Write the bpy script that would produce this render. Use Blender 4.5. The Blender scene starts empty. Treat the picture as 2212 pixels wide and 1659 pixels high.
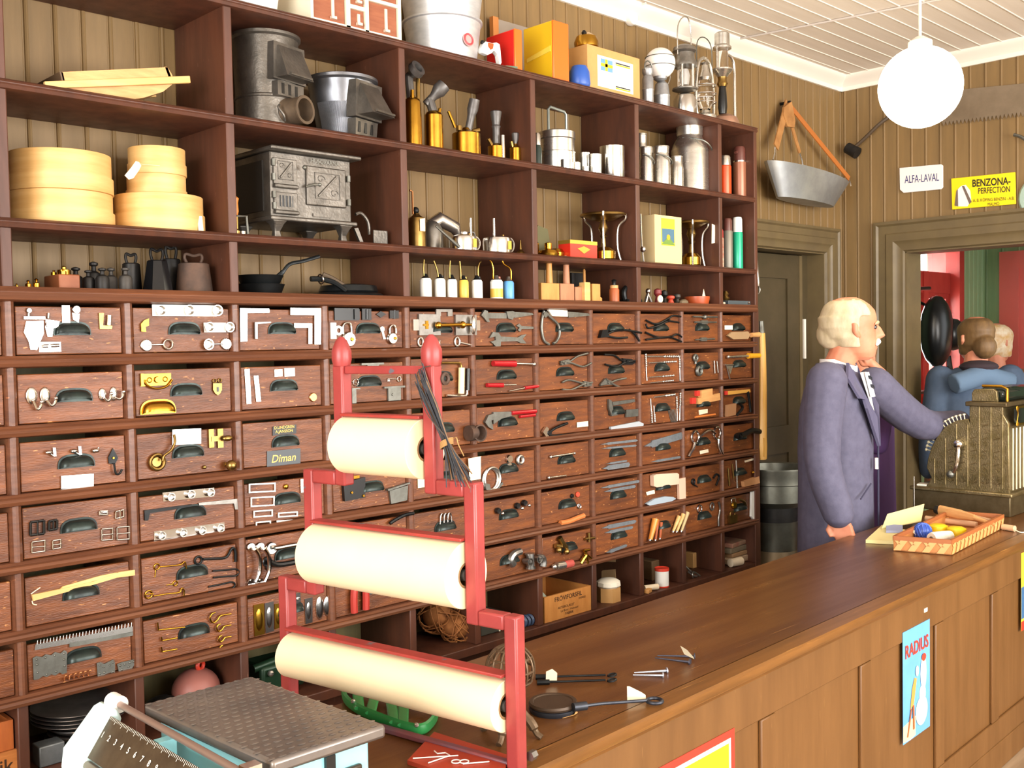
import bpy, math, random
from mathutils import Vector as V, Matrix, Euler
random.seed(7)
PI=math.pi; sin=math.sin; cos=math.cos
C=bpy.context.scene.collection
# ---------- camera model (fitted to the perspective of the cabinet) ----------
IW,IH,F=2212,1659,2212.2267
CAM=V((-0.85714161,-2.56381025,1.57))
RT=V((0.71399781,-0.6999079,-0.01833206)); UP=V((0.0402456,0.01488781,0.9990789)); FW=V((0.69899029,0.71407793,-0.03879808))
def ray(x,y): return FW+RT*((x-IW/2)/F)-UP*((y-IH/2)/F)
def aty(x,y,Y): d=ray(x,y); return CAM+d*((Y-CAM.y)/d.y)
def atz(x,y,Z): d=ray(x,y); return CAM+d*((Z-CAM.z)/d.z)
def atx(x,y,X): d=ray(x,y); return CAM+d*((X-CAM.x)/d.x)
def dep(P): return (P-CAM).dot(FW)
def onshelf(px,Y,Z):
    """point at depth Y and height Z seen in image column px"""
    n=RT-FW*((px-IW/2)/F)
    x=CAM.x-(n.y*(Y-CAM.y)+n.z*(Z-CAM.z))/n.x
    return V((x,Y,Z))
def mpp(P): return dep(P)/F      # metres per pixel at P
# ---------- materials ----------
def lin(c):
    if isinstance(c,str): c=tuple(int(c[i:i+2],16)/255 for i in (0,2,4))
    return tuple((v/12.92 if v<=.04045 else ((v+.055)/1.055)**2.4) for v in c)+(1,)
MATS={}
def mat(name,col,rough=.6,metal=0,col2=None,scale=30,stretch=(1,1,1),bump=0,bscale=None,spec=.5,fleck=None,fleck_amt=.06,fscale=45,fstretch=(1,1,1),rnd=0,emit=None,estr=1,trans=0,coat=0,rvar=.1,detail=5,nlo=.35,nhi=.65):
    if name in MATS: return MATS[name]
    m=bpy.data.materials.new(name); m.use_nodes=True; nt=m.node_tree; N=nt.nodes; L=nt.links
    b=N['Principled BSDF']; b.inputs['Roughness'].default_value=rough; b.inputs['Metallic'].default_value=metal
    b.inputs['Specular IOR Level'].default_value=spec
    if trans: b.inputs['Transmission Weight'].default_value=trans
    if coat: b.inputs['Coat Weight'].default_value=coat; b.inputs['Coat Roughness'].default_value=.15
    if emit: b.inputs['Emission Color'].default_value=lin(emit); b.inputs['Emission Strength'].default_value=estr
    b.inputs['Base Color'].default_value=lin(col)
    cs=None
    if col2 or bump or fleck:
        tc=N.new('ShaderNodeTexCoord'); mp=N.new('ShaderNodeMapping'); mp.inputs['Scale'].default_value=stretch
        L.new(tc.outputs['Object'],mp.inputs['Vector'])
        vec=mp.outputs['Vector']
        if rnd:
            oi=N.new('ShaderNodeObjectInfo'); ad=N.new('ShaderNodeVectorMath'); ad.operation='ADD'
            ml=N.new('ShaderNodeMath'); ml.operation='MULTIPLY'; ml.inputs[1].default_value=37.
            L.new(oi.outputs['Random'],ml.inputs[0]); L.new(mp.outputs['Vector'],ad.inputs[0]); L.new(ml.outputs[0],ad.inputs[1]); vec=ad.outputs[0]
        nz=N.new('ShaderNodeTexNoise'); nz.inputs['Scale'].default_value=scale; nz.inputs['Detail'].default_value=detail; nz.inputs['Roughness'].default_value=.6
        L.new(vec,nz.inputs['Vector'])
        if col2:
            r=N.new('ShaderNodeValToRGB'); r.color_ramp.elements[0].position=nlo; r.color_ramp.elements[1].position=nhi
            r.color_ramp.elements[0].color=lin(col); r.color_ramp.elements[1].color=lin(col2)
            L.new(nz.outputs['Fac'],r.inputs['Fac']); cs=r.outputs['Color']
            mr=N.new('ShaderNodeMapRange'); mr.inputs['To Min'].default_value=max(0.02,rough-rvar); mr.inputs['To Max'].default_value=min(1,rough+rvar)
            L.new(nz.outputs['Fac'],mr.inputs['Value']); L.new(mr.outputs['Result'],b.inputs['Roughness'])
        if fleck:
            mp2=N.new('ShaderNodeMapping'); mp2.inputs['Scale'].default_value=fstretch; L.new(vec,mp2.inputs['Vector'])
            n2=N.new('ShaderNodeTexNoise'); n2.inputs['Scale'].default_value=fscale; n2.inputs['Detail'].default_value=3; L.new(mp2.outputs['Vector'],n2.inputs['Vector'])
            r2=N.new('ShaderNodeValToRGB'); r2.color_ramp.elements[0].position=.74-fleck_amt; r2.color_ramp.elements[1].position=.76-fleck_amt*.6
            r2.color_ramp.elements[0].color=(0,0,0,1); r2.color_ramp.elements[1].color=(1,1,1,1)
            L.new(n2.outputs['Fac'],r2.inputs['Fac'])
            mx=N.new('ShaderNodeMix'); mx.data_type='RGBA'; L.new(r2.outputs['Color'],mx.inputs['Factor'])
            if cs: L.new(cs,mx.inputs['A'])
            else: mx.inputs['A'].default_value=lin(col)
            mx.inputs['B'].default_value=lin(fleck); cs=mx.outputs['Result']
        if rnd and cs:
            hs=N.new('ShaderNodeHueSaturation'); m2=N.new('ShaderNodeMapRange'); m2.inputs['To Min'].default_value=1-rnd; m2.inputs['To Max'].default_value=1+rnd
            L.new(oi.outputs['Random'],m2.inputs['Value']); L.new(m2.outputs['Result'],hs.inputs['Value']); L.new(cs,hs.inputs['Color']); cs=hs.outputs['Color']
        if cs: L.new(cs,b.inputs['Base Color'])
        if bump:
            bp=N.new('ShaderNodeBump'); bp.inputs['Strength'].default_value=bump; bp.inputs['Distance'].default_value=.004
            if bscale:
                n3=N.new('ShaderNodeTexNoise'); n3.inputs['Scale'].default_value=bscale; L.new(vec,n3.inputs['Vector']); L.new(n3.outputs['Fac'],bp.inputs['Height'])
            else: L.new(nz.outputs['Fac'],bp.inputs['Height'])
            L.new(bp.outputs['Normal'],b.inputs['Normal'])
    MATS[name]=m; return m
# ---------- mesh builder ----------
class MB:
    def __init__(s,M=None): s.v=[]; s.f=[]; s.M=M; s.mi=[]; s.cm=0; s.mats=[]
    def use(s,m):
        if m not in s.mats: s.mats.append(m)
        s.cm=s.mats.index(m); return s
    def add(s,vs,fs):
        o=len(s.v)
        for p in vs:
            p=V(p); s.v.append(s.M@p if s.M else p)
        for f in fs: s.f.append(tuple(i+o for i in f)); s.mi.append(s.cm)
        return s
    def box(s,c,d,R=None,tap=None):
        c=V(c); x,y,z=d[0]/2,d[1]/2,d[2]/2; t=tap or 1
        vs=[V((sx*x*(t if sz>0 else 1),sy*y*(t if sz>0 else 1),sz*z)) for sz in (-1,1) for sy in (-1,1) for sx in (-1,1)]
        if R: vs=[R@v for v in vs]
        return s.add([c+v for v in vs],[(0,2,3,1),(4,5,7,6),(0,1,5,4),(2,6,7,3),(0,4,6,2),(1,3,7,5)])
    def bb(s,a,b):
        a=V(a); b=V(b); return s.box((a+b)/2,(abs(b.x-a.x),abs(b.y-a.y),abs(b.z-a.z)))
    def lathe(s,prof,base=(0,0,0),axis=(0,0,1),n=24,cap=True,sx=1,sy=1):
        base=V(base); ax=V(axis).normalized()
        t=V((1,0,0)) if abs(ax.x)<.9 else V((0,1,0))
        a=(t-ax*t.dot(ax)).normalized(); b=ax.cross(a)
        vs=[];fs=[]
        for r,h in prof:
            for i in range(n):
                w=2*PI*i/n; vs.append(base+ax*h+a*(r*sx*cos(w))+b*(r*sy*sin(w)))
        k=len(prof)
        for j in range(k-1):
            for i in range(n):
                i2=(i+1)%n; fs.append((j*n+i,j*n+i2,(j+1)*n+i2,(j+1)*n+i))
        if cap:
            fs.append(tuple(reversed(range(n)))); fs.append(tuple((k-1)*n+i for i in range(n)))
        return s.add(vs,fs)
    def cyl(s,p0,p1,r0,r1=None,n=16):
        p0=V(p0);p1=V(p1); d=p1-p0
        return s.lathe([(r0,0),(r0 if r1 is None else r1,d.length)],p0,d,n)
    def sph(s,c,r,n=16,sc=(1,1,1)):
        m=n//2; vs=[];fs=[]; c=V(c)
        for j in range(1,m):
            th=PI*j/m
            for i in range(n):
                w=2*PI*i/n; vs.append(c+V((r*sc[0]*sin(th)*cos(w),r*sc[1]*sin(th)*sin(w),r*sc[2]*cos(th))))
        t=len(vs); vs.append(c+V((0,0,r*sc[2]))); vs.append(c-V((0,0,r*sc[2])))
        for j in range(m-2):
            for i in range(n):
                i2=(i+1)%n; fs.append((j*n+i,(j+1)*n+i,(j+1)*n+i2,j*n+i2))
        for i in range(n):
            i2=(i+1)%n; fs.append((t,i,i2)); fs.append((t+1,(m-2)*n+i2,(m-2)*n+i))
        return s.add(vs,fs)
    def tube(s,pts,r,n=8,closed=False,flat=None,up=None):
        """swept tube; r number or list; flat=(a,b) scales the two section axes"""
        P=[V(p) for p in pts]; k=len(P); rs=r if isinstance(r,(list,tuple)) else [r]*k
        fa,fb=flat or (1,1)
        vs=[];fs=[]; prev=None
        for i in range(k):
            if closed: t=P[(i+1)%k]-P[i-1]
            else: t=P[min(i+1,k-1)]-P[max(i-1,0)]
            if t.length<1e-9: t=V((0,0,1))
            t.normalize()
            if prev is None:
                u=V(up) if up else (V((0,0,1)) if abs(t.z)<.9 else V((1,0,0)))
            else: u=prev
            a=u-t*u.dot(t)
            if a.length<1e-6: a=V((1,0,0))-t*t.x
            a.normalize(); prev=a; b=t.cross(a)
            for j in range(n):
                w=2*PI*j/n; vs.append(P[i]+a*(rs[i]*fa*cos(w))+b*(rs[i]*fb*sin(w)))
        for i in range(k if closed else k-1):
            i2=(i+1)%k
            for j in range(n):
                j2=(j+1)%n; fs.append((i*n+j,i*n+j2,i2*n+j2,i2*n+j))
        if not closed:
            fs.append(tuple(reversed(range(n)))); fs.append(tuple((k-1)*n+j for j in range(n)))
        return s.add(vs,fs)
    def ring(s,c,R,r,axis=(0,0,1),n=24,m=8,sx=1,sy=1):
        ax=V(axis).normalized(); t=V((1,0,0)) if abs(ax.x)<.9 else V((0,1,0)); a=(t-ax*t.dot(ax)).normalized(); b=ax.cross(a); c=V(c)
        return s.tube([c+a*(R*sx*cos(2*PI*i/n))+b*(R*sy*sin(2*PI*i/n)) for i in range(n)],r,m,closed=True,up=tuple(ax))
    def prism(s,pts,ext):
        """polygon of 3d points extruded by vector ext"""
        P=[V(p) for p in pts]; e=V(ext); n=len(P)
        fs=[tuple(range(n)),tuple(reversed(range(n,2*n)))]+[(i,n+i,n+(i+1)%n,(i+1)%n) for i in range(n)]
        return s.add(P+[p+e for p in P],fs)
    def loft(s,secs,cap=True):
        """list of equal-length vertex rings"""
        n=len(secs[0]); vs=[p for r in secs for p in r]; fs=[]
        for j in range(len(secs)-1):
            for i in range(n):
                i2=(i+1)%n; fs.append((j*n+i,j*n+i2,(j+1)*n+i2,(j+1)*n+i))
        if cap: fs.append(tuple(reversed(range(n)))); fs.append(tuple((len(secs)-1)*n+i for i in range(n)))
        return s.add(vs,fs)
    def text(s,body,origin,xdir,ydir,size,thick=.0006,align='CENTER',shear=0,font_sx=1,bold=0):
        cu=bpy.data.curves.new('lettering','FONT'); cu.body=body; cu.size=1; cu.align_x=align; cu.align_y='CENTER'; cu.extrude=0; cu.shear=shear; cu.offset=bold; cu.resolution_u=3
        ob=bpy.data.objects.new('lettering',cu); C.objects.link(ob)
        dg=bpy.context.evaluated_depsgraph_get(); me=bpy.data.meshes.new_from_object(ob.evaluated_get(dg))
        X=V(xdir).normalized();Y=V(ydir).normalized();Z=X.cross(Y); o=V(origin)
        vs=[o+X*(v.co.x*size*font_sx)+Y*(v.co.y*size)+Z*thick for v in me.vertices]
        s.add(vs,[tuple(p.vertices) for p in me.polygons])
        bpy.data.objects.remove(ob); bpy.data.curves.remove(cu); bpy.data.meshes.remove(me); return s
    def mesh(s,name,m,loc,ang=32):
        me=bpy.data.meshes.new(name); me.from_pydata([p-loc for p in s.v],[],s.f)
        if s.mats:
            for q in s.mats: me.materials.append(q)
            me.polygons.foreach_set('material_index',s.mi)
        elif m: me.materials.append(m)
        me.polygons.foreach_set('use_smooth',[True]*len(me.polygons))
        me.set_sharp_from_angle(angle=math.radians(ang)); me.update(); return me
    def base(s):
        xs=[p.x for p in s.v];ys=[p.y for p in s.v]
        return V(((min(xs)+max(xs))/2,(min(ys)+max(ys))/2,min(p.z for p in s.v)))
def mobj(name,mb,m,parent=None,loc=None,bev=0,off=None):
    """link one mesh object; off = world origin of the parent"""
    o0=off if off is not None else (loc if loc is not None else mb.base())
    o=bpy.data.objects.new(name,mb.mesh(name,m,o0)); C.objects.link(o)
    if parent: o.parent=parent
    else: o.location=o0
    if bev:
        md=o.modifiers.new('bevel','BEVEL'); md.width=bev; md.segments=2; md.limit_method='ANGLE'; md.angle_limit=math.radians(40); md.harden_normals=False
    return o
def props(o,label,cat,group=None):
    o['label']=label; o['category']=cat
    if group: o['group']=group
    return o
def one(name,label,cat,mb,m=None,group=None,bev=0):
    return props(mobj(name,mb,m,bev=bev),label,cat,group)
def thing(name,label,cat,parts,group=None,loc=None):
    """parts: (name, MB, material[, options dict: label, bev, kids])"""
    if loc is None: 
        a=MB()
        for p in parts: a.v+=p[1].v
        loc=a.base()
    loc=V(loc); e=bpy.data.objects.new(name,None); C.objects.link(e); e.location=loc; e.empty_display_size=.05
    props(e,label,cat,group)
    def put(p,par):
        op=p[3] if len(p)>3 else {}
        o=mobj(p[0],p[1],p[2],par,off=loc,bev=op.get('bev',0))
        if 'label' in op: o['label']=op['label']
        for k in op.get('kids',[]): put(k,o)
    for p in parts: put(p,e)
    return e
def dup(src,loc,label,rz=0,group=None):
    r=src.copy(); C.objects.link(r); r.location=loc; r.rotation_euler=(0,0,rz); r['label']=label
    if group: r['group']=group
    for ch in list(src.children):
        c=ch.copy(); C.objects.link(c); c.parent=r
        for g in ch.children:
            d=g.copy(); C.objects.link(d); d.parent=c
    return r
def struct(name,mb,m,parent=None,bev=0):
    if parent: o=mobj(name,mb,m,parent,off=parent.location,bev=bev)
    else: o=mobj(name,mb,m,bev=bev); o['kind']='structure'
    return o
def at(p,rz=0,s=1,rx=0,ry=0):
    return Matrix.Translation(V(p))@Euler((rx,ry,rz)).to_matrix().to_4x4()@Matrix.Scale(s,4)
def pl(pts,Y):  # pixel list -> points on plane y=Y
    return [aty(x,y,Y) for x,y in pts]
# ---------- shared materials ----------
wood_drawer=mat('drawer_wood','7e4722',.42,0,'5a3018',9,(1,1,7),.25,60,fleck='b57a45',fleck_amt=.075,fscale=48,fstretch=(1,1,.45),rnd=.16,rvar=.12)
wood_rail=mat('rail_wood','70442c',.38,0,'593422',14,(.25,3,6),.12,fleck='9a5f3a',fleck_amt=.03,fscale=40,fstretch=(.3,1,1),rvar=.1)
wood_case=mat('case_wood','5a3322',.5,0,'48291c',7,(3,3,.5),.1,fleck='74503f',fleck_amt=.015,fscale=60)
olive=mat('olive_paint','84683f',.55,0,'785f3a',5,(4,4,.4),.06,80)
olive_in=mat('olive_paint_inner','86794e',.55,0,'776c48',5,(4,4,.4),.06,80)  # greener, greyer tone of the wall olive, used on the cabinet back board
casing_m=mat('casing_paint','6a5a3c',.45,0,'5f5036',6,(1,1,1),.05)
white_p=mat('white_paint','e9e2d6',.5)
ceil_m=mat('ceiling_paint','e4d9cc',.5,0,'dcd0c2',4,(.3,4,1))
iron=mat('black_iron','2b2c2c',.42,.7,'1b1c1d',20,bump=.15,rvar=.12)
castiron=mat('cast_iron','7a746c',.42,.75,'5e5952',14,bump=.2,bscale=120,rvar=.1)
pull_m=mat('pull_metal','2f3a36',.35,.5,'1d2322',30,rvar=.1)
brass=mat('brass','c99a3a',.25,1,'a87a28',12,rvar=.08)
oldbrass=mat('old_brass','a58850',.35,1,'8a6c3a',20,rvar=.08)
steel=mat('steel','9a9690',.35,.9,'7d7a74',25,rvar=.1)
chrome=mat('chrome','e6e4e0',.12,1)
nickel=mat('bright_nickel','d8d6d2',.2,1)
alu=mat('aluminium','d9d6cf',.28,.95,'c6c2ba',10,(1,1,4),rvar=.06)
zinc=mat('zinc','b9bbbd',.4,.8,'9a9da0',9,rvar=.12)
graymetal=mat('grey_metal','7f7f78',.45,.8,'68675f',30,rvar=.1)
rust=mat('rusty_iron','5a4234',.65,.3,'41332b',18,bump=.25)
white_e=mat('white_enamel','f1efe9',.25,0,spec=.6)
black_p=mat('black_paint','141414',.3)
redlac=mat('red_lacquer','a3161f',.22,spec=.6)
pine=mat('pale_pine','e0b878',.5,0,'cf9f5c',6,(.6,.6,6),.05)
pine2=mat('new_pine','dba463',.45,0,'c98d4c',8,(1,1,9),.05)
beech=mat('beech','d8a56a',.45,0,'c98f56',12,(1,1,5))
card=mat('cardboard','c99a5e',.75,0,'be8e54',10)
paper=mat('paper_white','f3ecd9',.8)
tagp=mat('tag_paper','ecdcc0',.8,0,'e6d2b2',20)
kraft=mat('kraft_paper','f2dcb6',.62,0,'eed6ae',3,spec=.3)
leather=mat('leather','b5824c',.55,0,'9a6a3a',15)
cream=mat('cream_tag','efe3c2',.7)
# ---------- setting ----------
D=.288; BX=4.57; CZ=3.03
COLS=[-.007,.282,.587,.883,1.193,1.475,1.783,2.081,2.371,2.659,2.946,3.217]
RZ=[1.711,1.549,1.383,1.219,1.057,.893,.736]
SZ=[1.878,2.203,2.520]
def boards(mb,a,b,z0,z1,nrm,pitch=.076,x0=0.):
    """vertical beaded boards from a to b (2D points), facing nrm"""
    a=V((a[0],a[1],0)); b=V((b[0],b[1],0)); L=(b-a).length; t=(b-a)/L; n=V((nrm[0],nrm[1],0))
    s=[]; k=math.floor(x0/pitch); 
    g=-(x0-k*pitch)
    cut=[(0,0)]
    while g<L:
        for dx,dd in ((-.0055,0),(-.0035,-.003),(0,-.003),(.0015,0.001),(.006,.0035),(.0105,.002),(.012,0)):
            if 0<g+dx<L: cut.append((g+dx,dd))
        g+=pitch
    cut.append((L,0))
    vs=[];fs=[]
    for x,d in cut:
        p=a+t*x+n*d; vs+=[V((p.x,p.y,z0)),V((p.x,p.y,z1))]
    for i in range(len(cut)-1): fs.append((2*i,2*i+2,2*i+3,2*i+1))
    mb.add(vs,fs)
# left wall (behind the shelving) with its door opening
DL0,DL1,DLT=3.62,4.37,2.04
m=MB()
boards(m,(-3.2,D),(DL0,D),0,CZ,(0,-1),x0=-3.2); boards(m,(DL0,D),(DL1,D),DLT,CZ,(0,-1),x0=DL0); boards(m,(DL1,D),(BX,D),0,CZ,(0,-1),x0=DL1)
m.bb((-3.2,D+.012,0),(DL0,D+.2,CZ)); m.bb((DL0,D+.012,DLT),(DL1,D+.2,CZ)); m.bb((DL1,D+.012,0),(BX+.2,D+.2,CZ))
struct('wall_left',m,olive)
# back wall with wide doorway
DW1,DW0,DWT=-.085,-1.35,2.03
m=MB()
boards(m,(BX,D),(BX,DW1),0,CZ,(-1,0),.077,.06); boards(m,(BX,DW1),(BX,DW0),DWT,CZ,(-1,0),.077,.06+D-DW1); boards(m,(BX,DW0),(BX,-4.6),0,CZ,(-1,0),.077,.1)
m.bb((BX+.012,DW1,0),(BX+.16,D+.19,CZ)); m.bb((BX+.012,DW0,DWT),(BX+.16,DW1,CZ)); m.bb((BX+.012,-4.6,0),(BX+.16,DW0,CZ))
struct('wall_back',m,olive)
m=MB(); m.bb((-3.4,-4.7,-.1),(9,2.2,0)); struct('floor',m,mat('floor_boards','a88f72',.5,0,'8f775c',4,(.4,8,1)))
# ceiling boards run along the shelving
m=MB(); vs=[];y=D+.2; cut=[]
k=0
while y>-4.7:
    cut+=[(y,0),(y-.0865,0),(y-.088,.007),(y-.092,.007),(y-.0935,-.003),(y-.0985,-.003)]; y-=.1
fs=[]
for yy,d in cut: vs+=[V((-3.3,yy,CZ+d)),V((BX+.1,yy,CZ+d))]
for i in range(len(cut)-1): fs.append((2*i,2*i+1,2*i+3,2*i+2))
m.add(vs,fs); m.bb((-3.4,-4.7,CZ+.012),(BX+.1,D+.2,CZ+.1)); struct('ceiling',m,ceil_m)
# crown moulding
prof=[(0,-.075),(.012,-.075),(.016,-.055),(.04,-.03),(.062,-.02),(.07,-.008),(.07,0),(0,0)]
m=MB(); m.loft([[V((x,D-o,CZ+z)) for o,z in prof] for x in (-3.2,BX)]); struct('trim_1',m,white_p)
m=MB(); m.loft([[V((BX-o,y,CZ+z)) for o,z in prof] for y in (D,-4.6)]); struct('trim_2',m,white_p)
# door casings
def casing(name,P,wd,axis,nrm,zt,lo,hi):
    cp=[(0,0),(0,.028),(.012,.03),(.02,.02),(.05,.02),(.056,.026),(.085,.026),(.092,.02),(.1,.016),(.125,.016),(.132,0)]
    m=MB()
    def pt(u,d,z): return V((u,P-d,z)) if axis=='x' else V((P-d,u,z))
    w=wd/.132
    for s,e in ((-1,lo),(1,hi)):
        m.loft([[pt(e+s*(wd-o*w),d,0) for o,d in cp],[pt(e+s*(wd-o*w),d,zt+wd-o*w) for o,d in cp]])
    m.loft([[pt(lo-wd+o*w,d,zt+wd-o*w) for o,d in cp],[pt(hi+wd-o*w,d,zt+wd-o*w) for o,d in cp]])
    struct(name,m,casing_m)
casing('trim_3',D,.14,'x',0,DLT,DL0,DL1)
casing('trim_4',BX,.17,'y',0,DWT,DW0,DW1)
m=MB(); m.bb((DL1-.004,D-.002,0),(DL1+.02,D+.2,DLT)); m.bb((DL0-.02,D,0),(DL0+.004,D+.2,DLT)); m.bb((DL0,D-.002,DLT-.004),(DL1,D+.2,DLT+.02))
struct('trim_5',m,casing_m)
m=MB(); m.bb((BX-.003,DW1-.005,0),(BX+.175,DW1+.02,DWT)); m.bb((BX-.003,DW0-.02,0),(BX+.175,DW0+.005,DWT)); m.bb((BX-.003,DW0,DWT-.005),(BX+.175,DW1,DWT+.02))
struct('trim_6',m,casing_m)
# olive panel door standing in the left opening
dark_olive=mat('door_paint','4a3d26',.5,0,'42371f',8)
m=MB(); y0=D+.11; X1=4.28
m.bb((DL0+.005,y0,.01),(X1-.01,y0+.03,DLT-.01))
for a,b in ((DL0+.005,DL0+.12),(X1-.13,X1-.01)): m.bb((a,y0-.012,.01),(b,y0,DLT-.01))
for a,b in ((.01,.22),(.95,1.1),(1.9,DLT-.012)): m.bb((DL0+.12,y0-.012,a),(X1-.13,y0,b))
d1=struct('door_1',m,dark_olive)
m=MB(); m.bb((X1-.009,y0-.016,.012),(X1+.02,y0+.03,DLT-.01)); struct('door_edge',m,casing_m,d1)
m=MB(); m.bb((X1+.03,y0-.02,1.46),(X1+.05,y0+.02,1.68)); struct('latch_plate',m,white_p,d1)
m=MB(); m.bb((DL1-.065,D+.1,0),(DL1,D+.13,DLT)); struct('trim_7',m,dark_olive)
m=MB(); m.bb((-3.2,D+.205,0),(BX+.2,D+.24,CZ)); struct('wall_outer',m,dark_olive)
# room beyond the doorway
green=mat('green_paint','8ba678',.5,0,'7f9c70',5,(4,4,.4)); redp=mat('red_paint','b0382c',.4,0,'a02f26',8,(1,1,.3)); redl=mat('pale_red_paint','d4675c',.45)
WX0,WX1,WZ0,WZ1=5.42,6.22,.80,2.16; FX=6.75; Y2=.32
m=MB()
boards(m,(BX+.17,Y2),(WX0,Y2),0,CZ,(0,-1)); boards(m,(WX0,Y2),(WX1,Y2),0,WZ0,(0,-1)); boards(m,(WX0,Y2),(WX1,Y2),WZ1,CZ,(0,-1)); boards(m,(WX1,Y2),(FX,Y2),0,CZ,(0,-1))
for a,b,c,d in ((BX+.17,WX0,0,CZ),(WX1,FX,0,CZ),(WX0,WX1,0,WZ0),(WX0,WX1,WZ1,CZ)): m.bb((a,Y2+.012,c),(b,Y2+.2,d))
struct('wall_side',m,green)
m=MB(); boards(m,(FX,Y2),(FX,-3),0,CZ,(-1,0),.11); m.bb((FX+.012,-3,0),(FX+.1,Y2+.2,CZ)); struct('wall_far',m,green)
m=MB(); m.bb((BX+.17,-3,CZ),(FX+.1,Y2+.2,CZ+.08)); struct('ceiling_far',m,ceil_m)
# red framed window
m=MB(); yb=Y2-.03
def fr(m,x0,x1,z0,z1,w,y0,y1):
    m.bb((x0,y0,z0),(x0+w,y1,z1)); m.bb((x1-w,y0,z0),(x1,y1,z1)); m.bb((x0+w,y0,z0),(x1-w,y1,z0+w)); m.bb((x0+w,y0,z1-w),(x1-w,y1,z1))
fr(m,WX0-.06,WX1+.06,WZ0-.06,WZ1+.06,.075,Y2-.035,Y2+.19)
m.bb((WX0,Y2+.03,1.86),(WX1,Y2+.1,2.0))
m.bb((5.77,Y2+.02,WZ0),(5.84,Y2+.1,2.0))
for a,b in ((WX0+.015,5.77),(5.84,WX1-.015)): fr(m,a,b,WZ0,1.87,.045,Y2+.04,Y2+.08)
m.bb((WX0+.05,Y2+.045,1.06),(5.77,Y2+.075,1.09))
w1=struct('window_1',m,redp)
m=MB(); m.bb((WX0,Y2+.06,WZ0),(WX1,Y2+.064,WZ1)); struct('pane',m,mat('window_glass','ffffff',.02,trans=1,spec=.4),w1)
# red door casing on the far wall
a=atx(2163,560,FX); m=MB(); zt=atx(2165,545,FX).z
m.bb((FX-.04,a.y-.13,0),(FX,a.y,zt)); m.bb((FX-.04,a.y-1.1,zt-.12),(FX,a.y-.13,zt)); m.bb((FX-.025,a.y-.17,0),(FX,a.y-.13,zt-.12))
struct('trim_8',m,redl)
m=MB(); m.bb((FX-.014,a.y-1.0,0),(FX,a.y-.17,zt-.13))
for q in (.22,.3): m.bb((FX-.024,a.y-q-.03,.1),(FX-.014,a.y-q,zt-.2))
struct('door_2',m,redl)
# shop side: wall behind the photographer with three tall windows, and the entrance-side wall
WY=-4.6
m=MB(); wins=[(-.7,.6),(1.1,2.4),(2.8,4.1)]; x=-3.35
for a,b in wins: m.bb((x,WY-.15,0),(a,WY,CZ)); m.bb((a,WY-.15,0),(b,WY,.75)); m.bb((a,WY-.15,2.7),(b,WY,CZ)); x=b
m.bb((x,WY-.15,0),(BX+.15,WY,CZ)); struct('wall_front',m,mat('front_wall_paint','b9ab8c',.6))
for i,(a,b) in enumerate(wins):
    m=MB(); fr(m,a,b,.75,2.7,.06,WY-.12,WY-.05); m.bb(((a+b)/2-.03,WY-.11,.81),((a+b)/2+.03,WY-.06,2.64)); m.bb((a+.06,WY-.1,2.0),(b-.06,WY-.07,2.05)); struct('window_%d'%(i+2),m,white_p)
m=MB(); EX=-3.2; m.bb((EX-.15,-4.7,0),(EX,-3.9,CZ)); m.bb((EX-.15,-3.9,0),(EX,-1.0,.7)); m.bb((EX-.15,-3.9,2.75),(EX,-1.0,CZ)); m.bb((EX-.15,-1.0,0),(EX,D+.2,CZ)); struct('wall_entrance',m,mat('front_wall_paint','b9ab8c',.6))
m=MB(); m.bb((EX-.1,-3.9,.7),(EX-.04,-3.84,2.75)); m.bb((EX-.1,-1.06,.7),(EX-.04,-1.0,2.75)); m.bb((EX-.1,-2.48,.7),(EX-.04,-2.42,2.75)); struct('window_5',m,white_p)
# ---------- light ----------
def area(name,loc,rot,sx,sy,e,col):
    l=bpy.data.lights.new(name,'AREA'); l.shape='RECTANGLE'; l.size=sx; l.size_y=sy; l.energy=e; l.color=col
    o=bpy.data.objects.new(name,l); C.objects.link(o); o.location=loc; o.rotation_euler=rot; return o
for i,(a,b) in enumerate(wins): area('daylight_window',((a+b)/2,WY-.2,1.75),(-PI/2,0,PI) if 0 else (PI/2,0,0),1.25,1.9,(95,120,110)[i],(1,.97,.93))
area('daylight_entrance_window',(EX-.22,-2.45,1.75),(0,-PI/2,0),1.95,2.8,190,(1,.98,.95))
area('daylight_side_window',(5.82,Y2+.35,1.5),(-PI/2,0,0),.8,1.3,60,(1,.98,.95))
w=bpy.data.worlds.new('sky'); bpy.context.scene.world=w; w.use_nodes=True
bg=w.node_tree.nodes['Background']; bg.inputs[0].default_value=(.95,.98,1,1); bg.inputs[1].default_value=2.2
# ---------- camera ----------
cd=bpy.data.cameras.new('camera'); cd.sensor_width=36; cd.lens=F*36/IW; cd.clip_start=.05; cd.clip_end=60
co=bpy.data.objects.new('camera',cd); C.objects.link(co)
co.matrix_world=Matrix(((RT.x,UP.x,-FW.x,CAM.x),(RT.y,UP.y,-FW.y,CAM.y),(RT.z,UP.z,-FW.z,CAM.z),(0,0,0,1)))
sc=bpy.context.scene; sc.camera=co
sc.view_settings.view_transform='Standard'; sc.view_settings.look='None'; sc.view_settings.gamma=1; sc.view_settings.exposure=.36
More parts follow.
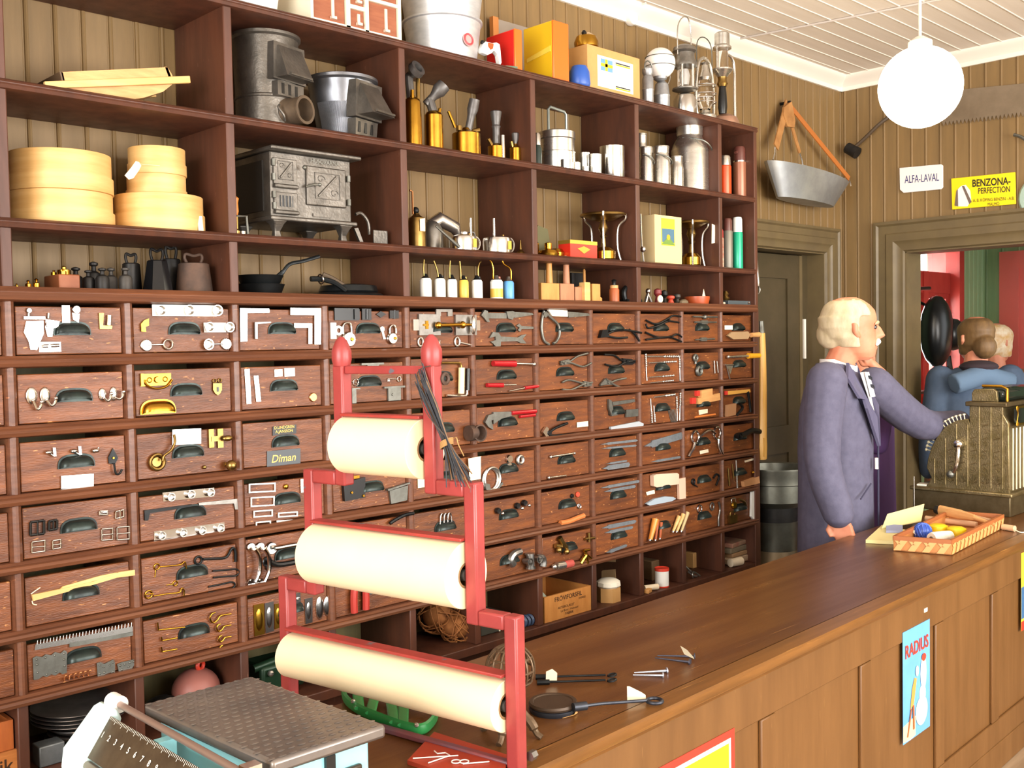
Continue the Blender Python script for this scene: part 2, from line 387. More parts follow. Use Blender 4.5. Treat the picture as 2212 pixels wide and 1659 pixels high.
# pendant globe
G=V((3.124,-.806,2.544)); gm=MB().sph(G,.157,40)
rod=MB().cyl(G+V((0,0,.15)),(G.x,G.y,CZ-.03),.006,n=10); can=MB().lathe([(.05,0),(.05,.02),(.02,.04)],(G.x,G.y,CZ-.042),n=20); nk=MB().lathe([(.045,0),(.045,.03),(.015,.05)],G+V((0,0,.145)),n=20)
thing('pendant_lamp','lit white globe lamp hanging on a thin rod from the ceiling','lamp',[('globe_shade',gm,mat('lit_globe','ffffff',.3,emit='fff4d8',estr=5.5)),('rod',rod,white_p),('canopy',can,white_p),('lamp_neck',nk,white_p)])
pll=bpy.data.lights.new('globe_bulb','POINT'); pll.energy=9; pll.color=(1,.85,.6); pll.shadow_soft_size=.16
po=bpy.data.objects.new('globe_bulb',pll); C.objects.link(po); po.location=G-V((0,0,.33))
# ---------- the wall unit: open shelves above, drawers, cubbies below ----------
CF=.547
XL=-.33
def nosing(mb,x0,x1,z,h,y=0,dp=D,r=.012):
    """board with a rounded, grooved front edge"""
    pr=[(dp-.002,-h/2),(y+.004,-h/2),(y-r*.55,-h*.38),(y-r*.9,-h*.1),(y-r*.55,h*.1),(y-r*.6,h*.18),(y-r*.9,h*.3),(y-r*.3,h*.48),(y+.004,h/2),(dp-.002,h/2)]
    mb.loft([[V((x,a,z+b)) for a,b in pr] for x in (x0,x1)])
XR=COLS[11]+.012
parts=[]
for k in (-2,0,2,4,6,8,10):
    x=COLS[k] if k>=0 else XL
    m=MB(); m.bb((x-.013,.0,RZ[0]+.015),(x+.013,D-.003,SZ[2]-.01)); parts.append(('upright_board',m,wood_case,{'bev':.003}))
m=MB(); m.bb((COLS[11]-.012,-.006,.0),(XR,D-.003,SZ[2]+.012)); m.bb((COLS[11]-.03,-.008,.0),(XR,0.0,RZ[0])); parts.append(('end_panel',m,wood_case,{'bev':.003}))
for z in SZ:
    m=MB(); nosing(m,XL,COLS[11]-.01 if z<2.5 else XR+.004,z,.026); parts.append(('shelf',m,wood_case))
m=MB(); nosing(m,XL,COLS[11]-.005,RZ[0],.036,y=-.006); parts.append(('shelf',m,wood_rail))
for z in RZ[1:]:
    m=MB(); nosing(m,XL,COLS[11]-.005,z,.03); parts.append(('rail',m,wood_rail))
for k in range(11):
    x=COLS[k]; m=MB()
    pr=[(-.015,.012),(-.012,.002),(-.008,.004),(-.002,-.002),(.004,-.002),(.012,.004),(.015,.012),(.011,D-.01),(-.011,D-.01)]
    for r in range(6): m.loft([[V((x+a,b,z)) for a,b in pr] for z in (RZ[r+1]+.012,RZ[r]-.013)])
    parts.append(('stile',m,wood_rail))
for k in range(0,11):
    m=MB(); m.bb((COLS[k]-.013,.005,CF),(COLS[k]+.013,D-.003,RZ[6]-.012)); parts.append(('cubby_divider',m,wood_case,{'bev':.003}))
m=MB(); m.bb((XL,-.004,CF-.03),(COLS[11]-.012,D-.003,CF)); m.bb((XL,.06,.0),(COLS[11]-.012,.08,CF-.03)); parts.append(('cubby_floor',m,wood_case,{'bev':.003}))
m=MB(); m.bb((XL,D-.012,CF),(COLS[11]-.012,D-.003,RZ[0])); parts.append(('back_board',m,olive_in))
# drawers, each with its cup pull
def pull_mb(c,w=.084,h=.03,out=.026):
    m=MB(); vs=[];fs=[]; nu,nv=18,7; pw=lambda t,e: math.copysign(abs(t)**e,t)
    for j in range(nv+1):
        v=PI/2*j/nv
        for i in range(nu+1):
            u=PI*i/nu; vs.append(c+V((w/2*pw(cos(u),.6),-out*sin(v)*pw(sin(u),.75),h*pw(sin(u),.7)*(.28+.72*cos(v))-h*.45)))
    for j in range(nv):
        for i in range(nu): a=j*(nu+1)+i; fs.append((a,a+1,a+nu+2,a+nu+1))
    m.add(vs,fs); b=MB(); b.v=list(m.v); b.f=[tuple(reversed(f)) for f in m.f]
    n=len(m.v); m.add([p+V((0,.003,-.002)) for p in m.v],[tuple(reversed(f)) for f in fs])
    # flange
    fl=[]
    for i in range(19):
        u=PI*i/18; fl.append(c+V(((w/2+.004)*pw(cos(u),.6),0,(h+.004)*pw(sin(u),.7)-h*.45)))
    m.prism(fl,(0,-.003,0))
    return m
DY={}
for k in range(-1,11):
    for r in range(6):
        x0=(COLS[k] if k>=0 else XL+.0)+.016; x1=COLS[k+1]-.016; z0=RZ[r+1]+.0165; z1=RZ[r]-.0165-(.011 if random.random()<.8 else .004)-random.random()*.003
        y=.012-random.random()*.004; DY[(k,r)]=y
        m=MB(); m.bb((x0,y,z0),(x1,y+.016,z1)); m.bb((x0+.004,y+.016,z0),(x0+.014,D-.03,z1-.03)); m.bb((x1-.014,y+.016,z0),(x1-.004,D-.03,z1-.03)); m.bb((x0+.014,y+.016,z0),(x1-.014,D-.03,z0+.008))
        kids=[]
        if not (k==2 and r==5 and 0): kids=[('cup_pull',pull_mb(V(((x0+x1)/2+.004,y,(z0+z1)/2+.002))),pull_m)]
        parts.append(('drawer',m,wood_drawer,{'bev':.002,'kids':kids}))
thing('wall_cabinet','tall dark wooden shop cabinet with rows of drawers below open shelves','cabinet',parts,loc=(1.5,.14,0))
# hidden wall colour inside the open shelves
# ---------- sample hardware shown on the drawer fronts ----------
YF=.0085
ORD=['first','second','third','fourth','fifth','sixth','seventh','eighth','ninth','tenth','last']
ROW=['top','second','third','fourth','fifth','bottom']
def prim(m,p,Y=YF):
    k=p[0]
    def q(x,y,o=0): 
        a=aty(x,y,Y); return a+V((0,-o*mpp(a),0))
    if k in 'wW':
        r,pts=p[1],p[2]; o=p[3] if len(p)>3 else r
        P=[q(x,y,o) for x,y in pts]; s=mpp(P[0])
        if len(P)>2: P=smooth_path(P,k=='W')
        m.tube(P,r*s,8,closed=(k=='W'))
    elif k=='p':
        pts,th=p[1],p[2]; o=p[3] if len(p)>3 else 0
        P=[q(x,y,o) for x,y in pts]; m.prism(P,(0,-th*mpp(P[0]),0))
    elif k=='r':
        x0,y0,x1,y1,th=p[1:6]; o=p[6] if len(p)>6 else 0
        a=q(x0,(y0+y1)/2,o); b=q(x1,(y0+y1)/2,o); c=q((x0+x1)/2,(y0+y1)/2,o); h=(y1-y0)*mpp(c)
        m.box((c.x,c.y-th*mpp(c)/2,c.z),(abs(b.x-a.x),th*mpp(c),h))
    elif k=='d':
        cx,cy,r,th=p[1:5]; o=p[5] if len(p)>5 else 0; sx=p[6] if len(p)>6 else 1
        c=q(cx,cy,o); s=mpp(c); m.lathe([(r*s*.92,0),(r*s,th*s*.4),(r*s*.85,th*s)],c,(0,-1,0),20,sx=sx)
    elif k=='s':
        cx,cy,r,o=p[1:5]; sc=p[5] if len(p)>5 else (1,1,1); c=q(cx,cy,o); m.sph(c,r*mpp(c),16,sc)
    elif k=='o':
        cx,cy,R,r=p[1:5]; sx=p[5] if len(p)>5 else 1; c=q(cx,cy,r); s=mpp(c); m.ring(c,R*s,r*s,(0,-1,0),24,8,sx)
    elif k=='k':
        a,b,r0,r1=p[1:5]; o=p[5] if len(p)>5 else max(r0,r1); a=q(*a,o); b=q(*b,o); s=mpp(a); m.cyl(a,b,r0*s,r1*s,12)
    elif k=='t':
        cx,cy,r,ln=p[1:5]; c=q(cx,cy,0); s=mpp(c); m.lathe([(r*.6*s,0),(r*.75*s,ln*s*.4),(r*s,ln*s),(r*.82*s,ln*s),(r*.6*s,ln*s*.5),(.01*s,ln*s*.45)],c,(0,-1,0),20)
    elif k=='b':
        a=q(p[1],p[2]); v=pull_mb(a,p[3]*mpp(a),p[4]*mpp(a),p[5]*mpp(a)); m.add(v.v,v.f)
def smooth_path(P,closed=False,n=5):
    out=[]; k=len(P); g=lambda i: P[i%k] if closed else P[max(0,min(k-1,i))]
    for i in range(k if closed else k-1):
        a,b,c,d=g(i-1),g(i),g(i+1),g(i+2)
        for j in range(n):
            t=j/n; out.append(.5*((2*b)+(c-a)*t+(2*a-5*b+4*c-d)*t*t+(3*b-a-3*c+d)*t**3))
    if not closed: out.append(P[-1])
    return out
def S(kr,name,look,cat,*parts,group=None,full=None):
    lab=full or '%s on the %s drawer of the %s row'%(look,ORD[kr[0]],ROW[kr[1]])
    L=[]
    for pn,mt,prims in parts:
        m=MB()
        for p in prims: prim(m,p)
        L.append((pn,m,mt))
    if len(L)==1: return one(name,lab,cat,L[0][1],L[0][2],group)
    return thing(name,lab,cat,L,group)
def S1(kr,name,look,cat,mt,*prims,group=None): return S(kr,name,look,cat,(name,mt,prims),group=group)
# top row
c=chrome; nk=nickel
S((0,0),'rod_bracket','large bright bracket with pointed foot','bracket',('bracket_body',nk,[('p',[(67,694),(92,693),(93,720),(86,736),(78,756),(64,755),(60,737),(50,718),(55,694)],5),('r',49,684,95,690,8)]),('clamp_screw',steel,[('k',(61,684),(61,672),3,3),('d',61,671,6,4,3)]))
S((0,0),'rod_bracket','smaller bright bracket beside the cup pull','bracket',('bracket_body',nk,[('p',[(97,690),(127,694),(124,706),(114,709),(111,727),(101,727),(96,708)],5),('d',103,701,7,9)]),('clamp_screw',steel,[('k',(103,688),(104,676),3,2.5)]))
S((0,0),'sash_latch','bright catch with round knob','latch',('base_plate',nk,[('r',133,660,150,697,3)]),('thumb_knob',nk,[('d',162,669,9,8,2),('p',[(154,676),(170,678),(168,697),(156,690)],5)]))
S1((0,0),'barrel_bolt','small bright barrel bolt low on the left','bolt',nk,('r',84,739,131,760,2),('k',(90,748),(126,746),4,4),('d',104,748,4,8))
S((0,0),'roller_catch','bright catch with upright roller at the right','catch',('catch_plate',oldbrass,[('p',[(212,676),(223,676),(221,703),(241,704),(240,711),(214,711)],4)]),('roller',nk,[('k',(233,703),(234,681),5.5,5.5,6)]))
S((1,0),'cup_hook_rail','long white rail with three round cups','hook rail',('rail_plate',white_e,[('r',330,659,468,683,3)]),('cup',nk,[('t',342,671,12,16)]),('cup',nk,[('t',403,671,12,16)]),('cup',nk,[('t',463,671,12,16)]))
S((1,0),'cup_hook_rail','short white rail with two round cups','hook rail',('rail_plate',white_e,[('r',440,697,487,718,3)]),('cup',nk,[('t',447,707,11,14)]),('cup',nk,[('t',490,707,11,14)]))
S1((1,0),'brass_bracket','small brass rod bracket at the left edge','bracket',brass,('p',[(303,700),(310,692),(320,688),(320,703),(313,706),(314,717),(304,716)],4))
S((1,0),'rod_holder','bright rod holder with end disc, bottom left','rod holder',('end_disc',nk,[('d',316,746,13,3)]),('arm',nk,[('k',(318,745),(354,744),2,2)]),('ring_end',nk,[('o',362,744,10,2.6)]))
S((1,0),'rod_holder','bright rod holder with cup, bottom right','rod holder',('end_disc',nk,[('d',488,743,13,3)]),('arm',nk,[('k',(455,744),(486,742),2,2)]),('cup',nk,[('t',447,744,12,9)]))
S1((2,0),'corner_bracket','largest bright corner bracket, on the left,','bracket',nk,('p',[(517,666),(580,667),(581,675),(533,676),(533,737),(518,738)],3))
S1((2,0),'corner_bracket','thin small corner bracket next to the pull','bracket',steel,('p',[(548,696),(583,695),(583,698),(554,700),(554,732),(549,732)],5))
S1((2,0),'corner_bracket','large dull corner bracket at the right edge','bracket',alu,('p',[(626,665),(692,666),(692,744),(678,744),(678,681),(626,680)],3))
S1((2,0),'corner_bracket','smaller dull corner bracket inside the large one','bracket',alu,('p',[(634,698),(673,699),(673,743),(665,743),(665,708),(634,708)],3))
S1((3,0),'door_hasp','wide black hasp','hasp',black_p,('r',721,666,774,692,4),('r',762,668,773,690,7))
S1((3,0),'door_hasp','narrow black hinge with pale glint','hinge',black_p,('r',780,667,800,691,4),('k',(790,668),(790,690),3,3,5))
S1((3,0),'escutcheon','diamond shaped black keyhole plate','plate',black_p,('p',[(811,679),(821,672),(832,679),(821,686)],3))
S1((3,0),'butt_hinge','small square black hinge in the corner','hinge',black_p,('r',840,671,859,688,4),('k',(850,670),(850,689),2,2,4))
S1((3,0),'hasp_plate','white hasp plate with eye','hasp',white_e,('r',713,697,725,732,3),('o',730,714,8,3))
def padlock(lk,cx,cy,r,sh):
    S((3,0),'padlock',lk,'padlock',('lock_body',nk,[('d',cx,cy,r,9)]),('shackle',nk,[('w',2.6,sh,4)]),('keyhole_plate',brass,[('d',cx+4,cy,r*.25,3,9)]))
padlock('larger round bright padlock',751,733,17,[(739,722),(739,704),(746,698),(755,701),(757,720)])
padlock('smaller round bright padlock',844,731,13,[(839,720),(840,708),(846,703),(852,708),(853,720)])
S1((3,0),'flat_key','small flat key beside the smaller padlock','key',nk,('d',825,711,7,2),('p',[(823,716),(828,716),(832,732),(827,733)],2))
S((4,0),'rim_lock','rim lock with left steel plate and bolt','lock',('lock_plate',steel,[('r',902,679,948,724,6)]),('bolt',nk,[('r',890,690,903,714,5)]),('keyhole_plate',brass,[('r',915,693,920,711,3,6),('r',910,700,921,704,3,6)]),('lever_handle',brass,[('s',938,703,8,14),('k',(940,703),(985,702),4,4,16)]))
S((4,0),'rim_lock','right rim lock with oval knob','lock',('lock_plate',steel,[('r',981,680,1026,724,6)]),('bolt',nk,[('r',1026,692,1034,714,5)]),('oval_knob',nk,[('s',1011,703,20,16,(.3,.4,1))]),('handle_end',brass,[('s',990,702,8,14),('k',(994,702),(1006,702),4,3,16)]))
S1((4,0),'strike_plate','steel strike plate above the brass handle','plate',steel,('p',[(940,668),(975,668),(975,683),(965,683),(965,674),(950,674),(950,683),(940,683)],4))
S1((4,0),'long_key','left steel key below the lock','key',alu,('o',907,739,9,2.4,.75),('k',(914,739),(949,737),2,2),('r',942,738,949,749,3))
S1((4,0),'long_key','right steel key below the lock','key',alu,('o',986,738,9,2.4,.75),('k',(993,740),(1024,747),2,2),('p',[(1016,746),(1023,748),(1021,756),(1015,754)],3))
S((5,0),'monkey_wrench','long dark adjustable wrench along the top','wrench',('jaw_end',graymetal,[('p',[(1036,681),(1043,670),(1050,672),(1051,685),(1054,696),(1048,695),(1043,688)],6)]),('sliding_jaw',graymetal,[('p',[(1090,673),(1104,672),(1112,676),(1103,691),(1094,688)],6)]),('handle',graymetal,[('r',1050,676,1092,688,4),('p',[(1108,674),(1147,676),(1150,680),(1108,687)],4)]))
S1((5,0),'open_spanner','large double ended grey spanner','wrench',graymetal,('p',[(1054,730),(1062,717),(1074,719),(1079,727),(1116,729),(1124,724),(1134,722),(1126,732),(1134,742),(1121,741),(1114,737),(1079,738),(1078,751),(1069,750),(1062,742),(1056,738),(1068,735),(1067,727)],5))
S1((5,0),'open_spanner','small grey spanner right of the pull','wrench',graymetal,('p',[(1113,704),(1119,699),(1124,704),(1150,706),(1150,711),(1124,711),(1121,717),(1116,713),(1120,708)],4))
S1((6,0),'caliper','curved steel calipers','calipers',graymetal,('w',3,[(1173,672),(1169,690),(1168,712),(1173,735),(1184,744)],3),('w',3,[(1174,674),(1186,686),(1202,702),(1205,722),(1198,738),(1191,742)],5),('d',1174,680,7,7))
S((6,0),'flat_file','grey blade with a white paper end','tool',('blade',graymetal,[('p',[(1221,673),(1268,677),(1272,682),(1226,686)],4)]),('paper_sleeve',paper,[('p',[(1181,669),(1222,671),(1223,684),(1190,683)],5)]))
S1((7,0),'hand_vice','dark hand vice lying across','vice',iron,('p',[(1291,730),(1296,713),(1306,712),(1311,728)],8),('w',2.5,[(1308,722),(1320,716),(1345,713),(1381,719)],6),('w',2.5,[(1308,726),(1330,730),(1352,729)],4),('w',2.5,[(1356,712),(1368,722),(1378,737)],4),('p',[(1322,706),(1340,703),(1346,710),(1322,713)],5))
def pincer(kr,look,a,b,piv,h,mt=iron,r=2.2):
    S1(kr,'pincers',look,'pliers',mt,('w',r,a,3),('w',r,b,5),('d',piv[0],piv[1],3.6,8),*([('p',h,5)] if h else []))
pincer((8,0),'upper dark pincers',[(1393,692),(1415,700),(1438,690),(1452,682),(1468,684)],[(1391,700),(1397,709),(1420,703),(1440,694),(1462,697)],(1440,692),None)
pincer((8,0),'lower dark pincers',[(1392,718),(1420,729),(1445,728),(1460,722),(1470,728)],[(1391,734),(1412,731),(1440,728),(1456,733),(1468,738)],(1446,728),None)
S1((9,0),'tap_wrench','tap wrench with round middle','wrench',graymetal,('k',(1494,684),(1546,685),2,2,4),('s',1519,685,5,4))
S1((9,0),'tap_wrench','plain tap wrench above the pull','wrench',graymetal,('k',(1498,696),(1545,696),2,1.6,3),('r',1513,692,1526,700,4))
S1((9,0),'tap_wrench','tap wrench along the lower edge','wrench',graymetal,('k',(1500,734),(1541,732),1.8,1.8,3),('r',1512,729,1524,737,4))
S1((10,0),'paper_tag','small white label','tag',paper,('r',1565,703,1582,712,1))
S((10,0),'rasp','wooden rasp with pale grip','rasp',('rasp_body',mat('pale_wood_grey','a88a66',.6),[('p',[(1568,725),(1578,717),(1612,716),(1617,723),(1612,732),(1580,733)],5)]),('grip',beech,[('k',(1617,724),(1634,723),5,6)]))
# second row
def coathook(lk,cx,cy,rx,ry,hx,hy):
    S((0,1),'coat_hook',lk,'hook',('back_plate',nk,[('s',cx,cy,ry,0,(rx/ry*1.4,.25,1))]),('hook_arm',nk,[('w',3,[(cx,cy+ry*.5),((cx+hx)/2,hy+16),(hx-1,hy+10),(hx,hy)],9),('s',hx,hy,4,12)]))
coathook('leftmost large white coat hook',68,855,9,19,86,868); coathook('second large white coat hook from the left',97,854,8,18,117,860)
coathook('small white coat hook near the pull',221,852,6,14,236,850); coathook('rightmost small white coat hook',245,851,6,16,262,846)
S((1,1),'drawer_pull','ornate brass plate with hanging bail','handle',('back_plate',brass,[('r',303,807,369,833,2),('r',303,807,309,833,4),('d',338,820,7,5,2),('o',322,821,5,1.6),('o',356,819,5,1.6)]),('bail',brass,[('w',2.2,[(312,820),(314,830),(328,838),(345,839),(360,833),(370,820)],5)]))
S1((1,1),'brass_cup_pull','plain brass cup handle','handle',brass,('b',341,881,74,28,22))
S((1,1),'escutcheon','crowned brass keyhole plate','plate',('shield',oldbrass,[('p',[(459,828),(478,828),(478,842),(474,850),(469,854),(463,849),(459,842)],3)]),('scroll_top',oldbrass,[('o',463,823,4,1.4),('o',474,822,4,1.4)]),('keyhole',black_p,[('r',467,836,471,846,1,3)]))
S1((2,1),'flat_strap','longer grey strap with screw holes','strap',alu,('p',[(527,798),(538,797),(542,872),(532,873)],2),*[('d',x,y,1.6,1,2) for x,y in ((535,806),(536,848),(537,865))])
S1((2,1),'flat_strap','shorter grey strap with screw holes','strap',alu,('p',[(547,812),(557,811),(563,867),(553,868)],2),*[('d',x,y,1.6,1,2) for x,y in ((553,816),(553,831),(557,847),(557,862))])
S1((2,1),'square_plate','smaller grey square plate','plate',alu,('r',592,798,609,813,2)); S1((2,1),'square_plate','larger white square plate','plate',white_e,('r',614,795,636,813,2))
S1((2,1),'escutcheon','oval copper keyhole plate','plate',mat('copper','d08a5a',.3,1),('d',676,858,10,3,0,.95))
S1((3,1),'box_lock','dull cupboard lock at the top','lock',graymetal,('r',778,784,826,788,6),('r',791,788,816,799,5))
S1((3,1),'box_lock','dull cupboard lock under the key','lock',graymetal,('r',827,834,872,838,6),('r',836,838,863,865,5),('d',845,852,3,2,5))
S1((3,1),'box_lock','narrow lock half behind the red post','lock',graymetal,('r',757,838,775,841,6),('r',758,841,767,871,5))
S1((3,1),'ring_key','round wire key ring left of the pull','ring',nk,('o',768,826,7,1.3),('w',1.2,[(758,824),(775,829)],2))
S1((3,1),'small_key','small key right of the pull','key',nk,('o',861,819,5,1.5),('k',(836,818),(857,819),1.6,1.6),('r',836,818,841,824,2))
S((4,1),'hand_crank','crank with cream handle','crank',('crank_rod',oldbrass,[('w',3,[(950,784),(975,784),(990,785),(993,794)],5)]),('grip',mat('cream_grip','f2e3ae',.35),[('k',(992,794),(991,850),7,7,8)]))
S((4,1),'hand_crank','crank with black handle','crank',('crank_rod',nk,[('w',3,[(962,854),(985,855),(1003,854),(1005,843)],5)]),('grip',black_p,[('k',(1005,843),(1006,796),5,5,8)]))
S1((4,1),'round_tag','round paper price tag','tag',tagp,('d',1016,818,12,1))
def driver(kr,look,h0,h1,rh,s1,rs,tip=0,mt=redlac,sm=nickel,nm='screwdriver'):
    S(kr,nm,look,nm.replace('_',' '),('handle',mt,[('k',h0,h1,rh*.85,rh,rh)]),('blade',sm,[('k',h1,s1,rs*1.3,rs,rh)]+([('s',s1[0],s1[1],tip,rh)] if tip else [])))
driver((5,1),'largest red handled screwdriver',(1060,785),(1107,786),7.5,(1148,787),2.5,5); driver((5,1),'small red handled screwdriver',(1048,832),(1082,832),5.5,(1111,831),1.5)
driver((5,1),'slanted red handled screwdriver',(1160,834),(1131,838),4,(1097,845),1.5)
pincer((6,1),'upper grey pliers',[(1208,786),(1228,781),(1245,770),(1268,763)],[(1210,782),(1230,784),(1255,792),(1274,784)],(1216,784),[(1208,780),(1226,776),(1230,786),(1210,789)],graymetal)
pincer((6,1),'lower grey pliers',[(1212,826),(1228,821),(1258,828),(1276,830)],[(1211,841),(1230,842),(1255,831),(1276,826)],(1264,829),[(1258,823),(1276,826),(1275,833),(1259,836)],graymetal)
pincer((7,1),'upper dark pliers',[(1303,766),(1325,768),(1340,778),(1366,784)],[(1303,787),(1328,792),(1345,784),(1368,779)],(1350,781),[(1342,774),(1362,776),(1370,783),(1362,788),(1344,788)],iron)
pincer((7,1),'lower dark pliers',[(1350,817),(1330,821),(1312,828),(1294,832)],[(1350,837),(1335,836),(1318,828),(1305,818)],(1310,826),[(1293,831),(1304,818),(1318,823),(1322,831)],graymetal)
def bits(kr,look,rods):
    for i,(lk,a,b,r) in enumerate(rods):
        n=7; P=[(a[0]+(b[0]-a[0])*t/n,a[1]+(b[1]-a[1])*t/n) for t in range(n+1)]
        S1(kr,'drill_bit',lk,'drill bit',alu,('k',a,P[4],r*.7,r*.7),*[('s',P[4+j*.5+.25 if 0 else 4+j][0],P[4+j][1],r*1.3,r) for j in range(4)],*[('s',(P[4+j][0]+P[min(7,5+j)][0])/2,(P[4+j][1]+P[min(7,5+j)][1])/2,r*1.1,r) for j in range(3)])
bits((8,1),'',[('topmost bright twisted drill bit',(1396,770),(1462,770),2.6),('second bright drill bit from the top',(1400,784),(1458,781),2),('bright drill bit just below the pull',(1402,815),(1453,811),2),('lowest bright drill bit',(1404,827),(1452,822),1.8),('upright drill bit at the left edge',(1396,822),(1393,766),2.2),('upright grey drill bit at the right edge',(1468,822),(1466,770),2)])
S1((9,1),'lathe_carrier','upper small iron clamp','clamp',graymetal,('o',1500,773,6,3),('k',(1500,781),(1500,786),3,3)); S1((9,1),'lathe_carrier','lower iron clamp','clamp',graymetal,('o',1507,801,8,4),('k',(1514,796),(1522,790),3,2))
S1((9,1),'steel_pin','left thin steel pin','pin',nickel,('k',(1541,779),(1543,806),1.6,1.6)); S1((9,1),'steel_pin','right thin steel pin','pin',alu,('k',(1547,780),(1550,805),1.6,1.6))
driver((10,1),'yellow handled hand drill',(1639,768),(1611,769),6,(1568,771),2.2,4,mat('yellow_lacquer','e0a020',.3),alu,'hand_drill')
S1((10,1),'try_square','thin steel square','square',alu,('k',(1566,788),(1583,788),1.5,1.5),('k',(1568,790),(1575,818),1.6,1.6),('p',[(1570,790),(1583,790),(1577,808)],1))
# third row
def knobs(lk,x,y):
    S((0,2),'turn_button',lk,'knob',('knob_plate',nickel,[('p',[(x+10,y-10),(x+16,y-10),(x+18,y+8),(x+12,y+9)],3)]),('knob_head',nickel,[('s',x,y,6,5,(1.3,1,.8)),('k',(x+2,y+2),(x+12,y+8),3,2)]))
knobs('leftmost bright turn knob',103,977); knobs('middle bright turn knob above the pull',158,974)
S1((0,2),'turn_button','smallest bright knob','knob',nickel,('s',205,973,7,4,(1.2,1,.8)),('k',(207,972),(213,966),1.5,1))
S((0,2),'wall_hook','dark iron diamond hook','hook',('back_plate',iron,[('p',[(243,968),(254,989),(247,1003),(234,1001),(233,988)],3)]),('hook_arm',iron,[('w',2.4,[(243,1000),(247,1022),(255,1022),(260,1013)],8)]),('rivet',brass,[('d',243,989,2.5,3,3)]))
def frame(kr,nm,look,x0,y0,x1,y1,w,mt,sl,card_=None,th=3):
    # slanted label frame: the right end rises by sl px
    O=[(x0,y0+sl),(x1,y0),(x1,y1),(x0,y1+sl)]; I=[(x0+w,y0+sl*.9+w),(x1-w,y0+sl*.1+w),(x1-w,y1-w+sl*.1),(x0+w,y1+sl*.9-w)]
    bars=[('p',[O[i],O[(i+1)%4],I[(i+1)%4],I[i]],th) for i in range(4)]
    if card_: S(kr,nm,look,'label holder',('frame',mt,bars),('card_insert',card_,[('p',I,1)]))
    else: S1(kr,nm,look,'label holder',mt,*bars)
frame((0,2),'label_holder','bright label holder with cream card',131,1023,201,1051,5,nickel,5,cream)
frame((1,2),'label_holder','bright label holder with white card',371,925,433,958,5,nickel,3,paper)
S((1,2),'lift_hook','brass ring hook with raised lever','hook',('ring_plate',oldbrass,[('o',338,998,16,4),('d',338,998,12,2)]),('lever',oldbrass,[('w',3,[(346,995),(349,984),(364,972),(372,955),(370,938)],12)]))
S((1,2),'cupboard_catch','brass cupboard turn catch','catch',('catch_plate',oldbrass,[('r',450,927,461,967,3),('r',469,926,481,967,3),('r',455,942,475,953,4)]),('turn_knob',oldbrass,[('s',486,946,6.5,12,(1.9,1,1))]))
S((1,2),'knob_fitting','round brass knob in the corner','knob',('knob_head',oldbrass,[('s',491,1004,12,18)]),('knob_neck',oldbrass,[('k',(480,1002),(489,1003),5,5,8)]))
S1((1,2),'screw_boss','small brass screw button at the middle','screw',oldbrass,('s',441,1009,4.5,2))
def nameplate(look,x0,y0,x1,y1,sl,mt,lines):
    m=MB(); prim(m,('p',[(x0,y0+sl),(x1,y0),(x1,y1),(x0,y1+sl)],2)); t=MB()
    for txt,px,py,h,sh,sx in lines:
        o=aty(px,py,YF-.003); t.text(txt,o,(1,0,0),(0,0,1),h*mpp(o),.0006,shear=sh,font_sx=sx,bold=.012)
    return thing('name_plate',look+' on the third drawer of the third row','name plate',[('plate',m,mt),('lettering',t,mat('gold_letter','e2bf62',.4))])
slate=mat('slate_plastic','454a4e',.35)
nameplate('small black name plate with two gold lines',588,917,639,936,5,mat('black_plate','1e1c1a',.35),[('D.LINDGREN',614,923,9,0,.95),('A.JANSSON',614,931.5,9,0,.95)])
nameplate('large slate plate lettered in gold script',576,968,648,1005,7,slate,[('Diman',612,990,23,.25,1.0)])
S1((4,2),'pipe_coupling','rusty threaded pipe coupling','pipe fitting',rust,('k',(1000,935),(1012,934),17,17,17)); 
S((4,2),'pipe_collar','brown open pipe collar','pipe fitting',('collar',rust,[('t',1018,934,19,30)]))
S((5,2),'pipe_wrench','pipe wrench with two red handles','wrench',('jaw',graymetal,[('p',[(1043,912),(1050,897),(1062,893),(1064,905),(1056,908),(1060,922),(1060,928),(1050,922)],8),('p',[(1062,890),(1102,889),(1102,898),(1080,904),(1062,916)],6)]),('handle',redlac,[('k',(1101,892),(1153,888),4.5,4.5,6)]),('handle',redlac,[('k',(1119,900),(1152,896),3.5,3.5,5)]))
S((6,2),'end_nippers','iron nippers with bright jaws','pliers',('jaws',nickel,[('p',[(1168,933),(1176,921),(1181,926),(1178,936),(1182,944),(1177,946)],7)]),('handles',iron,[('w',3,[(1180,937),(1195,925),(1222,914)],5),('w',3,[(1180,936),(1192,941),(1240,938)],5),('d',1182,935,6,9)]))
S1((6,2),'paper_tag','white paper tag','tag',cream,('r',1246,911,1270,922,1))
S1((7,2),'combination_square','grey combination square','square',graymetal,('p',[(1312,862),(1318,866),(1322,890),(1332,896),(1318,899),(1312,882)],5),('p',[(1320,868),(1368,862),(1369,868),(1322,876)],4),('r',1350,884,1376,900,4))
S1((7,2),'whetstone','pale grey whetstone bar','whetstone',mat('whetstone','a3a8ad',.7),('p',[(1315,922),(1376,910),(1386,915),(1385,922),(1323,931),(1316,928)],6))
bits((8,2),'',[('slanting twist bit along the top',(1412,858),(1455,852),2.4),('first upright twist bit from the left',(1404,861),(1407,912),2),('second upright twist bit from the left',(1411,876),(1413,910),2),('second upright twist bit from the right',(1462,909),(1460,858),2),('tallest upright twist bit at the right',(1467,908),(1468,850),2)])
S1((8,2),'drill_gauge','fan of thin grey drills','drill bit',graymetal,*[('k',(1442+i*3,884),(1449+i*2.2,911),.9,.7) for i in range(6)])
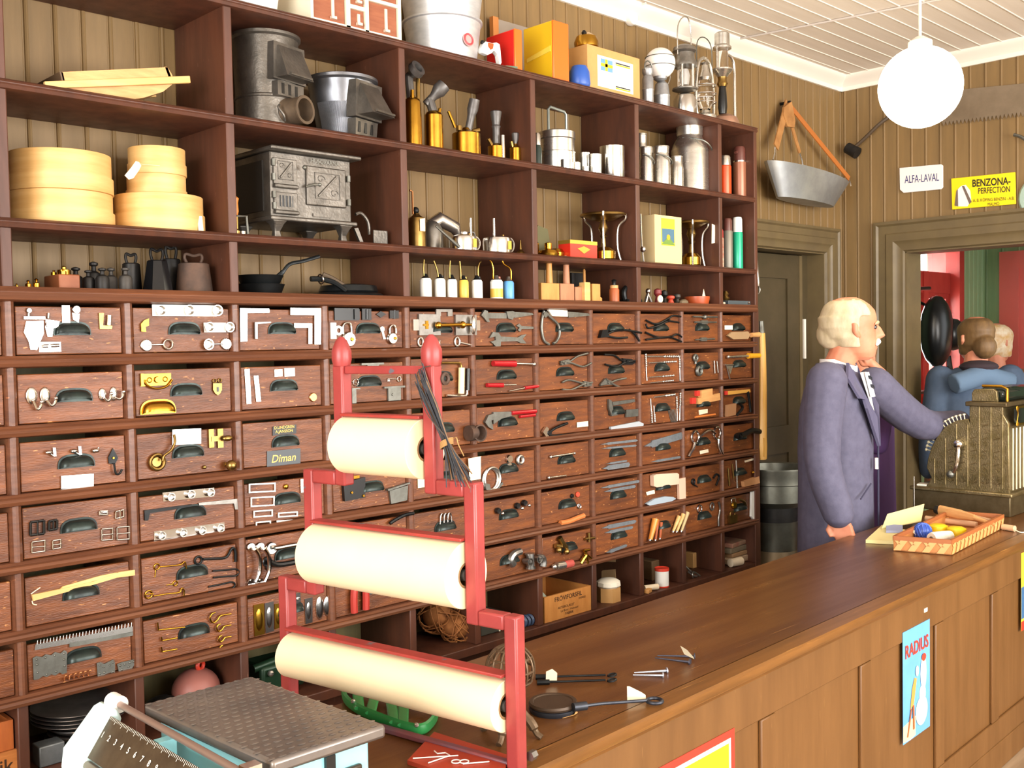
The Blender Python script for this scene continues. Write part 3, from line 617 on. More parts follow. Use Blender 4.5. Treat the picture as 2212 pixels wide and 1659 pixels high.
S((9,2),'marking_gauge','upper wooden gauge with red end','gauge',('stock',beech,[('p',[(1508,843),(1532,839),(1532,855),(1508,859)],9)]),('end_cap',mat('red_cap','d33a30',.4),[('r',1500,844,1507,855,6)]))
S((9,2),'marking_gauge','lower larger wooden gauge with red end','gauge',('stock',beech,[('p',[(1500,860),(1548,849),(1549,864),(1502,873)],9)]),('end_cap',mat('red_cap','d33a30',.4),[('r',1490,859,1499,872,6)]))
S1((9,2),'paper_tag','cream paper tag under the pull','tag',cream,('p',[(1509,886),(1528,883),(1528,892),(1510,896)],1)); S1((9,2),'carpenter_pencil','orange carpenter pencil','pencil',mat('orange_lacquer','d07838',.4),('k',(1500,901),(1543,895),2.2,2.2))
S((10,2),'folding_rule','yellow wooden rule with red end','rule',('rule',mat('rule_wood','d9a24c',.5),[('p',[(1569,845),(1617,841),(1618,847),(1569,853)],4)]),('end_cap',mat('red_cap','d33a30',.4),[('r',1564,845,1569,853,4)]))
S1((10,2),'sanding_block','pale brown block','block',mat('tan_block','a87a54',.7),('p',[(1566,875),(1584,871),(1583,896),(1565,900)],8)); S1((10,2),'brace_drill','dark brace drill below the pull','drill',iron,('w',3,[(1588,868),(1600,880),(1588,896),(1586,904)],5),('w',3,[(1612,846),(1616,870),(1618,890)],4))
# fourth row
def buckle(lk,x0,y0,x1,y1,mt,bar='h',sl=0,r=2):
    P=[(x0,y0+sl),(x1,y0),(x1,y1),(x0,y1+sl)]; md=((x0+x1)/2,(y0+y1+sl)/2)
    S1((0,3),'buckle',lk,'buckle',mt,('w',r,[P[0],P[1]],3),('w',r,[P[1],P[2]],3),('w',r,[P[2],P[3]],3),('w',r,[P[3],P[0]],3),('w',r*.7,[(x0,md[1]+1),(x1,md[1]-1)] if bar=='h' else [(md[0],y0),(md[0],y1+sl)],5))
buckle('large black buckle, far left',65,1124,94,1152,black_p,'v',4,3); buckle('small black buckle',105,1123,122,1142,black_p,'v',3,3)
buckle('wide bright buckle, bottom left',68,1167,96,1190,nickel,'h',4); buckle('small bright buckle under the small black one',113,1165,130,1183,nickel,'h',3)
buckle('tiny bright buckle, upper right',214,1103,231,1111,nickel,'h',1); buckle('bright tilted buckle, top right',249,1101,266,1116,nickel,'v',4)
buckle('tall bright buckle, lower right',219,1141,242,1165,nickel,'h',2); buckle('tallest bright buckle, far lower right',252,1137,278,1164,nickel,'h',2)
def rail(lk,q,cs):
    S((1,3),'hook_rail',lk,'hook rail',('rail_plate',chrome,[('p',q,2)]),*[('cup_hook',nickel,[('t',x,y,9,11)]) for x,y in cs])
rail('upper bright rail with three hooks',[(350,1064),(462,1053),(462,1072),(352,1083)],[(366,1073),(409,1067),(451,1063)]); rail('lower bright rail with four hooks',[(332,1148),(484,1128),(484,1146),(332,1167)],[(346,1156),(392,1150),(433,1145),(472,1140)])
S1((1,3),'shelf_bracket','dark shelf bracket on the left','bracket',iron,('p',[(310,1102),(413,1089),(413,1094),(322,1108),(318,1124),(311,1124)],5)); S1((1,3),'shelf_bracket','grey shelf bracket on the right','bracket',steel,('p',[(427,1086),(510,1077),(512,1100),(506,1100),(503,1087),(428,1091)],5))
for lk,x0,y0,x1,y1 in (('topmost left label holder',536,1042,594,1062),('second label holder on the left',540,1071,592,1092),('third label holder on the left',546,1100,588,1115),('lowest left label holder',551,1124,584,1137),('upper right label holder',599,1104,642,1115),('lower right thin label holder',596,1121,647,1128)): frame((2,3),'label_holder',lk,x0,y0,x1,y1,3,alu,3)
S1((2,3),'brass_stud','small brass stud','stud',brass,('s',617,1051,6,2,(1,.6,1))); S1((2,3),'label_holder','upright label holder beside the red frame','label holder',nickel,('r',648,1034,656,1064,3))
S((3,3),'box_lock','black box lock with brass bolt','lock',('lock_case',black_p,[('p',[(737,1043),(784,1030),(784,1074),(740,1082)],9)]),('bolt',brass,[('p',[(757,1028),(772,1026),(772,1032),(757,1034)],8)]),('rivet',brass,[('d',754,1063,3,3,9),('d',779,1070,3,3,9)]))
S1((3,3),'box_lock','grey box lock with slanted plate','lock',graymetal,('p',[(832,1056),(880,1041),(880,1044),(833,1060)],10),('p',[(838,1060),(878,1048),(876,1080),(842,1088)],6))
S1((4,3),'paper_tag','cream paper tag by the red post','tag',cream,('p',[(1007,990),(1034,985),(1034,1034),(1010,1038)],1,6)); S1((4,3),'paper_tag','small cream tag under the top paper roll','tag',cream,('r',902,1026,920,1053,1))
S((5,3),'hose_clamp','large ring shaped hose clamp','clamp',('band',alu,[('o',1061,1034,24,3.5,.95),('o',1057,1035,23,2.5,.95)]),('lug',graymetal,[('p',[(1042,1043),(1053,1045),(1056,1058),(1046,1057)],7)]),('lug',graymetal,[('p',[(1070,1050),(1082,1041),(1083,1046),(1068,1060)],6)]))
S1((5,3),'wing_nut','bright nut with wings above the pull','nut',nickel,('d',1097,991,9,8),('d',1098,1004,6,6)); S1((5,3),'hex_nut','bright ring nut at the right','nut',alu,('o',1121,993,8,4))
S1((6,3),'long_bolt','upper bright bolt','bolt',nickel,('k',(1188,987),(1240,979),2.4,2.4),('s',1188,987,4,2),('s',1239,979,3.4,2)); S1((6,3),'long_bolt','lower short bright bolt','bolt',nickel,('k',(1184,1032),(1221,1027),2.2,2.2),('s',1184,1032,4,2))
flm=mat('file_steel','8f959a',.45,.6,'7e8488',60,rvar=.05)
def file(kr,lk,a,b,w,t=.4):
    dx,dy=b[0]-a[0],b[1]-a[1]; q=lambda s,o:(a[0]+dx*s,a[1]+dy*s+o)
    S1(kr,'flat_file',lk,'file',flm,('p',[q(0,0),q(.18,-w*.3),q(.2,-w/2),q(.95,-w/2*(1 if t>.3 else .7)),q(1,0),q(.95,w/2),q(.2,w/2),q(.18,w*.3)],3))
file((7,3),'topmost thin file',(1295,960),(1376,951),5); file((7,3),'second thin file',(1297,969),(1374,962),4); file((7,3),'short thin file under the pull',(1308,1002),(1353,995),4); file((7,3),'thick short file at the bottom',(1300,1012),(1359,1003),10)
file((8,3),'broad file lying across the pull',(1390,964),(1474,940),15); file((8,3),'thin file at the bottom',(1404,998),(1469,987),5)
S((9,3),'horse_bit','bright horse bit with two rings','horse bit',('ring',chrome,[('o',1500,944,13,2.5)]),('ring',chrome,[('o',1547,935,13,2.5)]),('mouthpiece',nickel,[('w',3,[(1508,942),(1516,935),(1528,929),(1540,936)],6)]),('chain',nickel,[('w',3,[(1497,956),(1494,968),(1488,978),(1484,986)],5)]),('chain',nickel,[('w',3,[(1549,948),(1549,962),(1553,974),(1557,981)],5)]))
S1((9,3),'paper_tag','tan paper tag','tag',tagp,('p',[(1511,974),(1529,970),(1530,977),(1512,981)],1)); S1((10,3),'horn_handle','dark curved horn shaped tool','tool',iron,('w',6,[(1587,942),(1600,938),(1617,930),(1634,932)],8),('t',1588,942,8,14))
# fifth row
S((0,4),'yardstick_bundle','folded pale wooden rule held by a string','rule',('upper_strip',pine,[('p',[(126,1274),(135,1266),(215,1243),(250,1236),(250,1240),(160,1266)],5)]),('lower_strip',pine,[('p',[(67,1284),(130,1271),(200,1255),(255,1235),(295,1229),(295,1241),(250,1247),(200,1262),(70,1297)],7)]),('string',tagp,[('w',1.2,[(64,1282),(72,1276),(84,1268)],8),('w',1.2,[(68,1297),(70,1304),(78,1306)],4)]))
S((1,4),'hook_and_eye','brass hook and eye, upper left','hook',('hook',brass,[('w',1.8,[(343,1224),(365,1222),(388,1219),(396,1213),(399,1219),(401,1231)],5)]),('eye',brass,[('o',338,1224,6,1.8),('k',(336,1230),(334,1247),1.6,1)]))
S((1,4),'hook_and_eye','brass hook and eye, lower left','hook',('hook',brass,[('w',1.8,[(330,1287),(360,1282),(385,1279),(390,1270),(395,1274),(395,1287)],5)]),('eye',brass,[('o',320,1284,8,2),('w',1.5,[(314,1284),(330,1282)],3)]))
S1((1,4),'screw_eye','small brass screw eye','screw eye',brass,('o',378,1260,5,1.5),('k',(359,1264),(373,1261),1,1.5)); S((1,4),'gate_hook','large dark iron gate hook','hook',('hook',iron,[('w',3,[(436,1207),(462,1206),(486,1203),(497,1186),(503,1184),(506,1194),(506,1213)],5)]),('eye',iron,[('o',427,1210,8,2.6)]))
S1((1,4),'wire_staple','upper iron staple','staple',iron,('w',2,[(458,1233),(485,1231),(508,1229),(515,1235),(508,1243),(485,1245),(459,1247)],3)); S1((1,4),'wire_staple','lower iron staple','staple',iron,('w',2,[(449,1267),(475,1262),(499,1257),(506,1263),(499,1271),(475,1276),(448,1280)],3))
def vhandle(lk,x,y):
    S((2,4),'pull_handle',lk,'handle',('top_plate',chrome,[('d',x,y,9,4,0,1.2)]),('grip',chrome,[('w',4.5,[(x+2,y+3),(x+9,y+14),(x+12,y+30),(x+11,y+52),(x+2,y+74)],16)]),('foot_plate',chrome,[('d',x+1,y+77,9,4,0,1.2)]))
vhandle('left upright bright handle',541,1181); vhandle('right upright bright handle',561,1180)
S((2,4),'pull_handle','level bright handle with round rose','handle',('rose',chrome,[('d',585,1184,14,6)]),('grip',chrome,[('w',4.5,[(586,1183),(600,1181),(620,1177),(641,1174)],14)]))
S1((2,4),'bow_handle','black bow handle','handle',black_p,('w',6,[(577,1212),(592,1218),(615,1216),(642,1210)],12),('d',577,1213,12,4),('d',580,1225,8,4))
S1((3,4),'lever_grip','dark lever grip above the middle roll','handle',iron,('w',4,[(838,1130),(850,1122),(870,1112),(889,1108)],7)); S1((4,4),'coil_spring','bright coil springs','spring',nickel,*[('w',1.6,[(948+i*8,1134-i*2),(950+i*8,1112-i),(955+i*8,1112-i),(957+i*8,1130-i*2)],4) for i in range(3)])
for lk,x,y in (('left black screw cap',1075,1104),('middle black screw cap',1117,1093),('right black screw cap',1132,1087)): S((5,4),'capped_screw',lk,'screw',('cap',black_p,[('d',x-2,y-1,7,8)]),('screw_tip',nickel,[('s',x+4,y+4,4,10)]))
S1((6,4),'rubber_washer','red round washer','washer',mat('red_rubber','d8462c',.6),('d',1247,1068,6,3)); S1((6,4),'rubber_washer','black washer beside the red one','washer',black_p,('d',1235,1071,5,3)); S1((6,4),'ring_set','thin bright rings','ring',nickel,('o',1250,1093,5,1),('o',1252,1094,4,.8))
S1((6,4),'rubber_hose','bent orange rubber hose','hose',mat('orange_rubber','c8743a',.6),('w',5.5,[(1205,1129),(1222,1126),(1240,1119),(1256,1113)],7))
file((7,4),'upper long file',(1296,1054),(1381,1039),6); file((7,4),'second long file',(1303,1062),(1372,1050),6)
S1((8,4),'pumice_block','large pink sharpening block','block',mat('pink_stone','dcb69c',.8),('p',[(1404,1027),(1410,1024),(1455,1021),(1459,1024),(1459,1045),(1411,1052),(1405,1049)],10)); S1((8,4),'pumice_block','upright pink sharpening bar','block',mat('pink_stone','dcb69c',.8),('p',[(1462,1034),(1476,1031),(1477,1076),(1463,1078)],6)); S1((8,4),'paper_tag','small cream tag','tag',cream,('p',[(1395,1063),(1413,1058),(1414,1066),(1397,1070)],1))
S1((8,4),'scythe_stone','lens shaped blue grey whetstone','whetstone',mat('scythe_stone','9aa6b0',.7),('p',[(1392,1088),(1410,1077),(1432,1072),(1450,1073),(1456,1077),(1440,1086),(1418,1092),(1402,1093)],6))
S1((9,4),'harness_clip','small dark clip at the left','clip',iron,('o',1496,1040,5,2),('k',(1496,1046),(1506,1052),2,1)); S1((9,4),'harness_strap','dark looped clip at the right','clip',iron,('w',2.2,[(1538,1032),(1544,1024),(1550,1030),(1544,1048)],4))
for lk,a,b,mt in (('short brown chisel',(1571,1011),(1574,1049),oldbrass),('short brass coloured chisel',(1580,1002),(1583,1033),oldbrass),('long steel chisel',(1588,994),(1591,1055),alu)): S1((10,4),'chisel',lk,'chisel',mt,('k',a,b,1.8,2.2))
S1((10,4),'wooden_block','tan wooden block','block',mat('tan_wood','c08a5c',.6),('p',[(1600,1040),(1633,1028),(1635,1043),(1602,1051)],8)); S1((10,4),'paper_tag','grey paper tag in the top corner','tag',tagp,('p',[(1608,995),(1629,989),(1630,993),(1609,999)],1)); S1((10,4),'brass_tip','small brass piece beside the pull','fitting',brass,('s',1625,1020,4,3,(1.6,1,.8)))
# bottom row
def perf(lk,q,dots):
    S1((0,5),'hinge_plate',lk,'plate',graymetal,('p',q,3),*[('s',x,y,2.4,3) for x,y in dots])
S1((0,5),'belt_lacing','long toothed steel strip along the top','strip',alu,('p',[(76,1392),(290,1352),(290,1363),(74,1404)],3),*[('k',(80+i*7,1392-i*1.33),(80+i*7+1,1383-i*1.33),1.3,1) for i in range(30)]); S1((0,5),'belt_lacing','shorter toothed steel strip above the pull','strip',graymetal,('p',[(149,1388),(289,1364),(289,1372),(149,1398)],3))
perf('large scalloped grey plate',[(70,1421),(78,1417),(90,1419),(98,1413),(110,1415),(118,1408),(130,1411),(138,1404),(144,1408),(143,1453),(134,1456),(128,1452),(118,1459),(110,1456),(100,1462),(92,1459),(82,1467),(72,1468)],[(78,1424),(97,1420),(117,1415),(137,1411),(79,1435),(137,1424),(80,1452),(100,1456),(120,1450),(138,1438)])
perf('middle sized grey lacing plate',[(208,1432),(216,1430),(224,1434),(236,1428),(244,1424),(247,1430),(247,1455),(238,1452),(226,1456),(216,1465),(210,1460)],[(214,1436),(223,1440),(236,1436),(243,1430),(214,1455),(224,1452),(243,1450)]); perf('small grey lacing plate in the corner',[(252,1434),(262,1430),(276,1427),(291,1423),(292,1432),(284,1443),(270,1449),(256,1452)],[(258,1437),(268,1434),(279,1431),(287,1428),(262,1446),(276,1440)])
for i in range(6): S1((0,5),'lacing_hook',['first','second','third','fourth','fifth','sixth'][i]+' copper lacing hook from the left','hook',mat('copper','d08a5a',.3,1),('w',1.4,[(134+i*10.6,1464-i*1.4),(137+i*10.6,1470-i*2.4),(139+i*10.6,1460-i*2.4),(143+i*10.4,1458-i*2)],4),group=None)
for lk,a,b,e in (('largest brass square hook',(338,1344),(340,1360),(397,1354)),('middle brass square hook',(346,1375),(348,1383),(380,1377)),('lowest brass square hook',(346,1397),(348,1407),(380,1401))): S1((1,5),'square_hook',lk,'hook',brass,('w',1.8,[a,b],5),('w',1.8,[b,e],5))
for lk,x,y,s in (('largest brass cup hook',452,1322,1),('second brass cup hook',466,1347,.72),('third brass cup hook',470,1372,.6),('lowest small brass cup hook',473,1393,.5)): S1((1,5),'cup_hook',lk,'hook',brass,('w',1.9,[(x+10*s,y),(x+2*s,y+4*s),(x-1*s,y+14*s),(x+6*s,y+22*s),(x+15*s,y+16*s),(x+22*s,y+7*s),(496,y+3*s)],6))
def flush(lk,q,mt,cx,cy,rx,ry):
    S((2,5),'flush_pull',lk,'handle',('plate',mt,[('p',q,2)]),('finger_cup',mt,[('s',cx,cy,ry,1,(rx/ry*1.35,.12,1))]))
flush('wide brass flush handle',[(547,1307),(569,1303),(571,1369),(549,1375)],brass,559,1339,7,26); flush('bright flush handle beside the wide brass one',[(571,1303),(590,1299),(591,1362),(573,1368)],nickel,581,1334,6,24); flush('narrow brass flush handle',[(592,1305),(607,1302),(608,1354),(593,1359)],brass,600,1331,5,20)
flush('waisted bright handle right of the red frame',[(657,1294),(674,1290),(674,1344),(659,1348)],nickel,666,1319,5,20); S1((2,5),'flush_pull','long oval bright handle','handle',nickel,('s',690,1313,26,1,(.38,.14,1))); S1((2,5),'flush_pull','rightmost oval bright handle','handle',nickel,('s',706,1309,22,1,(.4,.14,1)))
S1((2,5),'square_rose','square bright plate behind the red post','plate',nickel,('r',638,1281,648,1301,2),('d',644,1294,4,4,2))
S1((3,5),'horseshoe_magnet','red horseshoe magnet','magnet',mat('magnet_red','a8342a',.4),('w',8,[(760,1322),(759,1290),(762,1264),(772,1252),(783,1262),(785,1290),(785,1315)],9))
S((5,5),'pipe_elbow','left grey pipe elbow','pipe fitting',('elbow',steel,[('w',8,[(1118,1190),(1104,1196),(1097,1208),(1103,1219)],9)])); S((5,5),'pipe_tee','grey pipe tee','pipe fitting',('tee_body',steel,[('k',(1138,1194),(1139,1226),9,9,10),('k',(1137,1194),(1137,1197),11,11,10),('k',(1139,1223),(1139,1227),11,11,10)]),('branch',steel,[('t',1131,1211,9,22)])); S((5,5),'pipe_elbow','right grey pipe elbow','pipe fitting',('elbow',steel,[('w',8,[(1153,1204),(1163,1203),(1167,1210),(1166,1222)],9),('t',1154,1206,9,18)]))
S((6,5),'brass_valve','old brass valve over the pull','valve',('valve_body',oldbrass,[('w',6,[(1203,1160),(1208,1170),(1214,1178),(1220,1188)],8),('s',1200,1187,7,10),('s',1215,1190,7,12)]),('outlet',oldbrass,[('k',(1194,1178),(1206,1180),5,6,8)])); S((6,5),'brass_tap','brass tap with bent spout','tap',('tap_body',brass,[('w',4.5,[(1258,1188),(1259,1198),(1254,1206),(1248,1216)],8),('w',4,[(1259,1200),(1262,1208),(1263,1216)],8)]),('tap_handle',brass,[('k',(1252,1188),(1264,1186),3,3,12),('k',(1262,1198),(1271,1205),3,3,8)]))
S1((6,5),'stop_cock','small brass stop cock in the top corner','valve',oldbrass,('k',(1260,1164),(1280,1161),3,3,5),('k',(1268,1150),(1269,1170),3.5,3,5)); S((6,5),'hose_nozzle','hose coupling with red rubber sleeve','hose',('coupling',alu,[('k',(1195,1222),(1211,1219),9,9,10),('s',1190,1223,6,10)]),('sleeve',mat('sleeve_red','b24a40',.6),[('k',(1211,1219),(1228,1215),8.5,8.5,10)]))
file((7,5),'upper blue grey file',(1298,1141),(1373,1125),9,.2); file((7,5),'second blue grey file',(1305,1151),(1366,1138),7,.2); file((7,5),'lowest blue grey file',(1308,1194),(1353,1177),7,.2)
for lk,a,b,r,mt in (('broad orange wooden handle',(1410,1120),(1399,1165),7.5,mat('orange_wood','d98a35',.35)),('middle brown wooden handle',(1416,1122),(1412,1165),5,mat('brown_wood_handle','a8552e',.35)),('rightmost small brown wooden handle',(1424,1127),(1422,1162),4.5,mat('brown_wood_handle','a8552e',.35)),('leftmost pale wooden handle',(1463,1115),(1450,1147),5,pine),('middle pale wooden handle',(1472,1110),(1458,1147),5,pine),('rightmost pale wooden handle',(1481,1106),(1468,1146),5,mat('pale_grey_wood','bfa878',.5))):
    S((8,5),'tool_handle',lk,'handle',('grip',mt,[('k',a,b,r,r*.6,r)]),('ferrule',nickel,[('k',b,(b[0]-1,b[1]+3),r*.62,r*.5,r)]))
S1((9,5),'key_ring','left bright ring','ring',chrome,('o',1510,1099,8,1.6)); S1((9,5),'key_ring','right dull ring','ring',steel,('o',1537,1094,8,1.6,.8)); S1((9,5),'chain_strap','hanging bright chain','chain',steel,('w',2.2,[(1550,1084),(1553,1100),(1550,1118),(1550,1136)],3))
S((10,5),'brass_padlock','upper brass padlock','padlock',('lock_body',brass,[('d',1583,1091,8,6)]),('shackle',alu,[('w',1.5,[(1578,1086),(1578,1078),(1584,1076),(1587,1084)],3)])); S1((10,5),'brass_padlock','lower old brass padlock','padlock',oldbrass,('r',1572,1112,1588,1130,6),('w',1.5,[(1575,1113),(1576,1106),(1584,1106),(1585,1112)],3))
S1((10,5),'roll_holder','white bracket at the cabinet edge','bracket',white_e,('p',[(1620,1062),(1630,1059),(1637,1064),(1634,1078),(1627,1080),(1626,1108),(1634,1108),(1633,1118),(1624,1121),(1619,1115)],5)); S1((10,5),'brass_spout','brass spout beside the pull','tap',oldbrass,('w',3,[(1592,1078),(1602,1083),(1606,1092)],6))
# ---------- goods on the open shelves ----------
ZT={0:RZ[0]+.0175,1:SZ[0]+.0128,2:SZ[1]+.0128,3:SZ[2]+.0128,'c':CF}
def B(px,Y,k): return onshelf(px,Y,ZT[k] if not isinstance(k,float) else k)
def lat(base,prof,n=24,m=None,sx=1,sy=1,off=(0,0,0),cap=True):
    s=mpp(base); m=m or MB(); return m.lathe([(max(r,.01)*s,h*s) for r,h in prof],base+V(off)*s,(0,0,1),n,cap,sx=sx,sy=sy)
def loc(base): # local px frame on the shelf, X right along shelf, Y into the wall, Z up
    return Matrix.Translation(base)@Matrix.Scale(mpp(base),4)
def boxpx(px0,px1,Y,d,k,h,inset=0):
    a=B(px0,Y,k);b=B(px1,Y,k); s=mpp((a+b)/2); return a,b,MB().bb(a,(b.x,Y+d,a.z+h*s)),s
# --- first bay
Yf=.045
m=MB(); Pf=pl([(132,151),(362,141),(372,158),(375,176),(352,194),(310,207),(272,212),(215,207),(165,196),(140,184)],Yf)
zb=min(p.z for p in Pf); dz=ZT[2]-zb+.0005; Pf=[p+V((0,0,dz)) for p in Pf]
e1=MB().prism(Pf,(0,.012,0)); e2=MB().prism([p+V((0,.18,0)) for p in Pf],(0,.012,0))
bt=MB(); Q=[Pf[9],Pf[8],Pf[7],Pf[6],Pf[5],Pf[4],Pf[3]]; I=[p+V((0,0,.008)) for p in Q]
bt.loft([[p+V((0,.012,0)) for p in Q]+[p+V((0,.012,0)) for p in reversed(I)],[p+V((0,.18,0)) for p in Q]+[p+V((0,.18,0)) for p in reversed(I)]])
lend=MB().prism([Pf[0]+V((-.004,0,0)),Pf[9]+V((-.004,0,0)),Pf[9]+V((-.004,.19,0)),Pf[0]+V((-.004,.19,-.0))],(.008,0,0))
rend=MB().prism([Pf[1],Pf[3],Pf[3]+V((0,.19,0)),Pf[1]+V((0,.19,0))],(-.008,0,0))
def bar(Y): 
    P=[p+V((0,0,dz)) for p in pl([(92,173),(406,161),(408,177),(95,189)],Yf)]; P=[V((p.x,Y,p.z)) for p in P]; return MB().prism(P,(0,-.012,0))
thing('wooden_trough','pale wooden tub with carrying bars on the top left shelf','trough',[('side_board',e1,beech),('side_board',e2,beech),('bottom_board',bt,beech),('end_board',lend,mat('dark_end_wood','5c4630',.6)),('end_board',rend,beech),('carrying_bar',bar(Yf),pine,{'bev':.002}),('carrying_bar',bar(Yf+.205),pine,{'bev':.002})])
def roundbox(name,lab,px,Y,base_z,r,h_rim,h_body,tag=None):
    b=onshelf(px,Y,base_z); s=mpp(b)
    rim=MB().lathe([(r*s*.98,0),(r*s,.001),(r*s,h_rim*s),(r*s*.96,h_rim*s)],b,n=48); body=MB().lathe([(r*.965*s,h_rim*s*.5),(r*.965*s,(h_rim+h_body)*s-.001),(r*.955*s,(h_rim+h_body)*s)],b,n=48)
    P=[('rim_band',rim,pine),('bentwood_wall',body,pine)]
    if tag: P.append(('string_tag',tag(b,s),tagp,{'label':'pink paper tag on a string'}))
    thing(name,lab,'box',P); return base_z+(h_rim+h_body)*s+.0004
def tg(dx,dz,sl,h,w=12):
    def f(b,s):
        m=MB(); c=b+V((dx*s*1.25,-abs(1)*0,dz*s)); c.y=b.y-dx*0-.0; return m
    return f
z=ZT[1]; z=roundbox('round_wooden_box','large round bentwood box, lower of the left stack',133,.15,z,109,31,40); roundbox('round_wooden_box','large round bentwood box, upper of the left stack',132,.15,z,107,34,50)
def tag1(b,s): 
    m=MB(); q=onshelf(425,.045,ZT[1]); a=V((q.x,.040,ZT[1]+35*s)); m.prism([a,a+V((.014,0,0)),a+V((.012,-.012,-.052)),a+V((-.003,-.012,-.054))],(0,-.001,0)); return m
z=roundbox('round_wooden_box','broad low bentwood box under two small ones',345,.14,ZT[1],95,38,40,tag1)
def tag2(b,s):
    m=MB(); P=pl([(293,348),(300,350),(305,358),(300,368),(288,385),(278,388),(269,379),(283,362)],.055); m.prism(P,(0,-.001,0)); m.tube(pl([(303,354),(320,356),(345,358)],.06),.0006,5); return m
z=roundbox('round_wooden_box','small bentwood box, lower of the tagged pair',339,.14,z,63,12,32); roundbox('round_wooden_box','small bentwood box with hanging pink tag, topmost',340,.14,z,61,24,34,tag2)
# weights
def bweight(lk,px,Y,r,h):
    b=B(px,Y,0); one('brass_weight',lk,'weight',lat(b,[(r,0),(r,h*.55),(r*.4,h*.65),(r*.35,h*.78),(r*.65,h*.9),(r*.3,h)],16),brass,'small brass weights')
bweight('tiny brass knobbed weight at the left end',36,.07,4,10); bweight('second smallest brass knobbed weight beside wooden block',61,.07,6,18); bweight('brass knobbed weight standing next to wooden block',79,.07,7,22)
a,b,m,s=boxpx(128,174,.05,.1,0,32); 
kd=[('block',m,mat('weight_block','9a5a34',.55,0,'824626',12),{'bev':.003})]
for (x,yy,r,h) in ((.025,.02,7,12),(.02,.06,6,11),(.03,.085,5,9)): kd.append(('brass_weight',MB().lathe([(r*s,0),(r*s,h*s*.6),(r*s*.3,h*s*.7),(r*s*.5,h*s)],(a.x+x*.0+ (b.x-a.x)*(.2 if x<.022 else .35),.05+yy,a.z+32*s),n=16),brass))
kd.append(('brass_lid_weight',MB().lathe([(14*s,0),(14*s,11*s),(5*s,13*s),(5*s,17*s),(2*s,20*s)],((a.x+b.x)/2,.085,a.z+32*s),n=20),brass))
thing('weight_set','wooden weight block holding small brass weights','weight set',kd)
def iweight(lk,px,Y,r,h,mt,kn=1):
    b=B(px,Y,0); s=mpp(b); thing('iron_weight',lk,'weight',[('weight_body',lat(b,[(r,0),(r*1.02,h*.5),(r*.85,h*.62),(r*.35,h*.7),(r*.3,h*.85)],20),mt),('knob',lat(b,[(r*.3,h*.84),(r*.62*kn,h*.89),(r*.6*kn,h*.96),(r*.2,h)],16),mt)],'black knobbed iron weights')
dk=mat('dark_weight_iron','2e2b28',.5,.5,'1f1d1c',20); gi=mat('grey_weight_iron','4c4742',.55,.5,'3a3632',20)
iweight('black knobbed weight right behind wooden block',165,.2,15,55,dk); iweight('tallest black knobbed iron weight',204,.17,15,66,dk); iweight('small black knobbed weight in front of tallest one',192,.09,13,44,dk); iweight('black knobbed weight with brass spot',222,.06,14,48,dk); iweight('dull black knobbed weight in the middle row',241,.13,13,52,gi); iweight('grey knobbed weight in front of the black handled one',272,.06,14,50,gi)
def hweight(lk,px,Y,r,rt,h,hh,mt,n,dx=0):
    b=B(px,Y,0); s=mpp(b); b0=MB().lathe([(r*s*.97,0),(r*s,2*s),(rt*s,h*s),(rt*s*.85,(h+2)*s)],b,n=n)
    w=rt*.75*s; P=[b+V((-w*.6,0,h*s)),b+V((-w*.85,0,(h+hh*.6)*s)),b+V((-w*.7,0,(h+hh)*s)),b+V((0,0,(h+hh*.85)*s)),b+V((w*.7,0,(h+hh)*s)),b+V((w*.85,0,(h+hh*.6)*s)),b+V((w*.6,0,h*s))]
    thing('handled_weight',lk,'weight',[('weight_body',b0,mt),('loop_handle',MB().tube(smooth_path(P),3.2*s,8),mt)])
hweight('plain black weight with loop handle, behind the others',285,.16,22,18,62,22,dk,20); hweight('glossy black eight sided weight with loop handle',341,.09,33,22,66,26,mat('glossy_black_iron','17181a',.18,.3),8); hweight('rusty brown weight with loop handle',420,.09,39,32,62,21,rust,24); hweight('dark weight hidden behind the eight sided one',372,.2,25,19,75,28,dk,12)
# --- second bay: stoves
b=B(578,.13,2); s=mpp(b); g=castiron
tb=MB().lathe([(66*s,0),(66*s,60*s),(68*s,62*s),(68*s,65*s),(66*s,68*s),(66*s,70*s),(70*s,188*s),(75*s,192*s),(75*s,198*s),(68*s,200*s)],b,n=40)
dirv=V((.35,-.94,0)).normalized(); sd=V((-dirv.y,dirv.x,0))
def onr(ang,R,z): # point around stove: ang from front (-y), + to right
    return b+V((R*sin(ang),-R*cos(ang),0))+V((0,0,z))
def hopper(m,b,ang,R,z0,z1,w0,w1,out0,out1):
    n=V((sin(ang),-cos(ang),0)); t=V((cos(ang),sin(ang),0))
    q=lambda u,o,z: b+n*(R+o)+t*u+V((0,0,z))
    m.loft([[q(-w1/2,-.02,z1),q(w1/2,-.02,z1),q(w1/2,out1,z1),q(-w1/2,out1,z1)],[q(-w0/2,-.02,z0),q(w0/2,-.02,z0),q(w0/2,out0,z0),q(-w0/2,out0,z0)]]); return m
hp=hopper(MB(),b,.25,66*s,98*s,165*s,80*s,70*s,34*s,6*s); fl=hopper(MB(),b,.25,66*s,95*s,172*s,98*s,92*s,3*s,3*s)
vent=hopper(MB(),b,.25,66*s,62*s,92*s,78*s,78*s,5*s,5*s)
vh=[]
for u in (-24,-4,16): 
    n=V((sin(.25),-cos(.25),0)); t=V((cos(.25),sin(.25),0)); vh.append(MB().box(b+n*(71.2*s)+t*(u*s)+V((0,0,77*s)),(8*s,1*s,22*s),Matrix.Rotation(.25,3,'Z')))
n=V((sin(.3),-cos(.3),0)); pc=b+n*60*s+V((0,0,33*s)); 
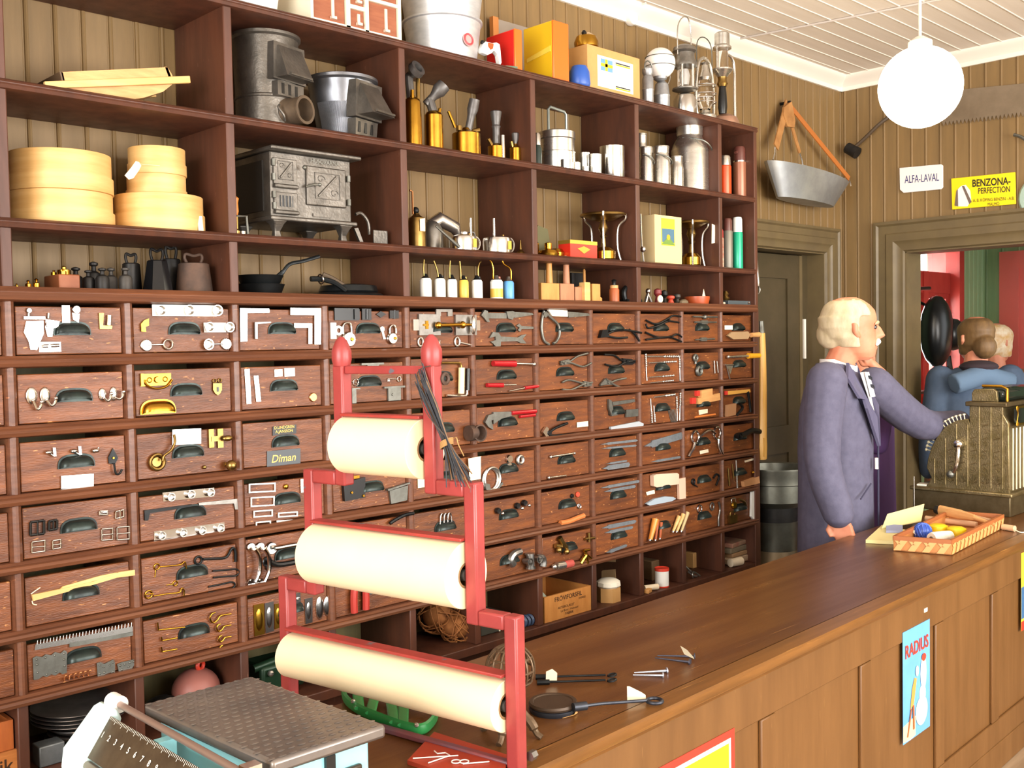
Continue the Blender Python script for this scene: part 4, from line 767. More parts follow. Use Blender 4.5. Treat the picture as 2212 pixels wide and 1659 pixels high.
flue=MB().lathe([(32*s,0),(28*s,10*s),(28*s,40*s),(30*s,42*s),(30*s,46*s),(24*s,46*s),(22*s,12*s),(.1*s,12*s)],pc,n,28)
hook=MB().tube(smooth_path([pc+n*20*s+V((-40*s,0,8*s)),pc+n*24*s+V((-46*s,0,0)),pc+n*26*s+V((-36*s,0,-14*s)),pc+n*20*s+V((-28*s,0,-24*s))]),2.5*s,6)
def latch(b,ang,R,z): n=V((sin(ang),-cos(ang),0)); t=V((cos(ang),sin(ang),0)); return MB().cyl(b+n*R-t*30*s+V((0,0,z)),b+n*R+t*34*s+V((0,0,z)),3*s,n=8)
thing('round_stove','taller rusty round iron stove with flue opening','stove',[('drum',tb,g),('hopper',hp,g),('door_frame',fl,g),('hinge_bar',latch(b,.25,100*s,103*s),g),('ash_vent',vent,g)]+[('vent_slot',v,black_p) for v in vh]+[('flue_collar',flue,mat('flue_iron','6a5844',.6,.4,'57483a',18)),('wire_hook',hook,g)])
b=B(741,.12,2); s=mpp(b)
po=MB().lathe([(50*s,0),(52*s,3*s),(58*s,40*s),(66*s,75*s),(70*s,105*s),(72*s,120*s),(78*s,124*s),(78*s,130*s),(70*s,133*s)],b,n=44)
fl2=mat('fluted_iron','8a8b90',.35,.85,'74757a',12)
flt=MB()
for i in range(44):
    a_=-1.5+i*.035; 
    if -1.6<a_<-.1: flt.tube([b+V((R_*s*sin(a_),-R_*s*cos(a_),z_*s)) for R_,z_ in ((52,6),(58.5,40),(66,73))],1.1*s,6)
hp=hopper(MB(),b,.3,62*s,44*s,112*s,78*s,64*s,48*s,10*s); fr_=hopper(MB(),b,.3,60*s,40*s,116*s,92*s,92*s,10*s,13*s)
vent=hopper(MB(),b,.3,56*s,4*s,38*s,74*s,78*s,6*s,9*s); n=V((sin(.3),-cos(.3),0)); t=V((cos(.3),sin(.3),0))
vh=[MB().box(b+n*(63.4*s)+t*(u*s)+V((0,0,21*s)),(8*s,2.4*s,22*s),Matrix.Rotation(.3,3,'Z')) for u in (-26,-4,18)]
thing('round_stove','lower fluted pot shaped iron stove','stove',[('pot',po,fl2),('flutes',flt,fl2),('hopper',hp,g),('door_frame',fr_,g),('hinge_bar',latch(b,.3,112*s,49*s),g),('ash_vent',vent,g)]+[('vent_slot',v,black_p) for v in vh])
# box stove
Ys=.03; a=B(600,Ys,1); c_=B(768,Ys,1); s=mpp(a); k1=MB()
zt=a.z+192*s*1.02; z0=a.z+46*s; x0,x1=a.x-.012,c_.x-.004
kb=MB().bb((x0,Ys+.012,z0),(x1,D-.02,zt-.012))
top=MB(); top.bb((x0-.012,Ys-.018,zt-.012),(x1+.022,D-.012,zt)); basep=MB().bb((x0-.01,Ys-.006,z0-.012),(x1+.01,D-.015,z0+.001))
parts=[('oven_body',kb,g,{'bev':.004}),('hob_plate',top,g,{'bev':.004}),('base_plate',basep,g,{'bev':.004})]
# side panel
sp=MB(); 
for q in ((.06,.012,.03,.23),): pass
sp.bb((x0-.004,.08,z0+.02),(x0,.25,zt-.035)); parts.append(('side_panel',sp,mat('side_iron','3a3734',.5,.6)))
H=zt-.012-z0; Wd=x1-x0
def rp(u0,v0,u1,v1,t,o=0): return MB().bb((x0+u0*Wd,Ys+.012-o-t,z0+v0*H),(x0+u1*Wd,Ys+.012-o,z0+v1*H))
def orn(u0,v0,u1,v1,o):
    m=MB(); du=(u1-u0);dv=(v1-v0)
    P=lambda u,v: V((x0+(u0+du*u)*Wd,Ys+.012-o,z0+(v0+dv*v)*H))
    m.tube([P(.1,.08),P(.9,.08),P(.9,.92),P(.1,.92)],.0018,6,closed=True)
    m.tube([P(.2,.15),P(.8,.85)],.0035,6); 
    for cu,cv in ((.3,.72),(.72,.28)):
        m.tube([P(cu+.14*cos(q*.7)*(1-q*.08),cv+.14*sin(q*.7)*(1-q*.08)) for q in range(10)],.0018,6)
    return m
D1=[('raised_pattern',orn(.02,.5,.30,.9,.008),g)]
parts+=[('fire_door',rp(.03,.5,.31,.9,.006),g,{'bev':.002,'kids':[('raised_pattern',orn(.06,.55,.28,.88,.0065),g),('door_sill',rp(.03,.44,.31,.5,.014),g,{'bev':.003}),('door_knob',MB().sph((x0+.36*Wd,Ys-.012,z0+.78*H),.007,12),graymetal)]}),
 ('ash_door',rp(.03,.1,.31,.38,.006),g,{'bev':.002,'kids':[('ash_grate',rp(.09,.16,.25,.33,.001,.006),black_p),('grate_bars',(lambda m:[m.bb((x0+(.1+i*.04)*Wd,Ys-.0005+.004,z0+.16*H),(x0+(.115+i*.04)*Wd,Ys+.006,z0+.33*H)) for i in range(4)] and m)(MB()),g),('door_sill',rp(.03,.04,.31,.1,.014),g,{'bev':.003})]}),
 ('oven_door',rp(.42,.22,.92,.84,.008),g,{'bev':.004,'kids':[('raised_pattern',orn(.48,.3,.87,.78,.009),g),('door_latch',MB().tube([(x0+.40*Wd,Ys,z0+.5*H),(x0+.46*Wd,Ys-.012,z0+.53*H),(x0+.52*Wd,Ys-.01,z0+.54*H)],.004,8).sph((x0+.54*Wd,Ys-.012,z0+.54*H),.006,10),graymetal)]})]
hg=[MB().cyl((x0+u*Wd,Ys+.003,z0+(v-.05)*H),(x0+u*Wd,Ys+.003,z0+(v+.05)*H),.006,n=10) for u,v in ((.02,.82),(.02,.6),(.02,.33),(.02,.16),(.95,.7),(.95,.32))]
parts+=[('hinge',h,graymetal) for h in hg]
parts.append(('damper_slide',rp(.5,.05,.72,.1,.004),g))
lg=[]
for x,y in ((x0+.02,Ys+.02),(x1-.03,Ys+.02),(x0+.02,.24),(x1-.03,.24)):
    lm=MB(); lm.loft([[V((x+dx*w,y+dy*w-o,zz)) for dx,dy in ((-1,-1),(1,-1),(1,1),(-1,1))] for zz,w,o in ((ZT[1],.012,.0),(ZT[1]+.02,.009,0),(ZT[1]+.04,.016,.004),(z0-.011,.024,.002))]); lg.append(('leg',lm,g,{'bev':.003}))
parts+=lg
# lettering cast on the front
t_=MB().text('HUSQVARNA',(x0+.66*Wd,Ys+.0075,z0+.92*H),(1,0,0),(0,0,1),.017,.0012); parts.append(('cast_lettering',t_,graymetal))
thing('box_stove','square cast iron kitchen stove on legs with patterned doors','stove',parts)
# fire shovel and grinder beside it
bs=B(822,.05,1); s=mpp(bs)
shp=MB().box(bs+V((.0,.0,.024)),(.055,.006,.046)); hd=MB().tube(smooth_path([bs+V((-.02,.03,.035)),bs+V((-.025,.03,.075)),bs+V((-.05,.03,.1)),bs+V((-.072,.03,.095))]),.005,8)
ft=MB().prism([bs+V((-.085,.03,.05)),bs+V((-.07,.03,.052)),bs+V((-.048,.03,0)),bs+V((-.06,.03,0))],(0,-.01,0))
thing('ash_shovel','small dark iron ash shovel leaning beside the square stove','shovel',[('blade',shp,castiron,{'bev':.002}),('bent_handle',hd,castiron),('foot',ft,castiron)])
gb=B(510,.05,1); s=mpp(gb); ow=mat('orange_handle_wood','c87830',.4)
thing('meat_grinder','brass coloured grinder with orange wooden handle behind an upright','grinder',[('clamp_body',lat(gb,[(8,0),(9,10),(6,14),(6,40)],14),oldbrass),('crank_arm',MB().tube([gb+V((0,0,42*s)),gb+V((22*s,-.01,42*s)),gb+V((24*s,-.01,4*s))],3*s,8),graymetal),('wooden_grip',lat(gb,[(5,44),(7,52),(6,70),(8,80),(3,84)],14),ow),('clamp_foot',MB().cyl(gb+V((12*s,-.006,0)),gb+V((12*s,-.006,9*s)),8*s,n=14),alu)])
# pans on the bottom shelf of the second bay
pb=B(563,.15,0); s=mpp(pb); pi=mat('pan_iron','26292a',.38,.6,'1a1c1d',15)
for i,(lk,z,r,h) in enumerate((('lower black cast iron pan of the left pile',0,50,24),('upper black cast iron pan of the left pile, tilted handle',25,48,18))):
    P=[('pan_bowl',MB().lathe([(r*.85*s,z*s),(r*s,(z+h*.8)*s),(r*1.04*s,(z+h)*s),(r*.98*s,(z+h)*s),(r*.8*s,(z+4)*s),(.1*s,(z+4)*s)],pb,n=36),pi)]
    if i: P.append(('pan_handle',MB().tube(smooth_path([pb+V((.042,-.02,(z+14)*s)),pb+V((.062,-.025,(z+26)*s)),pb+V((.085,-.03,(z+44)*s)),pb+V((.13,-.035,(z+52)*s)),pb+V((.185,-.04,(z+64)*s))]),[.007]*6+[.0055]*15,8,flat=(1,.7)),pi))
    thing('frying_pan',lk,'pan',P)
pb=B(742,.125,0); s=mpp(pb)
w1=MB().lathe([(84*s,0),(86*s,4*s),(80*s,7*s)],pb,n=40); w2=MB().lathe([(60*s,7.2*s),(64*s,12*s),(60*s,24*s),(40*s,27*s)],pb+V((.02,0,0)),n=36)
hdl=MB().tube(smooth_path([pb+V((-.04,-.07,.016)),pb+V((-.075,-.06,.04)),pb+V((-.115,-.05,.05)),pb+V((-.15,-.045,.05))]),.008,8); hd2=MB().tube(smooth_path([pb+V((-.03,-.05,.03)),pb+V((-.065,-.03,.055)),pb+V((-.09,-.02,.066))]),.009,8)
thing('waffle_iron','flat round waffle iron with two long handles','waffle iron',[('lower_plate',w1,pi),('upper_plate',w2,pi),('handle',hdl,pi),('handle',hd2,mat('dull_wood_grip','5a4a38',.5)),('handle_ring',MB().ring(pb+V((-.118,-.05,.05)),.014,.0025,(1,0,.2),20,6),nickel)])
# --- third bay: blow lamps
def blow(lk,px,Y,r,h,parts_):
    b=B(px,Y,2); s=mpp(b); thing('blow_lamp',lk,'blow lamp',[('tank',lat(b,[(r,0),(r,h*.93),(r*.8,h),(r*.35,h+5),(r*.25,h+10)],28),brass)]+[(n,f(b,s),mt) for n,mt,f in parts_])
gm_=mat('burner_iron','6c6a68',.45,.6,'57524f',20)
def burner(p0,p1,R,r0): # px offsets (x,yout,z)
    def f(b,s): 
        a=b+V(p0)*s; c=b+V(p1)*s; d=(c-a); L=d.length
        return MB().lathe([(r0*s,0),(r0*s,L*.4),(R*s*.75,L*.55),(R*s,L*.7),(R*.95*s,L),(R*.55*s,L),(R*.5*s,L*.6),(.1*s,L*.6)],a,d,20)
    return f
def rod(p0,p1,r): return lambda b,s: MB().cyl(b+V(p0)*s,b+V(p1)*s,r*s,n=10)
blow('tallest brass blow lamp, far left',893,.05,19,102,[('burner_tube',gm_,burner((0,18,150),(6,-16,168),19,9)),('burner_neck',gm_,rod((0,6,104),(0,10,152),9)),('side_pipe',oldbrass,rod((16,0,100),(20,4,150),5)),('filler_knob',brass,rod((-6,-8,100),(-6,-8,120),4))])
blow('second brass blow lamp with tilted burner',938,.06,20,82,[('burner_tube',gm_,burner((-12,10,100),(20,-14,142),16,9)),('burner_neck',gm_,rod((0,0,82),(-6,6,112),10)),('filler_knob',brass,rod((10,-6,82),(14,-6,92),4))])
blow('squat wide brass blow lamp in the middle',1008,.07,31,52,[('burner_tube',gm_,burner((4,0,50),(12,-16,122),12,8)),('pump_handle',brass,rod((-28,4,60),(-46,4,92),3.5)),('filler_cap',oldbrass,rod((14,0,56),(34,-4,62),5)),('filler_cap',oldbrass,rod((-20,0,54),(-20,0,64),6))])
blow('small brass blow lamp with flared burner',1073,.07,19,34,[('burner_tube',gm_,lambda b,s: lat(b,[(8,34),(8,70),(10,75),(8,78),(13,106),(11,108),(6,104),(.1,90)],18)),('front_pipe',alu,rod((2,-18,4),(2,-18,54),4)),('filler_cap',oldbrass,rod((-14,0,34),(-24,0,46),4))])
blow('smallest brass blow lamp, far right',1114,.07,13,37,[('burner_tube',gm_,lambda b,s: lat(b,[(4,36),(4,46),(7,54),(8,66),(6,68)],14)),('side_knob',oldbrass,rod((-8,0,34),(-12,0,48),4))])
# sprayers and oilers
b=B(901,.08,1); s=mpp(b)
thing('sprayer','tall brass garden sprayer with upright pump rod and hanging tag','sprayer',[('cylinder',lat(b,[(20,0),(20,56),(17,66),(8,72),(6,76)],24),oldbrass),('pump_rod',MB().tube([b+V((-10*s,0,74*s)),b+V((-10*s,0,122*s)),b+V((-17*s,0,124*s))],2.2*s,6),mat('copper','d08a5a',.3,1)),('valve',MB().sph(b+V((-2*s,0,82*s)),8*s,12),iron),('paper_tag',MB().prism([b+V((-8*s,-21*s,62*s)),b+V((6*s,-21*s,64*s)),b+V((6*s,-21*s,36*s)),b+V((-8*s,-21*s,36*s))],(0,-.001,0)),tagp)])
b=B(934,.18,1); s=mpp(b)
thing('oil_jug','large dull oil jug with broad slanting spout','jug',[('jug_body',lat(b,[(24,0),(24,50),(16,66),(12,70)],24),steel),('broad_spout',MB().tube([b+V((-4*s,0,60*s)),b+V((18*s,-4*s,74*s)),b+V((60*s,-8*s,58*s)),b+V((66*s,-8*s,44*s))],[14*s,16*s,14*s,9*s],12),alu)])
def oiler(lk,px,Y,r,h,rodx,hx,lb):
    b=B(px,Y,1); s=mpp(b)
    P=[('can_body',lat(b,[(r,0),(r*1.02,h*.8),(r*.95,h),(r*.4,h+5)],28),nickel),('pump_rod',MB().cyl(b+V((rodx*s,0,h*s)),b+V((rodx*s,0,(h+42)*s)),2.6*s,n=8),alu),('handle',MB().tube(smooth_path([b+V((r*.9*s,0,h*s*.85)),b+V(((r+10)*s,0,(h+2)*s)),b+V(((r+20)*s,0,h*.7*s)),b+V(((r+14)*s,0,h*.2*s)),b+V((r*.9*s,0,h*.25*s))]),2*s,6),alu),('label_patch',MB().prism([b+V((x_*s,-r*1.03*s,z_*s)) for x_,z_ in ((2,6),(12,6),(12,24),(2,24))],(0,-.001,0)),mat('yellow_label','c9a43a',.5)),('cap',MB().cyl(b+V((16*s,0,h*s)),b+V((19*s,0,(h+8)*s)),3*s,n=8),oldbrass)]
    if hx: P.append(('long_spout',MB().tube([b+V((-r*.8*s,-r*.5*s,6*s)),b+V((-(r+58)*s,-r*.5*s,46*s))],[4*s,2*s],8),graymetal))
    thing('pump_oiler',lk,'oil can',P)
oiler('squat bright oil can with long spout to the left',1000,.05,30,30,24,1,1); oiler('squat bright oil can without long spout',1074,.05,31,32,-8,0,1)
b=B(1000,.19,1); s=mpp(b)
thing('small_jug','small bright jug with looped handle behind the oil cans','jug',[('jug_body',lat(b,[(20,0),(19,30),(15,46),(16,50)],20),nickel),('handle',MB().tube(smooth_path([b+V((14*s,0,46*s)),b+V((32*s,0,52*s)),b+V((38*s,0,34*s)),b+V((36*s,0,22*s))]),2*s,6),alu)])
b=B(1125,.06,1); one('oil_funnel','tiny brown cone at the end of the shelf','funnel',lat(b,[(13,0),(12,3),(7,8),(3,12),(1,32)],16),oldbrass)
def oilcan(lk,px,Y,r,h,mt,sp,dark=1,capc=None,band=None):
    b=B(px,Y,0); s=mpp(b); P=[('can',lat(b,[(r*.97,0),(r,1),(r,h*.9),(r*.8,h)],20),mt),('can_top',lat(b,[(r*.8,h),(r*.45,h+4),(r*.3,h+9),(r*.25,h+10)],16),iron if dark else alu),('spout',MB().tube(smooth_path([b+V((x_*s,0,(h+z_)*s)) for x_,z_ in sp]),[2.6*s]+[2*s]*((len(sp)-1)*5),8),brass if not dark else oldbrass)]
    if capc: P.append(('screw_cap',MB().cyl(b+V((r*.5*s,0,h*s)),b+V((r*.5*s,0,(h+7)*s)),4*s,n=12),capc))
    if band: P.append(('label_band',lat(b,[(r*1.01,4),(r*1.01,h*.55)],20),band))
    thing('oil_bottle',lk,'oil can',P)
wl=mat('white_label','f2efe6',.45)
oilcan('leftmost white oil can with upright spout',920,.06,13,42,wl,[(-4,2),(-5,20),(-3,40)])
oilcan('second white oil can, spout leaning left',951,.06,12,42,wl,[(-4,2),(-8,20),(-16,38)],1,iron); oilcan('third white oil can from the left',977,.055,11,41,wl,[(-6,2),(-6,20),(-4,40)])
oilcan('yellow labelled oil can among the white ones',1002,.055,11,40,mat('gold_label','dbb24a',.4),[(-8,2),(-8,22),(-10,40)],1,oldbrass); oilcan('white oil can with hooked spout near the middle',1031,.055,12,41,wl,[(4,2),(4,24),(8,36),(13,40)],1,iron)
oilcan('white oil can with yellow band and red cap',1073,.055,14,42,wl,[(-10,2),(-9,24),(-14,38),(-20,42)],0,mat('salmon_cap','c87a68',.5),mat('gold_label','dbb24a',.4)); oilcan('light blue oil can with crooked spout',1099,.055,12,40,mat('blue_can','5f9fd8',.35),[(8,2),(8,22),(2,30),(-12,36),(-18,44)],0)
# --- fourth bay
b=B(1203,.11,2); s=mpp(b); k=MB()
thing('lunch_carrier','stacked aluminium food carrier with tall handle frame','food carrier',[('lower_pan',lat(b,[(38,0),(40,3),(40,42),(41,44)],28),alu),('middle_pan',lat(b,[(39,44),(39,70),(41,72)],28),alu),('lid',lat(b,[(41,72),(41,86),(30,90),(6,92)],28),alu),('handle_frame',MB().tube([b+V((-30*s,-.01,60*s)),b+V((-30*s,-.01,132*s)),b+V((-24*s,-.01,138*s)),b+V((20*s,-.01,134*s)),b+V((26*s,-.01,128*s)),b+V((26*s,-.01,60*s))],3*s,8),mat('handle_grey','8d938c',.4,.5)),('clamp',MB().tube([b+V((40*s,0,8*s)),b+V((46*s,0,80*s)),b+V((36*s,0,92*s))],2*s,6),steel)])
def mug(nm,lk,px,Y,r,h,hand=0,mt=alu,kk=2):
    b=B(px,Y,kk); s=mpp(b); P=[('cup_wall',lat(b,[(r*.96,0),(r,2),(r*1.02,h),(r*.92,h),(r*.9,3),(.1,3)],24),mt)]
    if hand: P.append(('handle',MB().tube(smooth_path([b+V((r*s,0,h*.92*s)),b+V(((r+hand)*s,0,h*.9*s)),b+V(((r+hand)*s,0,h*.35*s)),b+V((r*s,0,h*.28*s))]),2*s,6),mt)); thing(nm,lk,'cup',P)
    else: one(nm,lk,'cup',P[0][1],mt)
mug('measuring_cup','small cup with round handle in front of the food carrier',1222,.035,11,22,0); mug('measuring_cup','tiny bright cup second from food carrier',1245,.04,9,20); mug('tumbler','tiny bright beaker before the glass tumbler',1265,.035,7,14); mug('tumbler','tall bright tumbler behind the tiny beakers',1263,.09,12,50,0,nickel); mug('tumbler','plain bright tumbler left of the tall jug',1285,.045,14,44); mug('jug','tall bright jug with big handle',1323,.06,27,68,20,nickel)
b=B(1161,.04,2); thing('thermos_flask','dark flask with white cup half behind the upright','flask',[('flask_body',lat(b,[(10,0),(10,36),(7,44)],18),mat('dark_green_glass','23302a',.25)),('flask_cup',lat(b,[(7.5,44),(7.5,66),(5,70)],18),nickel)])
b=B(1190,.07,1); s=mpp(b)
thing('spirit_stove','brass camp stove in its open tin lid','camp stove',[('tin_lid',MB().prism([b+V((x_*s,.06,z_*s)) for x_,z_ in ((-16,10),(30,6),(34,40),(28,66),(-2,72),(-14,60))],(0,.006,0)),mat('olive_tin','5c5a40',.45,.6)),('burner',lat(b,[(22,0),(24,8),(20,14),(8,18),(8,30),(4,32)],20,off=(-8,0,0)),brass),('tank',lat(b,[(18,0),(20,12),(14,20),(3,22)],20,off=(26,10,0)),brass),('tank_cap',lat(b,[(6,0),(6,30),(3,34)],10,off=(-24,20,0)),brass)])
a,b2,m,s=boxpx(1232,1290,.03,.06,1,36); lid=MB().bb((a.x-.001,.029,a.z+30*s),(b2.x+.001,.091,a.z+38*s)); em=MB().prism([V(((a.x+b2.x)/2+x_*s*1.3,.0295,a.z+z_*s)) for x_,z_ in ((-16,20),(0,26),(16,20),(0,10))],(0,-.001,0))
thing('red_tin','small red tin box with gold lid and diamond mark','tin',[('tin_body',m,mat('tin_red','cc2a1c',.3)),('tin_lid',lid,mat('tin_gold','c8a24a',.35,.8)),('diamond_mark',em,mat('tin_gold','c8a24a',.35,.8))])
def primus(lk,px,Y,kk,H,R,r,tag=0):
    b=B(px,Y,kk); s=mpp(b); P=[('tank',lat(b,[(r*.8,3),(r,6),(r,22),(r*.7,30),(r*.2,33)],28),brass),('burner_stem',lat(b,[(6,32),(5,50),(9,56),(5,60),(8,66),(11,72),(7,84),(5,H-4)],18),oldbrass),('pot_ring',MB().ring(b+V((0,0,H*s)),R*s*.95,3*s,(0,0,1),32,8).lathe([(R*.9*s,(H-1)*s),(R*.5*s,(H-10)*s),(R*.3*s,(H-12)*s),(R*.28*s,(H-10)*s),(R*.85*s,(H+1)*s)],b,n=28,cap=False),oldbrass)]
    for w in (-.5,1.6,3.7):
        d=V((cos(w),sin(w)-.2,0)).normalized()*s; P.append(('leg',MB().tube(smooth_path([b+d*R+V((0,0,(H+3)*s)),b+d*(R*.98)+V((0,0,(H-8)*s)),b+d*(r*1.28)+V((0,0,(H-26)*s)),b+d*(r*1.22)+V((0,0,30*s)),b+d*(r*1.5)]),2.2*s,6),alu))
    if tag: P.append(('paper_tag',MB().prism([b+V((x_*s,-R*s,z_*s)) for x_,z_ in ((20,H-46),(32,H-44),(34,H-6),(22,H-4))],(0,-.001,0)),tagp))
    thing('paraffin_stove',lk,'camp stove',P)
primus('brass paraffin stove with broad pot ring and bent legs',1304,.10,1,100,50,26); primus('brass paraffin stove with hanging paper tag',1494,.10,1,96,38,20,1)
def woodmallet(lk,p0,p1,Y,h,hx,hh,mt):
    a,b2,m,s=boxpx(p0,p1,Y,.055,0,h); P=[('mallet_head',m,mt,{'bev':.002})]
    if hh: cx=onshelf(hx,Y+.027,a.z).x; P.append(('mallet_handle',MB().lathe([(8*s,(h-2)*s),(6.5*s,(h+40)*s),(7.5*s,(h+hh-8)*s),(5*s,(h+hh)*s)],(cx,Y+.027,a.z),n=14),mt))
    thing('wooden_mallet',lk,'mallet',P)
o1=mat('mallet_wood','cf9450',.5,0,'bf8442',10,(5,1,1)); o2=mat('mallet_wood_pink','b87f5c',.5,0,'a8704e',10,(5,1,1))
woodmallet('leftmost light orange wooden mallet standing on its head',1170,1209,.02,37,1187,60,o1); woodmallet('second pinkish wooden mallet standing on its head',1211,1241,.03,37,1224,62,o2); woodmallet('third small pinkish mallet head without handle',1243,1263,.04,31,0,0,o2)
a,b2,m,s=boxpx(1264,1276,.025,.03,0,41); one('plane_wedge','pale slanted wooden block right of the mallets','block',m,pine,None,.002)
a,b2,m,s=boxpx(1280,1295,.03,.04,0,38); one('wooden_last','boot shaped wooden block','block',m.prism([V((b2.x,.03,a.z)),V((b2.x+.016,.03,a.z)),V((b2.x+.016,.03,a.z+8*s)),V((b2.x+.006,.03,a.z+10*s)),V((b2.x+.006,.03,a.z+38*s)),V((b2.x,.03,a.z+38*s))],(0,.04,0)),o1,None,.001)
b=B(1327,.045,0); thing('bottle_shaped_turning','red brown turned wooden bottle with dark stopper','turned wood',[('turned_body',lat(b,[(11,0),(11,26),(9,30)],16),mat('red_turning','a8582e',.45)),('collar',lat(b,[(9,30),(9,36),(5,37)],14),beech),('stopper',lat(b,[(4,37),(4,42),(6,46),(3,49)],12),iron)])
b=B(1362,.05,0); s=mpp(b)
thing('bench_plane','black iron plane with curled handle','plane',[('sole',MB().bb(b+V((-16*s,-.01,0)),b+V((34*s,.03,7*s))),iron),('curled_handle',MB().tube(smooth_path([b+V((-12*s,.01,6*s)),b+V((-16*s,.01,22*s)),b+V((-6*s,.01,33*s)),b+V((6*s,.01,27*s)),b+V((22*s,.01,14*s)),b+V((32*s,.01,8*s))]),[6*s]*10+[5*s]*16,8),iron)])
a,b2,m,s=boxpx(1236,1264,.2,.01,0,66); thing('saw_plate','dark plate with orange dot standing behind the mallets','plate',[('plate',m,dk),('orange_dot',MB().lathe([(4*s,0),(4*s,.001)],((a.x+b2.x)/2,.1995,a.z+34*s),(0,-1,0),14),mat('orange_dot','c8741e',.5))])
b=B(1263,.16,0); one('wooden_dowel','thin wooden dowel leaning behind the mallets','dowel',lat(b,[(3,0),(3,70),(2,73)],10),o1)
# --- fifth bay: milk cans
def milk(lk,px,Y,r,h,rn,kk=2,bail=1,mt=alu):
    b=B(px,Y,kk); s=mpp(b); P=[('can_body',lat(b,[(r,0),(r*1.01,3),(r,5),(r,h*.62),(r*.9,h*.7),(rn,h*.8),(rn*.98,h*.84)],32),mt),('can_lid',lat(b,[(rn*1.03,h*.83),(rn*1.06,h*.97),(rn*1.12,h*.975),(rn*1.1,h),(rn*.9,h*1.005)],28),mt)]
    if bail: P.append(('bail_handle',MB().tube(smooth_path([b+V((-rn*1.05*s,-.004,h*.78*s)),b+V((-rn*.4*s,-r*1.05*s,h*.72*s)),b+V((r*.6*s,-r*1.02*s,h*.6*s)),b+V((r*1.08*s,-.004,h*.52*s))]),1.6*s,6),graymetal))
    thing('milk_can',lk,'milk can',P)
milk('tall narrow milk can half behind the upright',1386,.16,17,118,12,2,0); milk('bright milk can second from the left with wire handle',1396,.07,15,80,13); milk('middle sized bright milk can with lid clasp',1428,.07,21,86,17); milk('smallest slim bright milk can',1463,.05,14,68,11,2,0); milk('largest dull aluminium milk can with wire bail',1491,.12,40,150,27)
a,b2,m,s=boxpx(1415,1473,.035,.11,1,104)
lb=MB(); cx0,cx1=a.x+(b2.x-a.x)*.24,a.x+(b2.x-a.x)*.74; z_=a.z
def lr(u0,v0,u1,v1,o=.0006): return MB().bb((cx0+(cx1-cx0)*u0,.035-o,z_+(40+58*v0)*s),(cx0+(cx1-cx0)*u1,.035-o+.0006,z_+(40+58*v1)*s))
thing('carton','pale upright carton with yellow and blue picture label','box',[('carton_body',m,mat('pale_card','d6bd8c',.75)),('label_sheet',lr(0,0,1,1),mat('lab_yellow','e6c82e',.5)),('label_picture',lr(.05,.12,.95,.62,.0012),mat('lab_blue','4a6f86',.5)),('label_sun',MB().lathe([(6*s,0),(6*s,.001)],((cx0+cx1)/2,.0335,z_+58*s),(0,-1,0),16),mat('lab_sun','f0a41e',.5)),('label_hill',MB().prism([V((cx0,.0335,z_+42*s)),V(((cx0+cx1)/2,.0335,z_+60*s)),V((cx1,.0335,z_+42*s))],(0,-.0006,0)),mat('lab_green','6a8a3a',.5))])
b=B(1386,.03,1); s=mpp(b); thing('stove_prong','silver prong of a camp stove beside the upright','camp stove',[('prong',MB().tube(smooth_path([b+V((-2*s,0,104*s)),b+V((0,0,60*s)),b+V((3*s,0,28*s)),b+V((8*s,0,0))]),2*s,6),alu),('screw_knob',MB().sph(b+V((3*s,-.004,28*s)),7*s,10),nickel)])
b=B(1399,.06,0); s=mpp(b)
thing('glass_cutter_stand','small bright folded metal stand','stand',[('upright_post',MB().tube([b+V((-8*s,0,0)),b+V((0,0,20*s)),b+V((14*s,0,0))],4*s,8),alu),('round_head',MB().sph(b+V((2*s,0,26*s)),6*s,12),nickel)])
def turned(lk,px,Y,z0,r,h,mt,nm='round_knob_stop'): b=B(px,Y,0); s=mpp(b); one(nm,lk,'knob',lat(b,[(r*.7,0),(r*.8,2),(r*.5,h*.45),(r,h*.65),(r*.9,h*.9),(r*.2,h)],16),mt)
turned('dark red turned stop with cream end',1421,.05,0,9,32,mat('dark_red_wood','7a2a2a',.4)); turned('dark turned stop next to the red one',1435,.09,0,8,30,dk); turned('small bright red turned knob',1449,.045,0,9,18,mat('red_knob','b8432e',.35)); turned('dark stubby knob near the red bowl',1463,.06,0,8,22,gi)
b=B(1425,.025,0); s=mpp(b); one('cream_disc','cream round disc standing on edge','disc',MB().lathe([(8*s,0),(8.4*s,.003),(8*s,.006)],b+V((0,0,8.4*s)),(0,-1,0),20),cream)
b=B(1506,.07,0); s=mpp(b); thing('wooden_bowl','shallow reddish wooden bowl with paper slips inside','bowl',[('bowl',lat(b,[(24,0),(27,12),(27,17),(24,17),(22,4),(.1,3)],28),mat('red_bowl','a84a22',.4)),('paper_slip',MB().prism([b+V((10*s,-.01,12*s)),b+V((26*s,-.01,12*s)),b+V((18*s,-.01,34*s))],(0,.001,0)),tagp),('paper_slip',MB().prism([b+V((28*s,-.012,14*s)),b+V((40*s,-.012,4*s)),b+V((38*s,-.012,16*s))],(0,.001,0)),tagp)])
b=B(1477,.03,0); one('oilstone','small grey brown stone beside the red bowl','stone',lat(b,[(14,0),(12,6),(6,9)],12,sy=.6),mat('brown_stone','6a5a42',.7))
